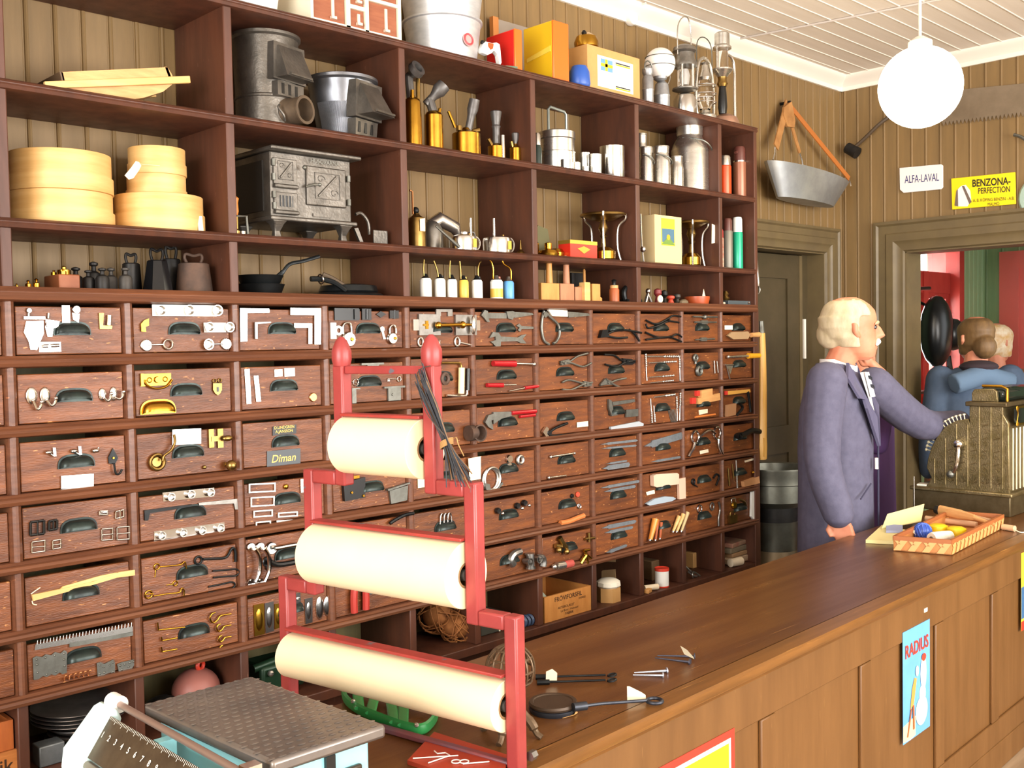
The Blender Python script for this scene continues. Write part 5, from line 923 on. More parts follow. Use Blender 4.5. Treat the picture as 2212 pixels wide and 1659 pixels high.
# --- last bay: flasks
def flask(lk,px,Y,kk,r,h,hc,mt,mc,spout=0):
    b=B(px,Y,kk); s=mpp(b); P=[('flask_body',lat(b,[(r*.95,0),(r,2),(r,h),(r*.9,h+2)],24),mt),('cup_lid',lat(b,[(r*.92,h+2),(r*.9,h+hc*.85),(r*.75,h+hc),(r*.3,h+hc+1)],24),mc)]
    if spout: P.append(('pouring_spout',MB().cyl(b+V((-3*s,0,(h+hc*.75)*s)),b+V((-18*s,-.004,(h+hc*.55)*s)),4*s,3*s,10),mc)); P.append(('neck_ring',lat(b,[(r*1.01,h-1),(r*1.01,h+2)],24),nickel))
    thing('vacuum_flask',lk,'flask',P)
flask('orange red vacuum flask with silver cup',1566,.05,2,14,62,23,mat('flask_orange','d8481e',.35,.2),alu); flask('brown vacuum flask with brown spout top',1598,.06,2,14,78,32,mat('flask_brown','8f5a42',.35,.2),mat('flask_cap_brown','5a3028',.4),1)
flask('grey vacuum flask with dark red cup',1572,.06,1,11,80,28,mat('flask_grey','7c776c',.45,.3),mat('flask_cap_brown','5a3028',.4)); flask('green vacuum flask with white cup',1594,.05,1,11,78,34,mat('flask_green','1fa07a',.3,.15),wl); flask('narrow red and white striped flask half hidden',1556,.03,1,8,62,20,mat('stripe_flask','c8b49a',.4,0,'a83a30',40,(.2,.2,1)),mat('flask_cap_red','a02a2a',.4))
b=B(1567,.05,0); s=mpp(b); one('brass_coil_fitting','stack of brass rings by the upright','fitting',lat(b,[(9,0),(11,4),(7,9),(10,14),(6,19),(8,24),(4,30)],16),oldbrass)
a,b2,m,s=boxpx(1574,1630,.02,.05,0,9); thing('flat_case','flat dark blue grey case with two bright studs','case',[('case_body',m,mat('slate_blue','4a5358',.4),{'bev':.002}),('stud',MB().sph((a.x+(b2.x-a.x)*.75,.018,a.z+5*s),3*s,8),nickel)])
b=B(1564,.02,0); one('white_pebble','small pinkish white piece at the shelf edge','piece',MB().sph(b+V((0,0,.006)),.006,10,(1.3,1,.9)),tagp)
# --- on top of the cabinet
b=B(548,.13,3); s=mpp(b); one('enamel_bucket','white enamel bucket at the top left','bucket',lat(b,[(44,0),(47,3),(60,90),(56,90),(40,4),(.1,4)],32),white_e)
Yc=.03; a=B(672,Yc,3); b2=B(868,Yc,3); s=mpp((a+b2)/2); Hh=.2; Wc=b2.x-a.x; cab=mat('cream_cabinet','f0e6cc',.45)
m=MB(); m.bb((a.x,Yc+.02,a.z),(b2.x,Yc+.19,a.z+Hh)); fm=[('case',m,cab)]
V_=[0,.375,.42,.585,.625,.96]; 
def strip(u0,v0,u1,v1,o=0): return MB().bb((a.x+u0*Wc,Yc-o,a.z+v0*Hh),(a.x+u1*Wc,Yc+.021,a.z+v1*Hh))
for u0,u1 in ((0,.028),(.375,.42),(.585,.625),(.962,1)): fm.append(('frame_post',strip(u0,0,u1,1),cab))
fm.append(('frame_rail',strip(0.028,0,.962,.085),cab)); fm.append(('frame_rail',strip(.42,.36,.585,.42),cab)); fm.append(('frame_rail',strip(.625,.55,.962,.6),cab)); fm.append(('frame_rail',strip(0.028,.93,.962,1),cab)); fm.append(('frame_rail',strip(.42,.64,.585,.69),cab))
dw=mat('small_drawer_wood','9a5a3a',.5,0,'8a4c30',10,(1,1,6))
def mini(u0,v0,u1,v1): 
    q=MB().bb((a.x+u0*Wc,Yc+.008,a.z+v0*Hh),(a.x+u1*Wc,Yc+.0195,a.z+v1*Hh)); um=u0+(u1-u0)*.62; h=MB().bb((a.x+(um-.014)*Wc,Yc+.004,a.z+(v0+.05)*Hh),(a.x+(um+.014)*Wc,Yc+.008,a.z+(v1-.05)*Hh)); h.box((a.x+um*Wc,Yc+.003,a.z+(v0+.06)*Hh),(.018,.012,.008))
    return ('small_drawer',q,dw,{'kids':[('drawer_tab',h,mat('pale_tab','dccab4',.5))]})
for q in ((.033,.09,.37,.925),(.425,.09,.58,.355),(.425,.425,.58,.635),(.425,.695,.58,.925),(.63,.09,.957,.545),(.63,.605,.957,.925)): fm.append(mini(*q))
thing('spice_cabinet','cream little cabinet with brown drawers on top of the shelves','cabinet',fm)
b=B(957,.14,3); s=mpp(b); tz=mat('bright_zinc','d4d4d6',.42,.55,'b8babd',12,(1,1,3))
z1=b.z+.085*1.55
thing('zinc_tub','lower round zinc tub with red sticker','tub',[('tub_wall',lat(b,[(70,0),(72,2),(83,84),(87,86),(87,90),(82,90),(68,5),(.1,5)],44),tz),('sticker',MB().lathe([(15*s,0),(15*s,.002)],b+V((4*s,-78*s,40*s)),(0,-1,.12),24),mat('sticker_red','d89a96',.5)),('sticker_ring',MB().ring(b+V((4*s,-79.5*s,40*s)),11*s,2.2*s,(0,-1,.12),24,6),mat('sticker_dark_red','c0484c',.5))])
one('zinc_tub','upper zinc tub stacked in the stickered one','tub',lat(b,[(78,91),(80,92),(88,150),(90,155),(84,155)],44),tz)
b=B(1112,.255,3); s=mpp(b); wo=mat('orange_frame_wood','c07a3c',.5)
P=[('frame_leg',MB().bb(b+V((x_*s-8*s,-.01,0)),b+V((x_*s+8*s,.01,150*s))),wo) for x_ in (-58,58)]
P+=[('ribbed_sheet',MB().bb(b+V((-50*s,-.003,50*s)),b+V((50*s,.003,148*s))),mat('washboard_zinc','a59a8e',.5,.5)),('crosspiece',MB().bb(b+V((-50*s,-.008,38*s)),b+V((50*s,.008,50*s))),wo)]
thing('washboard','orange framed washboard standing against the wall','washboard',P)
def sidebox(nm,lk,pxl,px0,px1,Y,d,h,ml,mf,extra=()):
    a=B(px0,Y,3); b2=B(px1,Y,3); s=mpp(a); m=MB(); m.bb((a.x,Y+.002,a.z),(b2.x,Y+d,a.z+h*s)); f=MB().bb((a.x-.001,Y-.004,a.z),(b2.x+.001,Y+.004,a.z+h*s))
    thing(nm,lk,'box',[('box_sides',m,ml,{'bev':.004}),('front_panel',f,mf,{'bev':.003})]+[(n,fn(a,b2,s),mt) for n,mt,fn in extra])
rd=mat('box_red','d8241c',.4); og=mat('box_orange','f06a1a',.4); yl=mat('box_yellow','e0b818',.45)
sidebox('lunch_box','bright red box left of the yellow one',0,1112,1127,.03,.145,92,rd,og)
sidebox('lunch_box','yellow box with orange front and strap','',1195,1228,.02,.15,128,yl,og,[('strap',mat('strap_yellow','e8ce4a',.5),lambda a,b2,s: MB().prism([V((a.x-.004,.03,a.z+62*s)),V((a.x-.004,.15,a.z+52*s)),V((a.x-.004,.15,a.z+60*s)),V((a.x-.004,.03,a.z+74*s))],(.004,0,0)))])
cb=B(1062,.04,3); s=mpp(cb); wt=mat('toy_white','f2f0ea',.4)
cow=MB().prism([cb+V((x_*s*1.2,0,z_*s)) for x_,z_ in ((-18,46),(-12,52),(4,52),(14,56),(22,54),(24,40),(26,14),(22,8),(18,30),(8,38),(2,30),(-8,24),(-22,26),(-24,34))],(0,.022,0)); patch=MB().prism([cb+V((x_*s*1.2,-.001,z_*s)) for x_,z_ in ((-8,50),(6,51),(4,40),(-2,36),(-8,42))],(0,.001,0)); basb=MB().box(cb+V((34*s,.01,7*s)),(44*s,.05,8*s),Matrix.Rotation(-.3,3,'Y')); horn=MB().sph(cb+V((-20*s,.01,50*s)),5*s,8)
thing('toy_cow','small white toy cow with red patch beside the zinc tub','toy',[('cow_body',cow,wt,{'bev':.003}),('red_patch',patch,mat('toy_red','e0501e',.4)),('dark_muzzle',horn,dk)])
one('green_stick','short green painted board lying on the shelf edge','board',MB().box(onshelf(1103,.025,ZT[3]+.008),(.06,.012,.01),Matrix.Rotation(-.12,3,'Y')),mat('green_board','5c7a64',.5),None,.001)
b=B(1252,.04,3); one('blue_bowl','blue plastic bowl with narrow foot','bowl',lat(b,[(20,0),(22,3),(24,8),(22,34),(16,46),(14,46),(18,32),(18,6),(.1,5)],28),mat('blue_plastic','2c56a8',.35))
Yb=.03; a=B(1270,Yb,3); b2=B(1383,Yb,3); s=mpp((a+b2)/2); hb=95*s; m=MB().bb(a,(b2.x,Yb+.14,a.z+hb))
def cl(u0,v0,u1,v1,o): return MB().bb((a.x+(b2.x-a.x)*u0,Yb-o,a.z+hb*v0),(a.x+(b2.x-a.x)*u1,Yb-o+.0007,a.z+hb*v1))
W_=b2.x-a.x
lb_y=mat('lab_flag_yellow','f0c020',.5); lb_b=mat('lab_flag_blue','6a9ad0',.5)
thing('cardboard_box','tan cardboard box with white flag label on top of the cabinet','box',[('box_body',m,card,{'bev':.002}),('label_sheet',cl(.18,.13,.86,.82,.0008),paper),('flag_print',cl(.24,.5,.46,.76,.0015),lb_b),('flag_cross',cl(.24,.59,.46,.66,.0022).bb((a.x+W_*.32,Yb-.0022,a.z+hb*.5),(a.x+W_*.365,Yb-.0015,a.z+hb*.76)),lb_y),('rule_line',cl(.52,.73,.8,.755,.0015),black_p),('rule_line',cl(.52,.69,.8,.72,.0015),lb_y),('rule_line',cl(.52,.2,.8,.225,.0015),black_p),('rule_line',cl(.52,.16,.8,.19,.0015),lb_y)])
b=onshelf(1267,.1,a.z+hb); s=mpp(b); thing('brass_kettle','shiny brass kettle standing on the flag box','kettle',[('kettle_bowl',lat(b,[(18,0),(26,8),(27,18),(22,30),(10,38),(4,40)],28),brass),('dark_lid_knob',lat(b,[(4,38),(6,41),(3,46)],10,off=(-14,-6,-6)),dk)])
# lanterns
ln=mat('lantern_grey','a9aaad',.42,.7,'8d8e90',18); gl=mat('lamp_glass','ffffff',.03,trans=1,spec=.4); op=mat('opal_glass','efe9e2',.25)
b=B(1400,.06,3); s=mpp(b)
thing('pocket_lamp','small grey torch shaped lamp left of the opal globe','lamp',[('battery_case',lat(b,[(12,0),(12,34),(13,36),(12,38),(12,60),(9,66)],18),ln),('lamp_head',lat(b,[(9,66),(12,72),(12,80),(6,84)],18),ln),('clip_ring',MB().ring(b+V((0,-.004,84*s)),13*s,1.6*s,(0,1,0),18,6),graymetal)])
b=B(1430,.09,3); s=mpp(b); P=[('lamp_body',lat(b,[(17,0),(17,34),(18,36),(17,38),(14,60),(8,66)],22),ln),('opal_globe',MB().sph(b+V((-5*s,0,104*s)),33*s,32),op),('globe_holder',lat(b,[(8,66),(14,70),(16,76)],18,off=(-5,0,0)),ln)]
for zz,rr in ((96,33.5),(116,31.5)): P.append(('guard_ring',MB().ring(b+V((-5*s,0,zz*s)),rr*s,.9*s,(0,0,1),32,6),graymetal))
P.append(('guard_wire',MB().tube(smooth_path([b+V((14*s,0,56*s)),b+V((30*s,0,76*s)),b+V((28*s,0,100*s))]),1.2*s,6),nickel)); P.append(('foot_spur',MB().prism([b+V((16*s,0,14*s)),b+V((28*s,0,0)),b+V((14*s,0,0))],(0,.004,0)),ln))
thing('globe_lantern','grey lantern with wire guarded opal globe','lantern',P)
b=B(1480,.07,3); s=mpp(b)
thing('pressure_lantern','nickel pressure lantern with bright tank and domed cap','lantern',[('fuel_tank',lat(b,[(24,0),(25,3),(25,34),(20,44),(8,50)],28),nickel),('tray',lat(b,[(10,52),(27,56),(27,59),(10,60)],28),steel),('glass_chimney',lat(b,[(16,60),(16,106)],24,cap=False),gl),('mantle',lat(b,[(6,66),(8,86),(5,100)],14),op),('hood',lat(b,[(27,106),(27,112),(22,122),(21,134),(26,138),(24,146),(12,152)],28),steel),('carry_bail',MB().tube(smooth_path([b+V((-24*s,0,128*s)),b+V((-22*s,0,190*s)),b+V((8*s,0,215*s)),b+V((24*s,0,190*s)),b+V((24*s,0,128*s))]),1.4*s,6),alu)]+[('guard_rod',MB().cyl(b+V((x_*s,y_*s,58*s)),b+V((x_*s,y_*s,106*s)),2.4*s,n=8),alu) for x_,y_ in ((-20,-8),(20,-8),(0,-21))])
b=B(1523,.1,3); s=mpp(b)
thing('storm_lantern','storm lantern with curved side tubes and wire guard','lantern',[('tank',lat(b,[(24,0),(25,6),(24,16),(12,22),(10,28)],28),alu),('globe_glass',lat(b,[(12,30),(20,50),(19,70),(12,92)],22,cap=False),gl),('chimney',lat(b,[(12,92),(15,98),(10,110),(8,124),(12,128),(3,132)],20),alu),('side_tube',MB().tube(smooth_path([b+V((22*s,0,8*s)),b+V((33*s,0,30*s)),b+V((30*s,0,90*s)),b+V((20*s,0,128*s)),b+V((2*s,0,140*s))]),3.6*s,8),alu),('side_tube',MB().tube(smooth_path([b+V((-22*s,0,8*s)),b+V((-33*s,0,30*s)),b+V((-30*s,0,90*s)),b+V((-20*s,0,128*s)),b+V((-2*s,0,140*s))]),3.6*s,8),alu)]+[('guard_wire',MB().ring(b+V((0,0,z_*s)),24*s,1.2*s,(0,0,1),24,6),nickel) for z_ in (44,62,80)]+[('bail',MB().tube(smooth_path([b+V((-28*s,0,110*s)),b+V((-26*s,0,168*s)),b+V((0,0,184*s)),b+V((26*s,0,168*s)),b+V((28*s,0,110*s))]),1.2*s,6),graymetal)])
b=B(1566,.08,3); s=mpp(b)
thing('hand_lantern','dark handled railway lamp with silver cap and tall side rod','lantern',[('round_base',lat(b,[(30,0),(31,6),(26,18),(12,26)],28),mat('copper_base','a8806a',.4,.6)),('black_grip',lat(b,[(8,26),(10,40),(9,64),(7,84)],18,off=(-8,0,0)),black_p),('brass_collar',lat(b,[(9,84),(12,90),(9,98),(10,104)],18,off=(-8,0,0)),oldbrass),('reflector_dish',lat(b,[(10,104),(22,118),(22,121),(8,121)],24,off=(-8,0,0)),alu),('glass',MB().lathe([(13*s,121*s),(13*s,164*s)],b+V((-8*s,0,0)),(0,0,1),20,False),gl),('cap',lat(b,[(20,164),(20,168),(16,172),(16,196),(12,199)],24,off=(-8,0,0)),alu),('cap_post',MB().cyl(b+V((-27*s,0,120*s)),b+V((-27*s,0,166*s)),1.6*s,n=6),alu),('cap_post',MB().cyl(b+V((11*s,0,120*s)),b+V((11*s,0,166*s)),1.6*s,n=6),alu),('side_rod',MB().tube(smooth_path([b+V((40*s,0,0)),b+V((39*s,0,60*s)),b+V((38*s,0,130*s)),b+V((28*s,0,152*s)),b+V((12*s,0,156*s))]),3*s,8),alu)])
# wall fitting and cable on the ceiling
q=aty(1357,36,D); m=MB().lathe([(.03,0),(.034,.012),(.03,.03),(.012,.036)],q+V((0,-.001,-.01)),(0,-1,0),24); thing('junction_box','small round white junction box at the ceiling edge','junction box',[('box_cover',m,white_p),('cable_entry',MB().tube(smooth_path([q+V((.005,-.02,.01)),q+V((.008,-.03,.03)),V((q.x+.01,q.y-.09,CZ-.006))]),.004,8),white_p)])
P=[atz(1440,2,CZ-.004),atz(1390,14,CZ-.004)]
e1=atz(1585,86,CZ-.006); e2=atz(1995,6,CZ-.006); one('ceiling_cable','thin grey cable crossing the white ceiling boards','cable',MB().tube([e1+(e2-e1)*t for t in (0,.5,1)]+[e2+(e2-e1)*.3],.005,8),mat('grey_cable','b8aea6',.6))
# ---------- shop counter ----------
ZC=.811
nearY=lambda x: -1.30+.037*(x-.44)
farY=lambda x: -.742+.037*(x-.81)
XA,XB=-.42,4.0
ctop=mat('counter_top_wood','6a4420',.3,0,'553114',5,(.22,3.4,1),.06,90,fleck='94683a',fleck_amt=.02,fscale=60,fstretch=(.25,1,1),rvar=.1,spec=.5)
cfr=mat('counter_front_wood','75502a',.42,0,'66431e',5,(2.5,2.5,.35),.08,fleck='a8814e',fleck_amt=.012,fscale=90,fstretch=(2,2,.3))
cedge=mat('counter_edge_wood','805426',.36,0,'644019',8,(.3,3,3),.08,fleck='b5813f',fleck_amt=.05,fscale=40,fstretch=(.3,1,1))
pr=[(.0,-.05),(.018,-.05),(.022,-.042),(.03,-.036),(.03,-.03),(.044,-.026),(.05,-.016),(.05,-.004),(.045,0.0),(.02,0.0)]
m=MB(); m.loft([[V((x,nearY(x)+.05-a,ZC+b)) for a,b in pr]+[V((x,nearY(x)+.06,ZC)),V((x,nearY(x)+.06,ZC-.05))] for x in (XA,XB)]); edge=m
m=MB(); m.add([V((XA,nearY(XA)+.058,ZC)),V((XB,nearY(XB)+.058,ZC)),V((XB,farY(XB),ZC)),V((XA,farY(XA),ZC)),V((XA,nearY(XA)+.058,ZC-.028)),V((XB,nearY(XB)+.058,ZC-.028)),V((XB,farY(XB),ZC-.028)),V((XA,farY(XA),ZC-.028))],[(0,1,2,3),(7,6,5,4),(0,4,5,1),(1,5,6,2),(2,6,7,3),(3,7,4,0)]); topm=m
fy=lambda x: nearY(x)+.045
def fbox(x0,x1,z0,z1,o0,o1): # slab following the counter front, o = outward offset
    m=MB(); m.add([V((x,fy(x)-o,z)) for z in (z0,z1) for x,o in ((x0,o1),(x1,o1),(x1,o0),(x0,o0))],[(0,3,2,1),(4,5,6,7),(0,1,5,4),(1,2,6,5),(2,3,7,6),(3,0,4,7)]); return m
P=[('worktop',topm,ctop),('edge_moulding',edge,cedge),('front_board',fbox(XA,XB,.08,ZC-.03,-.02,0),cfr),('plinth',fbox(XA,XB,0,.1,-.02,.012),cfr,{'bev':.004}),('top_rail',fbox(XA,XB,.655,ZC-.048,0,.01),cfr,{'bev':.003}),('bottom_rail',fbox(XA,XB,.1,.185,0,.01),cfr,{'bev':.003})]
for x in (-.3,.2,.66,1.3,1.845,2.385,2.9,3.42,3.9): P.append(('stile',fbox(x-.035,x+.035,.187,.653,0,.01),cfr,{'bev':.003}))
m=MB(); m.add([V((x,y,z)) for z in (0,ZC-.03) for x,y in ((XA,fy(XA)),(XA+.02,fy(XA)),(XA+.02,farY(XA)+.0),(XA,farY(XA)))],[(0,3,2,1),(4,5,6,7),(0,1,5,4),(1,2,6,5),(2,3,7,6),(3,0,4,7)]); P.append(('end_board',m,cfr))
m=MB(); m.add([V((x,y,z)) for z in (0,ZC-.03) for x,y in ((XB-.02,fy(XB)),(XB,fy(XB)),(XB,farY(XB)),(XB-.02,farY(XB)))],[(0,3,2,1),(4,5,6,7),(0,1,5,4),(1,2,6,5),(2,3,7,6),(3,0,4,7)]); P.append(('end_board',m,cfr))
a=aty(2001,1290,-1.2); P.append(('paint_chip',fbox(a.x-.012,a.x+.012,.713,.725,.01,.0115),paper,{'label':'two small white marks'}))
thing('shop_counter','long brown wooden counter with worn glossy top and panelled front','counter',P,loc=(1.8,-1.0,0))
# posters on the counter front
def frontpt(x,z,o): return V((x,fy(x)-.011-o,z))
def fpoly(pts,o=.0012,th=.001): return MB().prism([frontpt(x,z,o) for x,z in pts],(0,th,0))
def ell(cx,cz,rx,rz,rot=0,n=18): return [(cx+rx*cos(t)*cos(rot)-rz*sin(t)*sin(rot),cz+rx*cos(t)*sin(rot)+rz*sin(t)*cos(rot)) for t in (2*PI*i/n for i in range(n))]
x0,x1,z0,z1=2.088,2.293,.345,.686
sky=mat('poster_blue','5b9bdc',.35,0,'6fb2ea',3)
P=[('sheet',fpoly([(x0,z0),(x1,z0),(x1,z1),(x0,z1)],.001),sky)]
P.append(('lettering',MB().text('RADIUS',frontpt((x0+x1)/2,.62,.0024),(1,.037,0),(0,0,1),.056,.0004,font_sx=.93,bold=.02),mat('poster_red','e0402e',.4)))
P.append(('sand_ground',fpoly([(x0,.40),(x0+.09,.41),(x0+.09,.352),(x0+.05,.347),(x0,.352)],.0022),mat('poster_sand','ecd0a0',.5)))
P.append(('pale_boulder',fpoly(ell(x0+.135,.415,.045,.045),.0034),mat('poster_cream','ece6be',.5)))
P.append(('white_figure',fpoly(ell(x0+.15,.53,.022,.055),.0034),paper)); P.append(('white_figure_lower',fpoly(ell(x0+.143,.465,.024,.03),.003),paper)); P.append(('red_cap_shape',fpoly(ell(x0+.152,.578,.016,.012),.0044),mat('poster_red','e0402e',.4)))
P.append(('leaning_figure',fpoly([(x0+.05,.44),(x0+.075,.45),(x0+.098,.525),(x0+.082,.53),(x0+.064,.5)],.0034),mat('poster_orange','e8964a',.5))); P.append(('figure_head',fpoly(ell(x0+.1,.547,.011,.016),.0042),mat('poster_cream','ece6be',.5)))
for q in ([(x0+.052,.442),(x0+.06,.442),(x0+.03,.362),(x0+.024,.362)],[(x0+.066,.448),(x0+.076,.448),(x0+.078,.375),(x0+.07,.373)]): P.append(('figure_leg',fpoly(q,.0046),mat('poster_brown','a85a30',.5)))
thing('radius_poster'.replace('radius_','enamel_'),'narrow blue poster with red lettering on the counter front','poster',P)
P=[]; x0,x1,z0,z1=.76,1.139,.24,.672
P.append(('red_border',fpoly([(x0,z0),(x1,z0),(x1,z1),(x0,z1)],.001),mat('sign_red','d8382a',.35)))
P.append(('white_margin',fpoly([(x0+.018,z0+.018),(x1-.018,z0+.018),(x1-.018,z1-.018),(x0+.018,z1-.018)],.002),paper)); P.append(('yellow_field',fpoly([(x0+.028,z0+.028),(x1-.028,z0+.028),(x1-.028,z1-.028),(x0+.028,z1-.028)],.003),mat('sign_yellow','f4dc1c',.4)))
t=MB(); w_='PYTTAFORS'.replace('PYT','')
for i,ch in enumerate('TAFORS'):
    an=(i-2.5)*.26; c=frontpt(.985+.125*sin(an),.478+.1*cos(an),.0044); t.text(ch,c,(cos(an),0,-sin(an)),(sin(an),0,cos(an)),.062,.0004,font_sx=.85,bold=.015)
P.append(('lettering',t,mat('sign_black','1c1a18',.4)))
thing('enamel_sign','yellow enamel sign with red border low on the counter front','sign',P)
P=[('sheet',fpoly([(3.17,.455),(3.4,.455),(3.4,.75),(3.17,.75)],.001),mat('poster_yellow','f0d23c',.4)),('blue_band',fpoly([(3.17,.5),(3.4,.5),(3.4,.62),(3.17,.62)],.002),mat('poster_deep_blue','3c6c9c',.4)),('red_band',fpoly([(3.17,.455),(3.4,.455),(3.4,.49),(3.17,.49)],.002),mat('sign_red','d8382a',.35))]
thing('enamel_poster','yellow and blue poster cut off at the right picture edge','poster',P)
# ---------- paper roll stand ----------
SP=V((.40,-1.28,0)); SDr=V((-.163,.986,0)); SN=V((-.986,-.163,0))  # SN points to the camera side
def st(t,z,o=0): return SP+SDr*t+SN*o+V((0,0,z))
redst=mat('stand_red','9c3c3a',.38,0,'8a3230',12,bump=.12,fleck='5c5a62',fleck_amt=.035,fscale=22)
redworn=mat('stand_red_worn','a0382f',.45,0,'8d2f2a',12,bump=.12,fleck='615c60',fleck_amt=.1,fscale=30)
rot_s=Matrix(((SDr.x,SN.x,0),(SDr.y,SN.y,0),(0,0,1)))
def sbox(t0,t1,z0,z1,o0,o1): c=st((t0+t1)/2,(z0+z1)/2,(o0+o1)/2); return MB().box(c,(abs(t1-t0),abs(o1-o0),abs(z1-z0)),rot_s)
P=[]; h=.014
for sgn in (-1,1):
    cx=.303; tt=lambda w: cx+sgn*w
    for w,z0,z1 in ((.118,1.294,1.535),(.212,1.062,1.322),(.298,ZC,1.09)): P.append(('post',sbox(tt(w)-h,tt(w)+h,z0,z1,-h,h),redst,{'bev':.004}))
    for w0,w1,z in ((.118,.212,1.308),(.212,.298,1.076)): P.append(('step_arm',sbox(tt(w0)+sgn*h,tt(w1)-sgn*h,z-h,z+h,-h,h),redst,{'bev':.004}))
    P.append(('finial',MB().lathe([(.017,0),(.02,.012),(.02,.03),(.012,.05),(.004,.058)],st(tt(.118),1.533),(0,0,1),16),redst))
P.append(('tie_bar',sbox(.185+h,.421-h,1.517,1.533,-.007,.007),redst,{'bev':.002}))
for w,z in ((.118,1.437),(.212,1.217),(.298,.982)): P.append(('cutter_bar',sbox(.303-w+h,.303+w-h,z-.003,z+.003,-.006,.024),redworn,{'bev':.0015}))
P.append(('base_rail',sbox(.303-.298+h,.303+.298-h,ZC+.001,ZC+.013,-.008,.008),mat('rail_blue_red','5c4450',.45,0,'7a3a3c',9),{'bev':.003}))
P.append(('corner_bolt',MB().cyl(st(-.009,ZC+.02,-.02),st(-.009,ZC+.02,-.035),.009,n=6),steel)); P.append(('ring_bolt',MB().ring(st(.17,1.508,-.02),.009,.004,tuple(SDr),14,6),rust))
thing('paper_roll_stand','red painted iron stand stepped in three tiers holding paper rolls','stand',P)
for lk,w,z,r,o in (('top and shortest roll of pale brown paper on the red stand',.118,1.377,.057,.004),('middle roll of pale brown paper with loose core',.212,1.150,.0615,.006),('bottom and longest thin roll of pale brown paper',.298,.925,.0465,.006)):
    t0,t1=.303-w+.016,.303+w-.016; a=st(t0,z,o); L=t1-t0
    rl=MB().lathe([(.02,0),(r-.001,0),(r,.001),(r,L-.001),(r-.001,L),(.02,L)],a,SDr,64,cap=False); core=MB().lathe([(.0195,.0),(.024,-.0003),(.02,.0),(.0195,L)],a,SDr,24,cap=False); sp=MB().cyl(st(t0-.001,z,o),st(t1+.001,z,o),.011,n=16)
    thing('paper_roll',lk,'paper roll',[('paper_winding',rl,kraft),('core_tube',core,mat('core_tube','8a6b46',.8)),('spindle',sp,graymetal)])
# bundle of dark twigs tied to the post
m=[]; pa=st(.175,1.525,.03); tie=aty(965,958,st(.12,0).y); tie=st(.125,1.395,-.03); 
A=aty(908,800,-1.12); 
def plane(px,py,o=0.): d=ray(px,py); n=SN; q=SP+SN*o; return CAM+d*((q-CAM).dot(n)/d.dot(n))
rb=random.Random(3); K=MB(); K2=MB()
for i in range(46):
    u=rb.uniform(-1,1); v=rb.uniform(-1,1)
    top=plane(908+u*12,790+abs(u)*14+rb.uniform(-12,40),.02+v*.01); mid1=plane(930+u*14,870,.02+v*.012); mid=plane(965+u*8,958,.012+v*.01); end=plane(992+u*30,1030+rb.uniform(-20,25),.012+v*.014)
    (K if i%5 else K2).tube(smooth_path([top,mid1,mid,end],n=4),.0011,5)
tw=MB()
for i in range(5): 
    c=plane(965,952+i*3,.012); tw.ring(c,.0125,.0013,tuple((plane(972,975,.012)-plane(958,940,.012)).normalized()),18,5)
tw.tube(smooth_path([plane(972,955,.0),plane(985,945,0),plane(990,960,0),plane(1002,985,0)]),.0012,5)
hang=MB().tube(smooth_path([plane(930,790,.02),plane(905,800,.022),plane(902,830,.02),plane(920,890,.03),plane(960,940,.03)]),.001,5)
thing('twig_whisk','tied bundle of dark twigs hanging at the top of the red stand','whisk',[('dark_twigs',K,mat('dark_twig','3c4046',.6,0,'2a2a30',40)),('brown_twigs',K2,mat('brown_twig','7a5a3c',.7)),('twine',tw,mat('twine','a8804e',.8)),('hanging_string',hang,mat('dark_string','4a3c34',.8))])
# ---------- counter top goods ----------
ZT['k']=ZC+.0005
def onc(px,py,z=0): p=atz(px,py,ZC+z); return p
# flat platform scale
A=V((-.108,-.887,.97)); Bq=V((.096,-.892,.97)); Cq=V((.116,-1.27,.97)); Dq=V((-.088,-1.265,.97))
def quadslab(q,z0,z1,ins=0):
    c=sum((p for p in q),V((0,0,0)))/4; r=[]
    for p in q: d=(c-p); d.z=0; r.append(p+d.normalized()*ins)
    return MB().add([V((p.x,p.y,z)) for z in (z0,z1) for p in r],[(0,3,2,1) if 1 else 0,(4,5,6,7),(0,1,5,4),(1,2,6,5),(2,3,7,6),(3,0,4,7)])
plat=mat('checker_plate','8d847c',.38,.75,'6f6a68',8,rvar=.1)
dots=MB(); ux=(Bq-A); uy=(Dq-A)
for i in range(11):
    for j in range(21):
        p=A+ux*((i+.5+(j%2)*.5-.25)/11.2)+uy*((j+.5)/21); dots.sph((p.x,p.y,.9703),.0075,8,(1,.55,.16))
cy=mat('scale_cyan','9fdfe6',.35,0,'8fd2dc',4)
b0=quadslab([A,Dq,Cq,Bq],ZC+.0,.945,.03); cq=quadslab([A,Dq,Cq,Bq],.948,.970,.0)
P=[('scale_body',b0,cy,{'bev':.006}),('weighing_plate',cq,plat,{'bev':.006,'kids':[('raised_pattern',dots,plat)]})]
yn=Cq.y; fx0,fx1=Dq.x+.03,Cq.x-.03
P.append(('front_slot',MB().bb((fx0+.075,yn+.0225,ZC+.03),(fx0+.092,yn+.03,.94)),black_p))
pn=mat('maker_plate','3a3022',.4,.3)
for zz in (.893,.847): P.append(('maker_plate',MB().bb((fx1-.058,yn+.0185,zz-.019),(fx1-.004,yn+.0275,zz+.019)),pn,{'bev':.003}))
P.append(('plate_lettering',MB().text('STATHMOS',(fx1-.031,yn+.018,.9),(1,0,0),(0,0,1),.0105,.0006,bold=.01).text('STOCKHOLM',(fx1-.031,yn+.018,.886),(1,0,0),(0,0,1),.0065,.0006),mat('gold_letter','e2bf62',.4)))
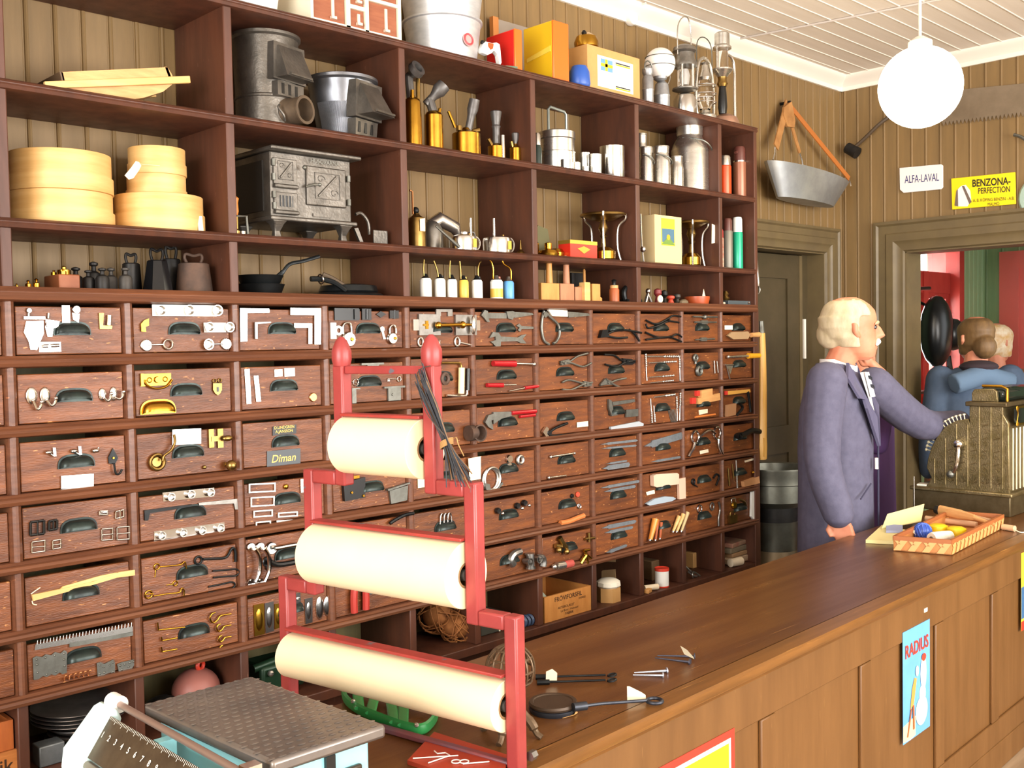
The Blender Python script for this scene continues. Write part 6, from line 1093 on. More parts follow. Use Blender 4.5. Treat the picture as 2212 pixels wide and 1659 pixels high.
# beam along the left long side
bx=-.155; by0,by1=-.80,-1.30; bm=mat('beam_brass','6a5c4a',.4,.7,'57493a',20)
beam=MB(); beam.loft([[V((bx-.03,y,.885)),V((bx+.012,y,.945)),V((bx+.016,y,.942)),V((bx-.026,y,.882))] for y in (by0,by1)])
tk=MB(); tl=MB(); N_=V((-.82,0,.57)); dn=V((-.574,0,-.82))
for i in range(96):
    y=by0-.012-i*.005; L=.009 if i%5==0 else .005; p=V((bx+.0115,y,.9455)); p-=0*N_; tk.add([p+N_*.0012,p+dn*L+N_*.0012,p+dn*L+N_*.0012+V((0,-.0012,0)),p+N_*.0012+V((0,-.0012,0))],[(0,1,2,3)])
for i in range(19):
    y=by0-.02-i*.025; p=V((bx-.006,y,.9195))+N_*.0014; tl.text(str(i),p,(0,-1,0),(.574,0,.82),.014,.0,bold=.02)
wh=mat('mark_white','e8e2d2',.6)
P.append(('graduated_beam',beam,bm,{'kids':[('beam_ticks',tk,wh),('beam_numbers',tl,wh)]}))
P.append(('beam_rod',MB().cyl((bx+.035,by0+.005,.955),(bx+.035,by1,.955),.006,n=12),mat('rod_brown','9a8276',.4,.6))); P.append(('beam_rod',MB().cyl((bx-.03,by0+.02,.872),(bx-.03,by1,.872),.008,n=12),mat('rod_grey','8a8072',.4,.6)))
P.append(('end_cap',MB().cyl((bx+.035,by0+.012,.955),(bx+.035,by0-.02,.955),.015,n=18),white_e))
worn=mat('worn_white_enamel','d8eeea',.4,0,'c8e6e4',6,fleck='6a5a48',fleck_amt=.09,fscale=24)
P.append(('beam_head',MB().loft([[V((bx-.052+x,y,.845+z)) for x,z in ((0,.01),(.01,0),(.04,.0),(.085,.09),(.075,.11),(.06,.105),(.005,.045))] for y in (by0+.03,by0-.035)]),worn,{'bev':.005}))
P.append(('beam_support',MB().bb((bx+.02,-1.0,ZC),(bx+.05,-.98,.94)),cy)); P.append(('head_support',MB().bb((bx-.02,by0-.02,ZC),(bx+.03,by0+.01,.86)),cy))
P.append(('slider',MB().bb((bx+.022,-1.27,.94),(bx+.048,-1.25,.975)),chrome)); P.append(('foot_bracket',MB().bb((bx-.05,-1.02,ZC),(bx-.02,-.93,.862)),cy,{'bev':.006}))
thing('platform_scale','pale blue counter scale with ridged metal weighing plate','scale',P)
# red display board with wire shapes
q=[onc(880,1652),onc(938,1590),onc(1096,1640),onc(1085,1720)]; m=MB().prism([V((p.x,p.y,ZC+.0005)) for p in q],(0,0,.008)); 
def cw(pts,z=.0105,r=.0012): return MB().tube([atz(x,y,ZC+z) for x,y in pts],r,6)
wm=mat('white_wire','e6ded4',.4); P=[('board',m,mat('board_red','a2361e',.5))]
for pts in ([(892,1638),(990,1632)],[(925,1648),(972,1632),(962,1626),(945,1628),(938,1622)],[(1000,1650),(1057,1645)]): P.append(('wire_shape',cw(pts),wm))
P.append(('wire_loops',MB().ring(atz(985,1645,ZC+.0105),.008,.0012,(0,0,1),16,6).ring(atz(1003,1645,ZC+.0105),.008,.0012,(0,0,1),16,6),wm))
thing('display_board','red board with white bent wire shapes lying beside the scale','board',P)
# green iron frame behind the stand
gr=mat('green_iron','2f8a48',.35,0,'277a3e',6); P=[]
def gpl(pts,z0=.0,h=.006): return MB().prism([atz(x,y,ZC+.03+z0) for x,y in pts],(0,0,-h))
G_=lambda x,y,z=0: atz(x,y,ZC+.012+z)
rim=MB().tube(smooth_path([G_(742,1482),G_(746,1508),G_(775,1532),G_(830,1555),G_(880,1572),G_(915,1574),G_(938,1552),G_(944,1530)]),.012,8,flat=(1.0,.45),up=(0,0,1)); P.append(('curved_rim',rim,gr))
for a,b in (((770,1478),(776,1530)),((812,1495),(800,1540)),((842,1500),(852,1560)),((872,1518),(870,1566))): P.append(('cross_bar',MB().tube([G_(*a,.004),G_(*b,.004)],.011,8,flat=(.4,1),up=(0,0,1)),gr))
P.append(('top_bar',MB().tube([G_(745,1478,.004),G_(940,1528,.004)],.012,8,flat=(.4,1),up=(0,0,1)),gr)); 
for x,y in ((763,1515),(900,1566)): P.append(('bolt',MB().sph(G_(x,y,.012),.005,10),alu))
thing('green_seat_frame','green painted cast iron frame lying behind the bottom roll','iron frame',P)
# cast iron string holder
b=onc(1105,1588); s=mpp(b); br=mat('brown_iron','6e5844',.45,.6,'57452f',18,bump=.3)
dome=MB()
for i in range(16):
    w=2*PI*i/16; dome.tube(smooth_path([b+V((cos(w)*r*s,sin(w)*r*s,z*s)) for r,z in ((20,100),(44,118),(52,145),(46,172),(28,190),(6,198))],n=3),2.6*s,6)
for r,z in ((46,172),(30,189),(52,145),(46,120)): dome.ring(b+V((0,0,z*s)),r*s,2.6*s,(0,0,1),32,6)
feet=MB()
for i in range(4):
    w=.4+PI/2*i; feet.tube(smooth_path([b+V((cos(w)*r*s,sin(w)*r*s,z*s)) for r,z in ((12,66),(30,50),(48,30),(58,12),(70,4))]),[9*s]*8+[11*s]*5+[7*s]*8,8)
stem=MB().lathe([(14*s,52*s),(20*s,60*s),(12*s,72*s),(16*s,86*s),(24*s,100*s),(18*s,104*s)],b,n=20)
thing('string_holder','brown openwork iron string holder on clawed feet behind the red post','string holder',[('openwork_dome',dome,br),('stem',stem,br),('claw_feet',feet,br)])
# waffle iron on the counter
b=onc(1195,1535); s=mpp(b); pim=mat('griddle_iron','3c3f45',.42,.6,'30323a',25)
hp=[atz(1238,1528,ZC+.02),atz(1300,1520,ZC+.016),atz(1398,1513,ZC+.01)]
thing('round_griddle_iron','round dark griddle iron with long handle ending in a ring','griddle',[('lower_disc',MB().lathe([(50*s,0),(53*s,6*s),(53*s,11*s),(50*s,12*s)],b,n=44),pim),('upper_disc',MB().lathe([(51*s,12.4*s),(53*s,17*s),(51*s,22*s),(44*s,22*s),(42*s,20*s),(1*s,20*s)],b,n=44),mat('griddle_top','4a3a2c',.5,.4)),('handle_socket',MB().cyl(hp[0],hp[0]+(hp[1]-hp[0])*.45,.009,n=12),pim),('handle_rod',MB().tube(hp,.0035,8),pim),('handle_ring',MB().ring(atz(1414,1514,ZC+.008),.016,.004,(0,0,1),24,8),pim),('paper_tag',MB().prism([atz(1355,1517,ZC)+V((0,0,.001))+V((0,0,0)),atz(1396,1517,ZC)+V((0,0,.001)),atz(1396,1517,ZC)+V((-.002,0,.016)),atz(1388,1517,ZC)+V((-.003,0,.022)),atz(1360,1517,ZC)+V((0,0,.034)),atz(1355,1517,ZC)+V((0,0,.034))],(.0006,.0006,0)),cream)])
one('cardboard_wedge','folded brown card scrap tucked under the round griddle','card',MB().prism([atz(1215,1552,ZC+.0008),atz(1248,1540,ZC+.0008),atz(1246,1532,ZC+.012),atz(1240,1545,ZC+.003)],(.001,.001,.0006)),card)
def crod(a,b,r0,r1,z=.006): return MB().cyl(atz(*a,ZC+z),atz(*b,ZC+z),r0,r1,10)
thing('curling_tongs','dark iron tongs with twin rods and white paper tag','tongs',[('grip',crod((1157,1462),(1186,1462),.006,.006),iron),('grip',crod((1160,1474),(1187,1473),.006,.006),iron),('rod',crod((1186,1462),(1308,1458),.0025,.0025),iron),('rod',crod((1187,1473),(1308,1469),.0025,.0025),iron),('loop_end',MB().ring(atz(1322,1458,ZC+.006),.012,.0025,(0,0,1),20,6,1,.55),iron),('loop_end',MB().ring(atz(1322,1469,ZC+.006),.012,.0025,(0,0,1),20,6,1,.55),iron),('paper_tag',MB().prism([atz(1179,1470,ZC+.009),atz(1203,1470,ZC+.009),atz(1204,1470,ZC+.009)+V((0,0,.017)),atz(1193,1470,ZC+.009)+V((0,0,.026)),atz(1180,1470,ZC+.009)+V((0,0,.02))],(.0006,.0006,0)),cream)])
def nail(lk,a,b,m_,tag=None):
    P=[('shank',crod(a,b,.0014,.0032,.0045),m_),('head',MB().cyl(atz(*b,ZC+.0045),atz(*b,ZC+.0045)+(atz(*b,ZC)-atz(*a,ZC)).normalized()*.003,.008,n=14),m_)]
    if tag: P.append(('paper_tag',MB().prism(tag,(.0006,.0006,0)),cream))
    thing('ship_nail',lk,'nail',P)
bn=mat('bright_nail','b4bccc',.3,.85); dn_=mat('dark_nail','4c4c58',.4,.7)
nail('upper of the two bright nails on the counter',(1370,1453),(1439,1449),bn); nail('lower of the two bright nails on the counter',(1367,1458),(1431,1459),bn)
g0=atz(1500,1424,ZC+.006); g1=atz(1478,1424,ZC+.006)
nail('upper of the two dark nails, tagged with white paper',(1420,1416),(1499,1418),dn_,[g0,g0+V((-.004,0,.006)),atz(1496,1424,ZC+.006)+V((-.02,0,.026)),atz(1470,1424,ZC+.006)+V((0,0,.032)),atz(1478,1424,ZC+.006)+V((0,0,.012))]); nail('lower of the two dark nails beside the white tag',(1415,1421),(1489,1430),dn_)
# tray of string and pegs
q=[V((2.633,-.922,ZC)),V((2.685,-1.105,ZC)),V((3.326,-1.045,ZC)),V((3.287,-.845,ZC))]; hb=.052
bk=mat('chip_basket','c98a4a',.5,0,'b4713a',9,(2,2,1)); P=[]
m=MB(); m.prism([p+V((0,0,.001)) for p in q],(0,0,.004)); P.append(('basket_base',m,bk))
cq=sum(q,V((0,0,0)))/4
for i in range(4):
    a,b=q[i],q[(i+1)%4]; n=V((b.y-a.y,-(b.x-a.x),0)).normalized(); n=n if n.dot(cq-a)>0 else -n
    w=MB(); w.prism([a+V((0,0,.001)),b+V((0,0,.001)),b+V((0,0,hb)),a+V((0,0,hb))],n*.004); P.append(('side_wall',w,bk))
    k=max(4,int((b-a).length/.045)); d=(b-a)/k; wv=MB()
    for j in range(k):
        for s_ in (0,1):
            p=a+d*j-n*.0015; wv.prism([p+V((0,0,.004)),p+d*.5+V((0,0,.004)),p+d+V((0,0,hb-.012)),p+d*.5+V((0,0,hb-.012))] if s_==0 else [p+d*.1+V((0,0,hb-.014)),p+d*.3+V((0,0,hb-.014)),p+d*.55+V((0,0,hb*.5)),p+d*.3+V((0,0,hb*.5))],-n*.0015)
    P.append(('woven_strips',wv,mat('chip_light','dca566',.45))); rimb=MB(); rimb.prism([a-n*.003+V((0,0,hb-.012)),b-n*.003+V((0,0,hb-.012)),b-n*.003+V((0,0,hb+.002)),a-n*.003+V((0,0,hb+.002))],n*.01); P.append(('rim_strip',rimb,mat('chip_rim','a86232',.5)))
thing('chip_basket','shallow woven wood strip tray holding yarn and pegs on the counter','basket',P)
fl=ZC+.0055
def ball(nm,lk,px,py,r,m_,sc=(1,1,1)): c=atz(px,py,fl+r*sc[2]); return MB().sph(c,r,22,sc),c
m,c_=ball('','',1993,1148,.032,None); kb=MB()
for i in range(9): kb.ring(c_,.0325,.0016,(cos(i*.7),sin(i*.7),.5*sin(i*2)),26,5)
blu=mat('blue_yarn','2a4aa0',.35); thing('yarn_ball','shiny blue ball of twine in the tray','yarn',[('ball_core',m,blu),('wound_strands',kb,mat('blue_yarn_light','4a68c0',.35))])
yy=mat('yellow_twine','f0cc1e',.4)
for lk,px,py in (('yellow spool partly behind the white cone spool',2027,1144),('yellow spool furthest right in the tray',2066,1150)):
    b=atz(px,py+12,fl); one('twine_spool',lk,'spool',MB().lathe([(.024,0),(.034,.008),(.036,.022),(.034,.036),(.022,.042)],b,n=26),yy)
c0=atz(2012,1164,fl+.023); c1=atz(2052,1158,fl+.023); thing('cone_spool','white cone spool lying on its side in the tray','spool',[('white_thread',MB().lathe([(.021,0),(.024,.01),(.023,.06),(.02,(c1-c0).length)],c0,c1-c0,24),mat('white_thread','ece4d2',.6,0,'ddd4c0',60,(1,1,1))),('grey_core',MB().lathe([(.009,-.001),(.005,-.002),(.004,.004)],c0,c1-c0,14),graymetal)])
P=[]; a_=atz(2030,1102,fl+.05); b_=atz(2105,1118,fl+.045); d=(b_-a_)
brsh=MB().tube([a_,a_+d*.6,b_],[.021,.02,.012],8,flat=(1,.6),up=(0,0,1)); hdl=MB().cyl(b_,b_+d.normalized()*.1+V((0,0,-.012)),.009,.006,10)
thing('wooden_peg','thick wooden peg with dark end resting on the pegs','peg',[('peg_body',brsh,beech),('dark_end',MB().cyl(a_-d.normalized()*.018,a_,.017,n=10),dk),('peg_handle',hdl,beech)])
def peg(lk,a,b,r,z): one('wooden_peg',lk,'peg',MB().cyl(atz(*a,fl+z),atz(*b,fl+z),r,r*.9,12),mat('pale_peg','d9b08a',.5))
peg('long pinkish wooden rod lying across the tray',(2000,1120),(2110,1133),.012,.013); peg('short pale rod under the thick peg',(2080,1112),(2140,1126),.011,.03); 
thing('string_stick','white wooden stick with string beyond the tray corner','stick',[('stick',MB().cyl(atz(2166,1138,ZC+.0125),atz(2192,1142,ZC+.0125),.012,n=12),mat('pale_peg','d9b08a',.5)),('string',MB().tube(smooth_path([atz(2192,1144,ZC+.01),atz(2205,1150,ZC+.003),atz(2222,1148,ZC+.003)]),.002,6),cream)])
# paper pads and spike
yp=mat('yellow_paper','f0e2a0',.7); 
def padq(pts,z,h): return MB().prism([atz(x,y,ZC+z) for x,y in pts],(0,0,-h))
one('paper_pad','flat cream paper pad at the counter edge','paper pad',padq([(1870,1166),(1968,1170),(1975,1148),(1905,1134)],.014,.013),yp)
m=MB().prism([atz(1905,1143,ZC+.015),atz(1990,1127,ZC+.02),atz(1992,1118,ZC+.02)+V((.02,0,.05)),atz(1912,1130,ZC+.02)+V((.02,0,.03))],(0,0,.004)); one('paper_sheaf','sloping sheaf of yellow paper behind the tray','paper',m,yp)
one('blue_booklet','small blue grey booklet lying on the cream pad','booklet',padq([(1914,1146),(1950,1146),(1950,1134),(1914,1132)],.024,.009),mat('booklet_blue','9aa2c4',.6))
b=atz(1975,1116,ZC); b=V((b.x,b.y,ZC+.036)); thing('paper_spike','thin upright steel paper spike','paper spike',[('needle',MB().cyl(b+V((0,0,-.03)),b+V((0,0,.135)),.0022,.0012,8),alu),('spike_base',MB().lathe([(.02,-.0355),(.02,-.028),(.004,-.026)],b,n=18),graymetal)])
b=atz(1962,1152,ZC+.03); one('white_clip','cream twisted paper twist on the tray edge','paper',MB().tube(smooth_path([b,b+V((.0,-.01,.016)),b+V((.012,-.03,-.006))]),.006,8),cream)
# ---------- cash register ----------
RX=3.6; rg=mat('register_brass','948462',.42,.85,'786945',26,bump=.3,bscale=160,rvar=.1); rd_=mat('register_dark','6a5c42',.45,.7,'57492f',20)
def rgp(pts,x,e): return MB().prism([V((x,y,z)) for y,z in pts],(e,0,0))
prof=[(-.62,.905),(-.64,.95),(-.62,.99),(-.625,1.03),(-.64,1.08),(-.665,1.13),(-.70,1.175),(-.75,1.205),(-.80,1.215),(-.806,1.20),(-.806,1.285),(-.94,1.285),(-.945,1.235),(-.965,1.2),(-.97,.905)]
P=[('drawer_base',MB().bb((RX-.02,-.98,ZC),(RX+.4,-.565,.9)),rd_,{'bev':.004}),('base_moulding',MB().bb((RX-.03,-.99,.893),(RX+.41,-.555,.91)),rg,{'bev':.005}),('side_cheek',rgp(prof,RX,.02),rg,{'bev':.003}),('side_cheek',rgp(prof,RX+.36,.02),rg,{'bev':.003}),('cabinet_body',rgp([(y+.008 if y<-.8 else y-.008,z-.006 if z>.95 else z) for y,z in prof],RX+.021,.338),rg)]
rel=MB()
for i in range(7):
    y=-.655-.048*i; zt=1.27 if y<-.81 else min(1.19,.93+(-.60-y)*1.9 if y>-.74 else 1.19)
    rel.tube([V((RX-.002,y,.925)),V((RX-.002,y,zt))],.0028,6)
    if i<6:
        yc=y-.024
        for kx in range(7): a=PI*kx/6; rel.tube([V((RX-.001,yc,.94)),V((RX-.003,yc+.017*cos(a),.94+.034*sin(a)+.008))],.0022,5)
        for zz in [1.0+.055*j for j in range(int((zt-1.0)/.055))]:
            rel.ring((RX-.001,yc,zz),.008,.0022,(1,0,0),12,5); rel.tube([V((RX-.002,yc-.012,zz+.028)),V((RX-.002,yc+.012,zz+.02))],.002,5)
P.append(('cast_ornament',rel,rg))
keys=[]
for i in range(15):
    a=.18+i*.088; c=V((RX+.012,-.81+.178*cos(a),1.035+.178*sin(a))); o=V((0,cos(a),sin(a)))
    keys.append(('key_stem',MB().cyl(c,c+o*.022,.003,n=8).cyl(c+o*.02,c+o*.026,.008,n=10) if 0 else MB().lathe([(.003,0),(.003,.018),(.0075,.019),(.0075,.024),(.003,.026)],c,o,10),mat('key_pale','d8cfae',.35,.4)))
P+=keys
P.append(('crank_handle',MB().tube(smooth_path([V((RX-.02,-.765,1.1)),V((RX-.03,-.77,1.08)),V((RX-.035,-.765,1.02)),V((RX-.03,-.75,.985))]),.0095,10),chrome)); P.append(('crank_hub',MB().sph((RX-.018,-.766,1.105),.022,14),chrome)); P.append(('crank_knob',MB().sph((RX-.03,-.737,.975),.017,12),graymetal))
P.append(('cornice',MB().bb((RX-.02,-.965,1.27),(RX+.4,-.795,1.29)),rd_,{'bev':.004}))
crest=[(-.815,1.29),(-.815,1.325),(-.825,1.342),(-.905,1.345),(-.918,1.335),(-.922,1.29)]; P.append(('crest',rgp(crest,RX+.0,.02),rg,{'bev':.003}))
P.append(('flag_window',MB().bb((RX+.03,-.95,1.29),(RX+.37,-.83,1.35)),mat('register_glass','1d241f',.08,spec=.6),{'bev':.02})); P.append(('window_frame',MB().tube([V((RX+.025,-.952,1.292)),V((RX+.025,-.952,1.345)),V((RX+.025,-.93,1.356)),V((RX+.025,-.85,1.356))],.006,8),brass))
P.append(('rear_pane',MB().bb((RX+.05,-.985,1.2),(RX+.34,-.97,1.262)),mat('register_glass','1d241f',.08,spec=.6))); P.append(('rear_frame',MB().tube([V((RX+.045,-.986,1.195)),V((RX+.345,-.986,1.195)),V((RX+.345,-.986,1.267)),V((RX+.045,-.986,1.267))],.006,8,closed=True),brass))
bk_=MB()
for i in range(9): bk_.tube([V((RX+.03+i*.04,-.973,.92)),V((RX+.03+i*.04,-.973,1.18))],.005,6)
P.append(('back_ribs',bk_,mat('register_silver','b8b09a',.35,.9)))
thing('cash_register','ornate brass cash register with rows of keys and side crank','cash register',P)
b=V((3.62,-.58,.9105)); one('receipt_slips','white paper slips on the register ledge','paper',MB().box((3.62,-.595,.914),(.06,.04,.006),Matrix.Rotation(.2,3,'Z')),paper)
# ---------- people ----------
def pd(px,py,d): return CAM+ray(px,py)*d
skin=mat('skin','dd9474',.55,0,'cf8060',12); HS=[(0,.14,.12,.1,.08),(.05,.1,.25,.18,.17),(.12,.06,.31,.22,.23),(.2,.04,.34,.26,.26),(.28,.02,.35,.32,.28),(.36,0,.36,.38,.3),(.45,0,.36,.42,.31),(.52,0,.345,.45,.315),(.58,0,.38,.46,.32),(.68,0,.375,.46,.325),(.78,0,.35,.44,.315),(.87,-.02,.29,.38,.27),(.94,-.03,.2,.28,.2),(.985,-.03,.1,.14,.1)]
def headring(o,f,l,H,s,k=1.0,n=28,a0=0,a1=2*PI,closed=True):
    z,c,rf,rb,w=s; R=[]
    for i in range(n if closed else n+1):
        t=a0+(a1-a0)*i/n; r=rf if cos(t)>0 else rb; R.append(o+f*(H*(c+k*r*cos(t)))+l*(H*k*w*sin(t))+V((0,0,H*z)))
    return R
def addhead(m,o,f,l,H):
    m.loft([headring(o,f,l,H,s) for s in HS]); q=lambda x,y,z: o+f*(H*x)+l*(H*y)+V((0,0,H*z))
    m.tube([q(.33,0,.57),q(.41,0,.48),q(.46,0,.4),q(.36,0,.36)],[.04*H,.055*H,.075*H,.07*H],10)
    for s in (-1,1):
        m.tube([q(-.02,s*.30,.52),q(-.07,s*.345,.55),q(-.06,s*.35,.45),q(0,s*.31,.36)],[.04*H,.06*H,.05*H,.04*H],8); m.sph(q(.46-.06,s*.05,.385),.035*H,8)
    m.sph(q(.345,0,.235),.06*H,10,(1,1,.5)); m.sph(q(.35,0,.19),.06*H,10,(1,1,.5)); return q
def limb(m,P,r): m.tube(smooth_path(P,n=4),[r[min(len(r)-1,int(i/4))]+(r[min(len(r)-1,int(i/4)+1)]-r[min(len(r)-1,int(i/4))])*((i%4)/4) for i in range(4*(len(P)-1)+1)],14); m.sph(P[0],r[0],14); m.sph(P[-1],r[-1],12)
def hand(m,w,d,side,curl,s=1.0):
    d=d.normalized(); side=side.normalized(); nrm=d.cross(side).normalized()
    pc=w+d*.05*s; m.loft([[w+d*a*s+side*(x*s)+nrm*(y*s) for x,y in ((-.5*b,-.014),(.5*b,-.014),(.5*b,.014),(-.5*b,.014))] for a,b in ((-.01,.05),(.03,.075),(.09,.08))])
    for i,L in enumerate((.068,.078,.074,.058)):
        b=w+d*.088*s+side*((-.03+.02*i)*s); P=[b]; dd=d
        for j in range(3):
            dd=(dd+nrm*curl).normalized(); P.append(P[-1]+dd*(L*s*(.45,.32,.25)[j]))
        m.tube(P,[.0098*s,.0092*s,.0085*s,.007*s],8)
    b=w+d*.025*s-side*.036*s; m.tube([b,b-side*.022*s+d*.03*s+nrm*curl*.01,b-side*.014*s+d*.055*s+nrm*curl*.03],[.012*s,.011*s,.008*s],8)
def fuse(o,v):
    r=o.modifiers.new('fuse','REMESH'); r.mode='VOXEL'; r.voxel_size=v; r.use_smooth_shade=True; c=o.modifiers.new('soft','SMOOTH'); c.iterations=3; c.factor=.4
def torso(m,c,f,rows):
    l=V((-f.y,f.x,0)); m.loft([[V((c.x,c.y,z))+l*(w*cos(2*PI*i/24))+f*(o+d*sin(2*PI*i/24)) for i in range(24)] for z,w,d,o in rows])
def person(label,c,ft,fh,H,hz,hc,arms,coat,skinrows,coatrows,kids,legs=True):
    lh=V((-fh.y,fh.x,0)); b=MB(); o=V((hc.x,hc.y,hz)); q=addhead(b,o,fh,lh,H); nk=V((c.x,c.y,0))+ft*.0
    limb(b,[V((c.x,c.y,skinrows[-1][0]-.02)),o+V((0,0,H*.22))-fh*H*.08],[.062,.058]); torso(b,c,ft,skinrows)
    cm=MB(); torso(cm,c,ft,coatrows); l=V((-ft.y,ft.x,0))
    if legs:
        for s in (-1,1): limb(b,[V((c.x,c.y,skinrows[0][0]+.05))+l*s*.09,V((c.x,c.y,.48))+l*s*.09,V((c.x,c.y,.08))+l*s*.09],[.085,.06,.042]); b.tube([V((c.x,c.y,.035))+l*s*.09-ft*.06,V((c.x,c.y,.03))+l*s*.09+ft*.15],[.035,.03],10)
    for P,r,side,curl,cuff in arms:
        limb(b,P,[x*.7 for x in r]); d=(P[-1]-P[-2]).normalized(); hand(b,P[-1]+d*.01,d,side,curl)
        limb(cm,P[:-1]+[P[-1]-d*cuff],r)
    e=props(mobj('person',b,skin,loc=V((c.x,c.y,0))),label,'person'); fuse(e,.0055)
    k=mobj(coat[0],cm,coat[1],e,off=V((c.x,c.y,0))); fuse(k,.009)
    for nme,mb,mt,v in kids(o,fh,lh,q): 
        k=mobj(nme,mb,mt,e,off=V((c.x,c.y,0)))
        if v: fuse(k,v)
    return e
def hairshell(m,o,f,l,H,a,zs,k):
    R=[headring(o,f,l,H,s,k+.02*sin(s[0]*40),20,a,2*PI-a,False) for s in HS if zs[0]<=s[0]<=zs[1]]; I=[headring(o,f,l,H,s,.93,20,a,2*PI-a,False) for s in HS if zs[0]<=s[0]<=zs[1]]
    m.loft([r+list(reversed(i)) for r,i in zip(R,I)]); return m
blue=mat('work_coat','5c5a70',.8,0,'535166',30,bump=.15,bscale=300); ft=V((.27,-.963,0)).normalized(); fh=V((.714,-.70,0)).normalized(); c=V((3.055,-.475,0))
hairm=mat('white_hair','cdbd9e',.6,0,'b5a482',30,(1,1,.3),.3); lr_=V((-ft.y,ft.x,0))
def mankids(o,f,l,q):
    h=MB(); hairshell(h,o,f,l,.262,1.55,(.19,.7),1.13); hairshell(h,o,f,l,.262,1.0,(.66,.99),1.07); h.sph(q(-.33,0,.42),.042,14,(1,1.5,1.5))
    mo=MB(); 
    for s in (-1,1): mo.tube([q(.40,0,.305),q(.385,s*.09,.285),q(.33,s*.17,.235)],[.013,.012,.006],8)
    br=MB(); 
    for s in (-1,1): br.tube([q(.385,s*.05,.575),q(.36,s*.14,.59),q(.3,s*.22,.565)],[.007,.007,.004],6)
    ey=MB(); 
    for s in (-1,1): ey.sph(q(.31,s*.13,.515),.011,10)
    col=MB(); cc=V((c.x,c.y,0)); fr=lambda x,y,z: cc+lr_*x+ft*y+V((0,0,z))
    col.loft([[fr(.078*cos(t)*k,.015+.075*sin(t)*k,z-.03*max(0,sin(t))) for t in (2*PI*i/20 for i in range(20))] for k,z in ((1,1.42),(1.0,1.485),(.92,1.485),(.92,1.42))],False); col.prism([fr(-.05,.11,1.43),fr(.05,.11,1.43),fr(.0,.15,1.27)],ft*.006)
    tie=MB(); tie.prism([fr(-.02,.122,1.43),fr(.02,.122,1.43),fr(.026,.146,1.33),fr(-.026,.146,1.33)],ft*.01); ts=MB()
    for z in (1.405,1.37): ts.prism([fr(-.021,.128+(1.43-z)*.26,z+.012),fr(.021,.128+(1.43-z)*.26,z+.004),fr(.021,.13+(1.43-z)*.26,z-.008),fr(-.021,.13+(1.43-z)*.26,z)],ft*.009)
    lap=MB()
    for s in (-1,1): lap.prism([fr(s*.07,.06,1.47),fr(s*.13,.07,1.41),fr(s*.135,.118,1.33),fr(s*.1,.128,1.325),fr(s*.12,.142,1.29),fr(s*.01,.168,1.13),fr(s*.02,.16,1.25)],ft*.011)
    seam=MB().tube([fr(.012,.168,1.14),fr(.012,.168,1.0),fr(.012,.168,.84),fr(.012,.17,.6)],.004,6); pen=MB().cyl(fr(-.03,.169,1.04),fr(-.032,.169,1.085),.007,n=10)
    pk=MB().tube([fr(-.14,.128,.93),fr(-.07,.155,.985)],.003,6)
    return [('hair',h,hairm,.006),('moustache',mo,mat('white_moustache','efe6d6',.6),.004),('eyebrows',br,hairm,0),('eyes',ey,mat('eye_dark','3a2e28',.3),0),('shirt_collar',col,mat('white_shirt','f3f1ee',.7),0),('necktie',tie,mat('tie_white','e8e6ea',.6),0),('tie_stripes',ts,mat('tie_black','22242e',.6),0),('lapels',lap,mat('coat_lapel','585570',.8),0),('front_seam',seam,mat('seam_dark','35334a',.8),0),('pen',pen,white_e,0),('pocket_edge',pk,mat('seam_dark','35334a',.8),0)]
person('white haired person in blue grey work coat behind the counter, reaching for the register',c,ft,fh,.262,1.478,V((3.085,-.535,0)),
 [([pd(1786,825,4.03),pd(1776,990,3.99),pd(1812,1112,3.97)],[.082,.07,.062],ft,.55,.008),([pd(1888,835,4.34),pd(1990,915,4.5),pd(2072,912,4.64)],[.085,.072,.055],V((-.3,-.95,0)),.25,.005)],('work_coat',blue),
 [(.8,.15,.1,0),(1.0,.14,.09,0),(1.25,.16,.1,0),(1.38,.15,.08,0),(1.44,.07,.06,.01)],[(.42,.225,.155,0),(.8,.2,.15,0),(1.0,.18,.148,0),(1.12,.185,.15,0),(1.27,.2,.14,0),(1.36,.195,.12,0),(1.43,.13,.09,0),(1.47,.085,.075,.0)],mankids)
bk=V((.75,.62,0)).normalized(); bj=mat('denim_jacket','4a5a70',.85,0,'425268',20); c2=V((4.78,-.37,0))
def wk(o,f,l,q):
    h=MB(); hairshell(h,o,f,l,.235,.85,(.1,.99),1.13); h.sph(q(-.42,.05,.3),.055,16,(1,1.1,1.2))
    hd=MB(); cc=V((c2.x,c2.y,0)); hd.tube(smooth_path([cc-bk*.11+V((l.x*t,l.y*t,1.36-abs(t)*.25)) for t in (-.17,-.09,0,.09,.17)]),.055,12); li=MB().sph(cc-bk*.06+V((0,0,1.405)),.085,16,(1.15,1.15,.42))
    return [('hair_bun',h,mat('brown_hair','5a4226',.55,0,'7a5c36',25,(1,1,.3)),.006),('hood',hd,mat('hood_blue','5a7088',.85),.01),('hood_lining',li,mat('hood_dark','33262c',.9),0)]
sr=lambda z: [(z-.62,.15,.1,0),(z-.2,.15,.09,0),(z-.06,.14,.08,0),(z,.065,.06,0)]
def armset(c,f,z): 
    l=V((-f.y,f.x,0)); return [([V((c.x,c.y,z-.06))+l*s*.18,V((c.x,c.y,z-.36))+l*s*.23,V((c.x,c.y,z-.58))+l*s*.2+f*.14],[.075,.062,.05],f,.3,.01) for s in (-1,1)]
cr_=lambda z: [(z-.66,.2,.15,0),(z-.4,.19,.14,0),(z-.16,.2,.14,0),(z-.06,.18,.11,0),(z,.1,.08,0)]
person('brown haired person with bun in blue hooded jacket seen from behind',c2,bk,V((.55,.83,0)).normalized(),.235,1.44,c2,armset(c2,bk,1.40),('hooded_jacket',bj),sr(1.42),cr_(1.40),wk)
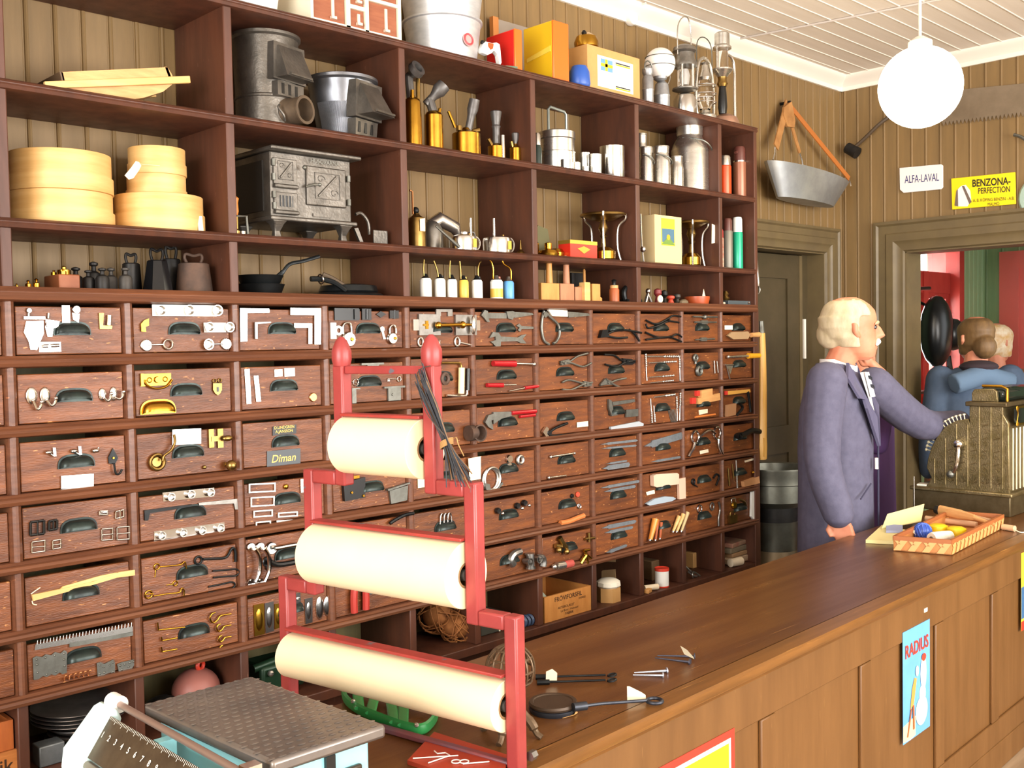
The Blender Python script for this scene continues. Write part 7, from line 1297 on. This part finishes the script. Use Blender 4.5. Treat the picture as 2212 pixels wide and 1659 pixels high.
c3=V((5.5,-.21,0))
person('fair curly haired person in brown behind the blue jacket',c3,V((.9,-.3,0)).normalized(),V((.9,-.3,0)).normalized(),.235,1.41,c3,armset(c3,V((.9,-.3,0)).normalized(),1.36),('brown_jumper',mat('brown_jumper','8a5c3a',.85)),sr(1.38),cr_(1.36),lambda o,f,l,q:[('curly_hair',hairshell(MB(),o,f,l,.235,.8,(.1,.99),1.22).sph(q(-.3,0,.45),.08,16),mat('fair_hair','d6a868',.7,0,'eee0c8',20),.008)])
c4=V((3.95,-.13,0)); f4=V((-.5,-.86,0)).normalized()
person('person in purple with raised bare forearm, mostly hidden behind the work coat',c4,f4,f4,.23,1.36,c4,[([pd(1896,960,4.82),pd(1926,842,4.72),pd(1882,785,4.72)],[.05,.03,.03],V((0,0,1)),.4,.14)],('purple_top',mat('purple_top','5a3a6e',.8)),sr(1.33),[(.6,.19,.13,0),(.95,.18,.13,0),(1.16,.18,.12,0),(1.27,.15,.1,0),(1.31,.09,.07,0)],lambda o,f,l,q:[('dark_bracelet',MB().ring(pd(1927,842,4.69),.036,.008,tuple((pd(1926,842,4.7)-pd(1882,785,4.7)).normalized()),20,8),black_p,0),('hair',hairshell(MB(),o,f,l,.23,.95,(.2,.99),1.1),mat('brown_hair','5a4226',.55),.006)])
# hat stand silhouette at the far window
hs=V((5.30,.2,0)); P=[('pole',MB().cyl(hs,hs+V((0,0,1.98)),.018,n=12),black_p),('stand_base',MB().lathe([(.15,0),(.14,.02),(.03,.05)],hs,n=20),black_p),('cross_arm',MB().tube([hs+V((-.12,.02,1.86)),hs+V((.16,-.03,1.87))],.012,8).tube([hs+V((0,0,1.8)),hs+V((.14,-.06,1.74))],.01,8),black_p),('shelf_bar',MB().bb(hs+V((-.1,-.05,1.22)),hs+V((.2,.04,1.235)),),black_p)]
thing('hat_stand','black stand with cross arms before the far red window','stand',P,loc=hs)
hb=hs+V((.05,-.12,1.6)); thing('hanging_saddle','bulky black leather gear hanging on the dark stand','harness',[('main_flap',MB().sph(hb,.17,18,(.7,.55,1.3)),black_p),('rounded_pad',MB().sph(hb+V((.12,-.05,-.02)),.09,16,(1,.8,1.1)),black_p),('hanging_strap',MB().tube([hb+V((.08,-.04,-.15)),hb+V((.09,-.05,-.3)),hb+V((.08,-.05,-.4))],[.014,.022,.03],8),dk)])
# ---------- goods in the low cubbies ----------
def oncub(px,Y): return onshelf(px,Y,CF+.0005)
cr=mat('crate_wood','c07a3e',.55,0,'a8642e',8,(1,1,6)); cr2=mat('orange_crate','b0602c',.5,0,'9a4f22',8,(5,1,1))
def crate(nm,lk,x0,x1,Y,d,z,h,m_,txt,tm=black_p,grp=None):
    t=.01; P=[('front_board',MB().bb((x0,Y,z),(x1,Y+t,z+h)),m_,{'bev':.001}),('back_board',MB().bb((x0,Y+d-t,z),(x1,Y+d,z+h)),m_),('side_board',MB().bb((x0,Y+t,z),(x0+t,Y+d-t,z+h)),m_),('side_board',MB().bb((x1-t,Y+t,z),(x1,Y+d-t,z+h)),m_),('bottom_board',MB().bb((x0+t,Y+t,z),(x1-t,Y+d-t,z+.008)),m_)]
    if txt:
        q=MB()
        for s_,u,v,sz,bo in txt: q.text(s_,(x0+(x1-x0)*u,Y-.0004,z+h*v),(1,0,0),(0,0,1),sz,.0003,bold=bo)
        P.append(('stencilled_text',q,tm))
    thing(nm,lk,'crate',P,grp)
xr=oncub(46,.02).x
crate('wooden_crate','lower wooden crate with black script at the left edge',xr-.26,xr+.003,.02,.2,CF+.0005,.07,cr,[('Handspik',.6,.5,.045,.01)],mat('crate_ink','3a2412',.6)); crate('wooden_crate','upper orange crate stacked on the lettered one',xr-.27,xr-.012,.025,.2,CF+.071,.072,cr2,[])
b=oncub(175,.13); s=mpp(b); z=0
ts=mat('plate_steel','b0aaa6',.3,.85,'918b88',14,rvar=.06)
for i,(r,h) in enumerate([(72,11)]*2+[(66,13)]*2+[(72,11)]+[(98,8)]*4):
    lk=['bottom','second','third','fourth','fifth','sixth','seventh','eighth','topmost'][i]+(' small dull metal plate in the pile' if i<5 else ' broad metal plate in the pile')
    one('tin_plate',lk,'plate',MB().lathe([(r*.55*s,z*s+.0002),(r*.8*s,z*s+.0002),(r*s,(z+h*.75)*s),(r*s,(z+h-.6)*s),(r*.97*s,(z+h-.6)*s),(r*.72*s,(z+h*.45)*s),(.1*s,(z+h*.4)*s)],b,n=40),ts,'plates piled in the lower cubby'); z+=h
a=oncub(88,.03); one('tin_cube','square grey metal tin in front of the plates','tin',MB().bb((a.x,.035,CF+.0005),(a.x+.062,.085,CF+.052)),mat('tin_grey','8b9092',.5,.6,'6f7476',14),None,.003)
b=oncub(350,.12); one('dark_sack','dark grey lump behind the scale','sack',MB().sph(b+V((0,0,.035)),.045,16,(1.2,1,.8)),dk)
b=oncub(425,.12); s=mpp(b); thing('rubber_ball_float','pinkish round float with red ring on top','float',[('float_ball',MB().sph(b+V((0,0,.062)),.062,24,(1.1,1,1)),mat('float_pink','a8685c',.5)),('red_ring',MB().ring(b+V((.01,-.01,.132)),.012,.006,(.4,-1,0),18,8),mat('ring_red','d8402a',.4))])
b=oncub(585,.11); dg=mat('dark_green_iron','1f3a26',.4,.3)
thing('green_vice','dark green machine part with silver screw in the third cubby','machine part',[('casting',MB().box(b+V((0,0,.05)),(.13,.12,.1)),dg,{'bev':.012}),('top_bar',MB().cyl(b+V((-.08,-.04,.095)),b+V((.08,-.04,.112)),.012,n=12),dg),('screw_head',MB().sph(b+V((-.04,-.07,.08)),.01,10),alu),('flange',MB().lathe([(.05,0),(.05,.012),(.02,.016)],b+V((.07,-.03,.06)),(1,-.3,0),20),dg)])
b=oncub(738,.06); thing('iron_vice_block','brown iron block with bolt behind the bottom roll','machine part',[('block_body',MB().box(b+V((.0,0,.035)),(.12,.08,.07)),mat('brown_block','4a3026',.5,.3),{'bev':.004}),('bolt_head',MB().cyl(b+V((.05,-.04,.045)),b+V((.05,-.052,.045)),.012,n=12),graymetal)])
# jute tow
b=oncub(970,.12); rb=random.Random(5); tw=MB(); jm=mat('jute_brown','a86a34',.85,0,'7f4a20',20)
tw.sph(b+V((.03,-.02,.05)),.055,18,(1.3,1.0,.85)); tw.sph(b+V((-.02,.03,.085)),.05,16,(1.2,1,1))
for i in range(70):
    c=b+V((.03,-.02,.05)) if i%2 else b+V((-.02,.03,.085)); w=rb.uniform(0,6.28); r=.058; ph=rb.uniform(0,3)
    ax=V((rb.uniform(-1,1),rb.uniform(-1,1),rb.uniform(-1,1))).normalized(); t=ax.orthogonal().normalized(); u=ax.cross(t)
    P_=[c+(t*cos(w+k*.35)+u*sin(w+k*.35))*(r*(1+.06*sin(k*1.3+ph)))*1.05 for k in range(7)]; P_=[V((c.x+(p.x-c.x)*1.25,p.y,max(CF+.003,p.z))) for p in P_]; tw.tube(P_,.0022,5)
o=one('jute_tow','loose bundle of brown jute fibre','fibre',tw,jm)
a=oncub(1052,.05); thing('string_box','dark box tied with pale string','box',[('box_body',MB().bb((a.x-.02,.06,CF+.0005),(a.x+.1,.2,CF+.07)),mat('dark_green_box','3a3a30',.6),{'bev':.004}),('string_loop',MB().tube([V((a.x+.07,.059,CF+.003)),V((a.x+.07,.059,CF+.071)),V((a.x+.07,.2,CF+.071))],.003,6),cream)])
b=oncub(1150,.03); cb=MB()
for i in range(5): cb.ring(b+V((-.04+i*.018,.01,.02)),.016,.006,(1,.2,0),16,8)
one('blue_cable_coil','coiled blue grey cable beside the crate','cable',cb,mat('cable_blue','3c4c66',.4))
a=oncub(1177,.012); e_=oncub(1278,.012); hcr=.095
crate('wooden_crate','pine crate stamped with dark text holding grey paper',a.x,e_.x-.002,.012,.24,CF+.0005,hcr,mat('stamped_pine','c98a48',.55,0,'b87838',7,(4,1,1)),[('FRÖVIFORSFIL',.5,.8,.024,.012),('SVERIGE',.8,.62,.011,0),('AKTIEBOLAGET',.45,.45,.013,0),('Liv Bröd - Halmstad',.52,.3,.012,0),('FABRIK',.52,.16,.014,.01)],mat('crate_ink','3a2412',.6))
cp=V((a.x+.05,.08,CF+.02)); one('grey_paper_wrap','grey green wrapping paper sticking out of the stamped crate','paper',MB().prism([V((a.x+.014,.03,CF+.06)),V((a.x+.06,.04,CF+.07)),V((a.x+.055,.1,CF+.115)),V((a.x+.03,.12,CF+.15)),V((a.x+.014,.1,CF+.14))],(.003,.012,0)),mat('grey_green_paper','a3ab98',.7))
b=oncub(1315,.055); s=mpp(b); wb=MB().lathe([(22*s,29*s),(27*s,34*s),(26*s,42*s),(18*s,47*s),(6*s,48*s)],b,n=11,sx=1.0); thing('white_bag_box','low brown carton topped by a crumpled white bag','box',[('carton',MB().lathe([(26*s,0),(26*s,30*s)],b,n=6),card),('white_bag',wb,paper)])
a=oncub(1327,.14); e_=oncub(1366,.14); s=mpp(a); bg=MB(); rbb=random.Random(2)
bg.loft([[V((a.x+(e_.x-a.x)*u+rbb.uniform(-.003,.003),y+rbb.uniform(-.003,.003),CF+.0005+h*s)) for u,y in ((0,.13),(.5,.127),(1,.13),(1,.21),(.5,.213),(0,.21))] for h in (0,20,40,55,70,82)]+[[V((a.x+(e_.x-a.x)*(.1+.8*u),.17+(y-.17)*.4,CF+88*s)) for u,y in ((0,.13),(.5,.127),(1,.13),(1,.21),(.5,.213),(0,.21))]])
one('paper_bag','crumpled brown paper bag standing behind the white topped carton','bag',bg,mat('bag_paper','c9a578',.8,0,'b8946a',9,bump=.3))
b=oncub(1430,.04); s=mpp(b); thing('paste_tin','white tin with red rim and red base edge','tin',[('tin_wall',MB().lathe([(15*s,3*s),(15*s,36*s)],b,n=24),white_e),('red_lid',MB().lathe([(15.6*s,35*s),(16*s,37*s),(15.6*s,41*s),(13*s,39*s)],b,n=24),mat('lid_red','d6402c',.4)),('red_base',MB().lathe([(15.2*s,0),(15.4*s,3*s)],b,n=24),mat('lid_red','d6402c',.4))])
a=oncub(1413,.12); one('brown_carton','dark brown carton behind the white tin','box',MB().bb((a.x,.13,CF+.0005),(a.x+.15,.24,CF+.085)),mat('dark_carton','6a4e30',.7),None,.004)
b=oncub(1412,.03); one('paper_tube','rolled pale paper lying before the tin','paper',MB().cyl(b+V((-.05,.01,.014)),b+V((.012,-.012,.014)),.012,n=14),tagp); b=oncub(1400,.015); one('wooden_offcut','small tan wood piece at the cubby corner','wood',MB().box(b+V((0,0,.009)),(.04,.02,.016),Matrix.Rotation(.3,3,'Z')),pine2,None,.002)
a=oncub(1502,.13); one('small_carton','plain tan carton at the back of the tenth cubby','box',MB().bb((a.x,.14,CF+.0005),(a.x+.14,.24,CF+.07)),card,None,.003)
b=oncub(1496,.035); one('metal_bits','tangle of bright curved metal clips','clips',MB().tube(smooth_path([b+V((-.02,.02,.05)),b+V((-.01,.0,.03)),b+V((.02,0,.02)),b+V((.04,-.01,.004))]),.004,6).tube(smooth_path([b+V((-.02,.01,.03)),b+V((0,-.01,.01)),b+V((.02,-.01,.006))]),.004,6).ring(b+V((-.01,-.01,.018)),.014,.003,(.5,-1,0),16,6),steel)
z=CF+.0005
for i,(h,m_,lk,dx) in enumerate(((.03,mat('packet_pale','c4a888',.7),'lowest pale packet of the pile in the last cubby',0),(.022,mat('packet_tan','b08a62',.7),'second tan packet of the pile in the last cubby',.02),(.025,mat('packet_grey','8a7c64',.7),'third grey packet of the pile in the last cubby',-.005),(.022,mat('packet_red','a86a5a',.7,0,'b89a7a',14),'topmost reddish packet of the pile in the last cubby',.0))):
    a=oncub(1578,.05); one('paper_packet',lk,'packet',MB().box((a.x+.075+dx,.11,z+h/2),(.15,.12,h-.0008),Matrix.Rotation(.06*(i-1),3,'Z')),m_,None,.004); z+=h
b=oncub(1583,.03); one('rolled_parcel','pale rolled parcel in front of the packet pile','parcel',MB().cyl(b+V((-.02,0,.02)),b+V((.05,-.012,.02)),.019,n=16),tagp)
# ---------- things hung at the cabinet end and on the walls ----------
X=XR
P=[]
for i,(zc,yc,r,lk) in enumerate(((2.09,.06,.055,'larger bright steel ladle bowl hung on the cabinet end'),(2.10,.17,.05,'second steel ladle bowl hung further back'))):
    m=MB().lathe([(.005,.034),(r*.55,.03),(r*.85,.016),(r,0),(r*1.08,-.002),(r*1.08,.002)],(X+.004+.0,yc,zc),(1,0,0),28,False)
    thing('strainer_bowl',lk,'strainer',[('bowl',m,nickel),('short_handle',MB().tube(smooth_path([V((X+.012,yc,zc-r)),V((X+.02,yc,zc-r-.05)),V((X+.014,yc,zc-r-.09))]),.005,8),alu)])
m=MB().lathe([(.012,0),(.013,.01),(.012,.12),(.009,.135)],(X+.014,.02,1.95),(.18,.0,-1),14); thing('pot_handle','dull silver handled tool hung below the strainers','tool',[('grip',m,alu),('hook',MB().ring((X+.035,.02,1.8),.02,.004,(0,1,0),18,6),steel)])
aw=mat('axe_handle_wood','d8a858',.45,0,'c08c3e',5,(6,6,.5))
zz=[1.66,1.6,1.5,1.35,1.2,1.1,1.02]; m=MB(); hz=[(1.60,.015),(1.5,.017),(1.35,.019),(1.2,.02),(1.12,.021),(1.08,.023),(1.02,.019)]
m.tube([V((X+.022+.004*sin(i),-.012,z)) for i,(z,_) in enumerate(hz)],[r for _,r in hz],10,flat=(1.1,.8)); thing('axe_handle','pale wooden axe handle hung on the cabinet end','axe handle',[('shaft',m,aw),('upper_cap',MB().cyl((X+.02,-.012,1.6),(X+.018,-.01,1.655),.013,.01,10),graymetal),('end_notch',MB().bb((X+.003,-.03,1.035),(X+.02,.0,1.12)),aw)])
# zinc carrying tub with leather straps on the left wall
Yb=.17; w0=aty(1660,345,Yb); w1=aty(1845,405,Yb); l0=aty(1680,410,Yb); l1=aty(1790,460,Yb)
T0,T1=V((3.60,Yb,2.45)),V((4.40,Yb,2.41)); zb=2.275
n=28; top=[];bot=[];cx=(T0.x+T1.x)/2
zi=mat('tub_zinc','a8abac',.42,.75,'8f9294',7,rvar=.1)
for i in range(n):
    a=2*PI*i/n; x=cos(a); y=sin(a); px_=cx+.40*x; z=2.43-.02*x
    top.append(V((px_,Yb+.092*y,z))); bot.append(V((cx-.03+.27*x,Yb+.06*y,zb-.005*x)))
ins=[V((cx+(p.x-cx)*.97,Yb+(p.y-Yb)*.94,p.z)) for p in top]
m=MB(); m.loft([bot,top],False); m.loft([top,ins],False); m.loft([ins,[p+V((0,0,.004)) for p in bot]],False); m.add(bot,[tuple(reversed(range(n)))])
P=[('tub_wall',m,zi)]; pk=V((3.78,D-.03,2.80)); pkf=aty(1700,222,.25)
pk=pkf; 
def strap(a,b,w,m_): 
    d=(b-a).normalized(); t=d.cross(V((0,-1,0))).normalized()*w; return MB().prism([a-t,a+t,b+t,b-t],(0,-.006,0)),m_
lt=leather
for nm,a,b,w in (('wide_strap',pk+V((0,0,0)),aty(1675,318,.2),.024),('rear_strap',pk+V((.02,0,-.08)),aty(1726,330,.24),.012),('long_strap',pk+V((.02,0,-.01)),aty(1833,386,.19),.014)):
    mm,q=strap(a,b,w,lt); P.append((nm,mm,mat('strap_red','b0682e',.5) if nm=='long_strap' else lt))
P.append(('strap_fold',MB().prism(pl([(1690,232),(1706,220),(1714,262),(1712,276),(1697,274),(1688,248)],.235),(0,-.012,0)),lt))
for p_,q_ in ((aty(1674,318,.2),aty(1670,345,.2)),(aty(1728,332,.24),aty(1735,362,.235)),(aty(1833,386,.19),aty(1838,402,.19))): P.append(('chain_link',MB().tube([p_,(p_+q_)/2+V((.006,0,0)),q_],.004,6),alu))
P.append(('wall_peg',MB().cyl(V((pk.x,D,pk.z)),V((pk.x,pk.y-.02,pk.z)),.008,n=10),iron))
thing('carrying_tub','zinc carrying tub hung on leather straps high on the wall','tub',P)
# wall signs on the back wall
def bx(px,py,o=0): p=atx(px,py,BX-o); return p
def sign(nm,lk,q,th,m_,extra): thing(nm,lk,'sign',[('sign_plate',MB().prism([bx(*p,.004) for p in q],(-th,0,0)),m_,{'bev':.002})]+extra)
def sdir(a,b): return (bx(*b)-bx(*a)).normalized()
ax_=sdir((1945,390),(2035,383)); ux=V((0,0,1))
thing('wall_sign','small white enamel sign with dark blue lettering on the back wall','sign',[('sign_plate',MB().prism([bx(x,y,.004) for x,y in ((1944,363),(2034,355),(2038,358),(2038,405),(2034,409),(1953,417),(1945,410))],(-.008,0,0)),mat('sign_white','ece6e4',.3),{'bev':.002}),('lettering',MB().text('ALFA-LAVAL',bx(1991,386,.0132),ax_,ux,.058,.0004,font_sx=.58,bold=.0),mat('sign_navy','2c2c6a',.4))])
ax2=sdir((2070,412),(2190,404))
can=MB().prism([bx(x,y,.0142) for x,y in ((2068,410),(2076,402),(2086,399),(2096,412),(2098,432),(2090,446),(2066,446))],(-.001,0,0))
thing('wall_sign','yellow enamel sign with black lettering and silver picture','sign',[('sign_plate',MB().prism([bx(x,y,.004) for x,y in ((2056,386),(2194,372),(2196,441),(2058,453))],(-.009,0,0)),mat('sign_bright_yellow','f2d418',.35),{'bev':.002}),('can_picture',can,mat('pic_white','e6e2de',.5)),('can_stripe',MB().prism([bx(x,y,.0154) for x,y in ((2078,402),(2083,402),(2099,436),(2094,441))],(-.001,0,0)).prism([bx(x,y,.0154) for x,y in ((2066,412),(2069,409),(2070,446),(2062,444))],(-.001,0,0)),mat('pic_grey','6a5a52',.5)),('lettering',MB().text('BENZONA-',bx(2141,394,.0145),ax2,ux,.052,.0004,font_sx=.72,bold=.02).text('PERFECTION',bx(2147,411,.0145),ax2,ux,.042,.0004,font_sx=.66,bold=.01).text('A. B. KÖPING BENZIN - A.B.',bx(2146,431,.0145),ax2,ux,.022,.0004,font_sx=.75).text('MALMÖ',bx(2146,441,.0145),ax2,ux,.022,.0004,font_sx=.75),mat('sign_black','1c1a18',.4))])
# hung saw blade and hammer
q=[(2058,200),(2260,172),(2260,240)]; sb=MB(); y0_=bx(2030,270).y; y1_=bx(2260,240).y
e0=bx(2035,268,.004); e1=bx(2260,241,.004); tp0=bx(2050,196,.004); tp1=bx(2260,176,.004); k=26; pts=[tp1,tp0]
for i in range(k):
    a=e0+(e1-e0)*(i/k); pts+= [a+V((0,0,.012)),a+(e1-e0)*(.55/k)+V((0,0,-.012))]
pts.append(e1); sb.prism(pts,(-.004,0,0)); one('crosscut_saw','large faded toothed saw blade hung high on the back wall','saw',sb,mat('saw_steel','8a7a66',.5,.4,'7c6c58',8))
hp=[bx(1842,322,.05),bx(1870,297,.05),bx(1900,268,.05),bx(1930,246,.04)]; thing('wall_mallet','dark headed mallet with thin curved handle on the back wall','mallet',[('mallet_head',MB().cyl(bx(1830,319,.05),bx(1852,331,.05),.03,.033,14),dk),('thin_handle',MB().tube(smooth_path(hp),.011,8),mat('dark_handle','4a3a28',.5))])
for px,py in ((2195,292),): 
    hk=[bx(2190,291,.03),bx(2206,296,.03),bx(2220,306,.03)]; one('iron_wall_hook','thin dark curved hook end at the right picture edge','hook',MB().tube(smooth_path(hk),.008,8),graymetal)
one('round_wall_disc','rim of a pale round disc at the right picture edge','disc',MB().lathe([(.1,0),(.11,.01),(.1,.02)],bx(2252,425,.005),(-1,0,0),28),mat('disc_green','9ab0a4',.4))
# milk separator can on the floor beside the cabinet
b=V((3.46,.02,0)); b=V((3.50,.0,0)); s=mpp(b)
fz=lambda py: atx(1690,py,3.5).z
sepm=mat('separator_steel','76756a',.4,.75,'605f54',12)
c=V((3.485,.075,0))
thing('milk_separator','grey metal milk separator standing between cabinet and door','separator',[('stand_pipe',MB().lathe([(.11,0),(.11,.02),(.05,.05),(.05,.3),(.09,.36)],c,n=28),mat('sep_dark','3c3a30',.5,.4)),('lower_cone',MB().lathe([(.1,.36),(.16,.45),(.13,.5),(.105,.56)],c,n=32),mat('sep_brown','7a6a52',.45,.5)),('middle_can',MB().lathe([(.105,.56),(.105,.68),(.11,.7)],c,n=32),sepm),('dark_ring',MB().lathe([(.11,.7),(.115,.77)],c,n=32),dk),('upper_bowl',MB().lathe([(.12,.77),(.165,.8),(.165,.88),(.172,.885),(.172,.92),(.18,.95),(.18,.96),(.165,.955),(.15,.82),(.01,.81)],c,n=40),sepm),('side_pipe',MB().cyl(c+V((.135,-.06,.2)),c+V((.135,-.06,.62)),.008,n=10),alu)])
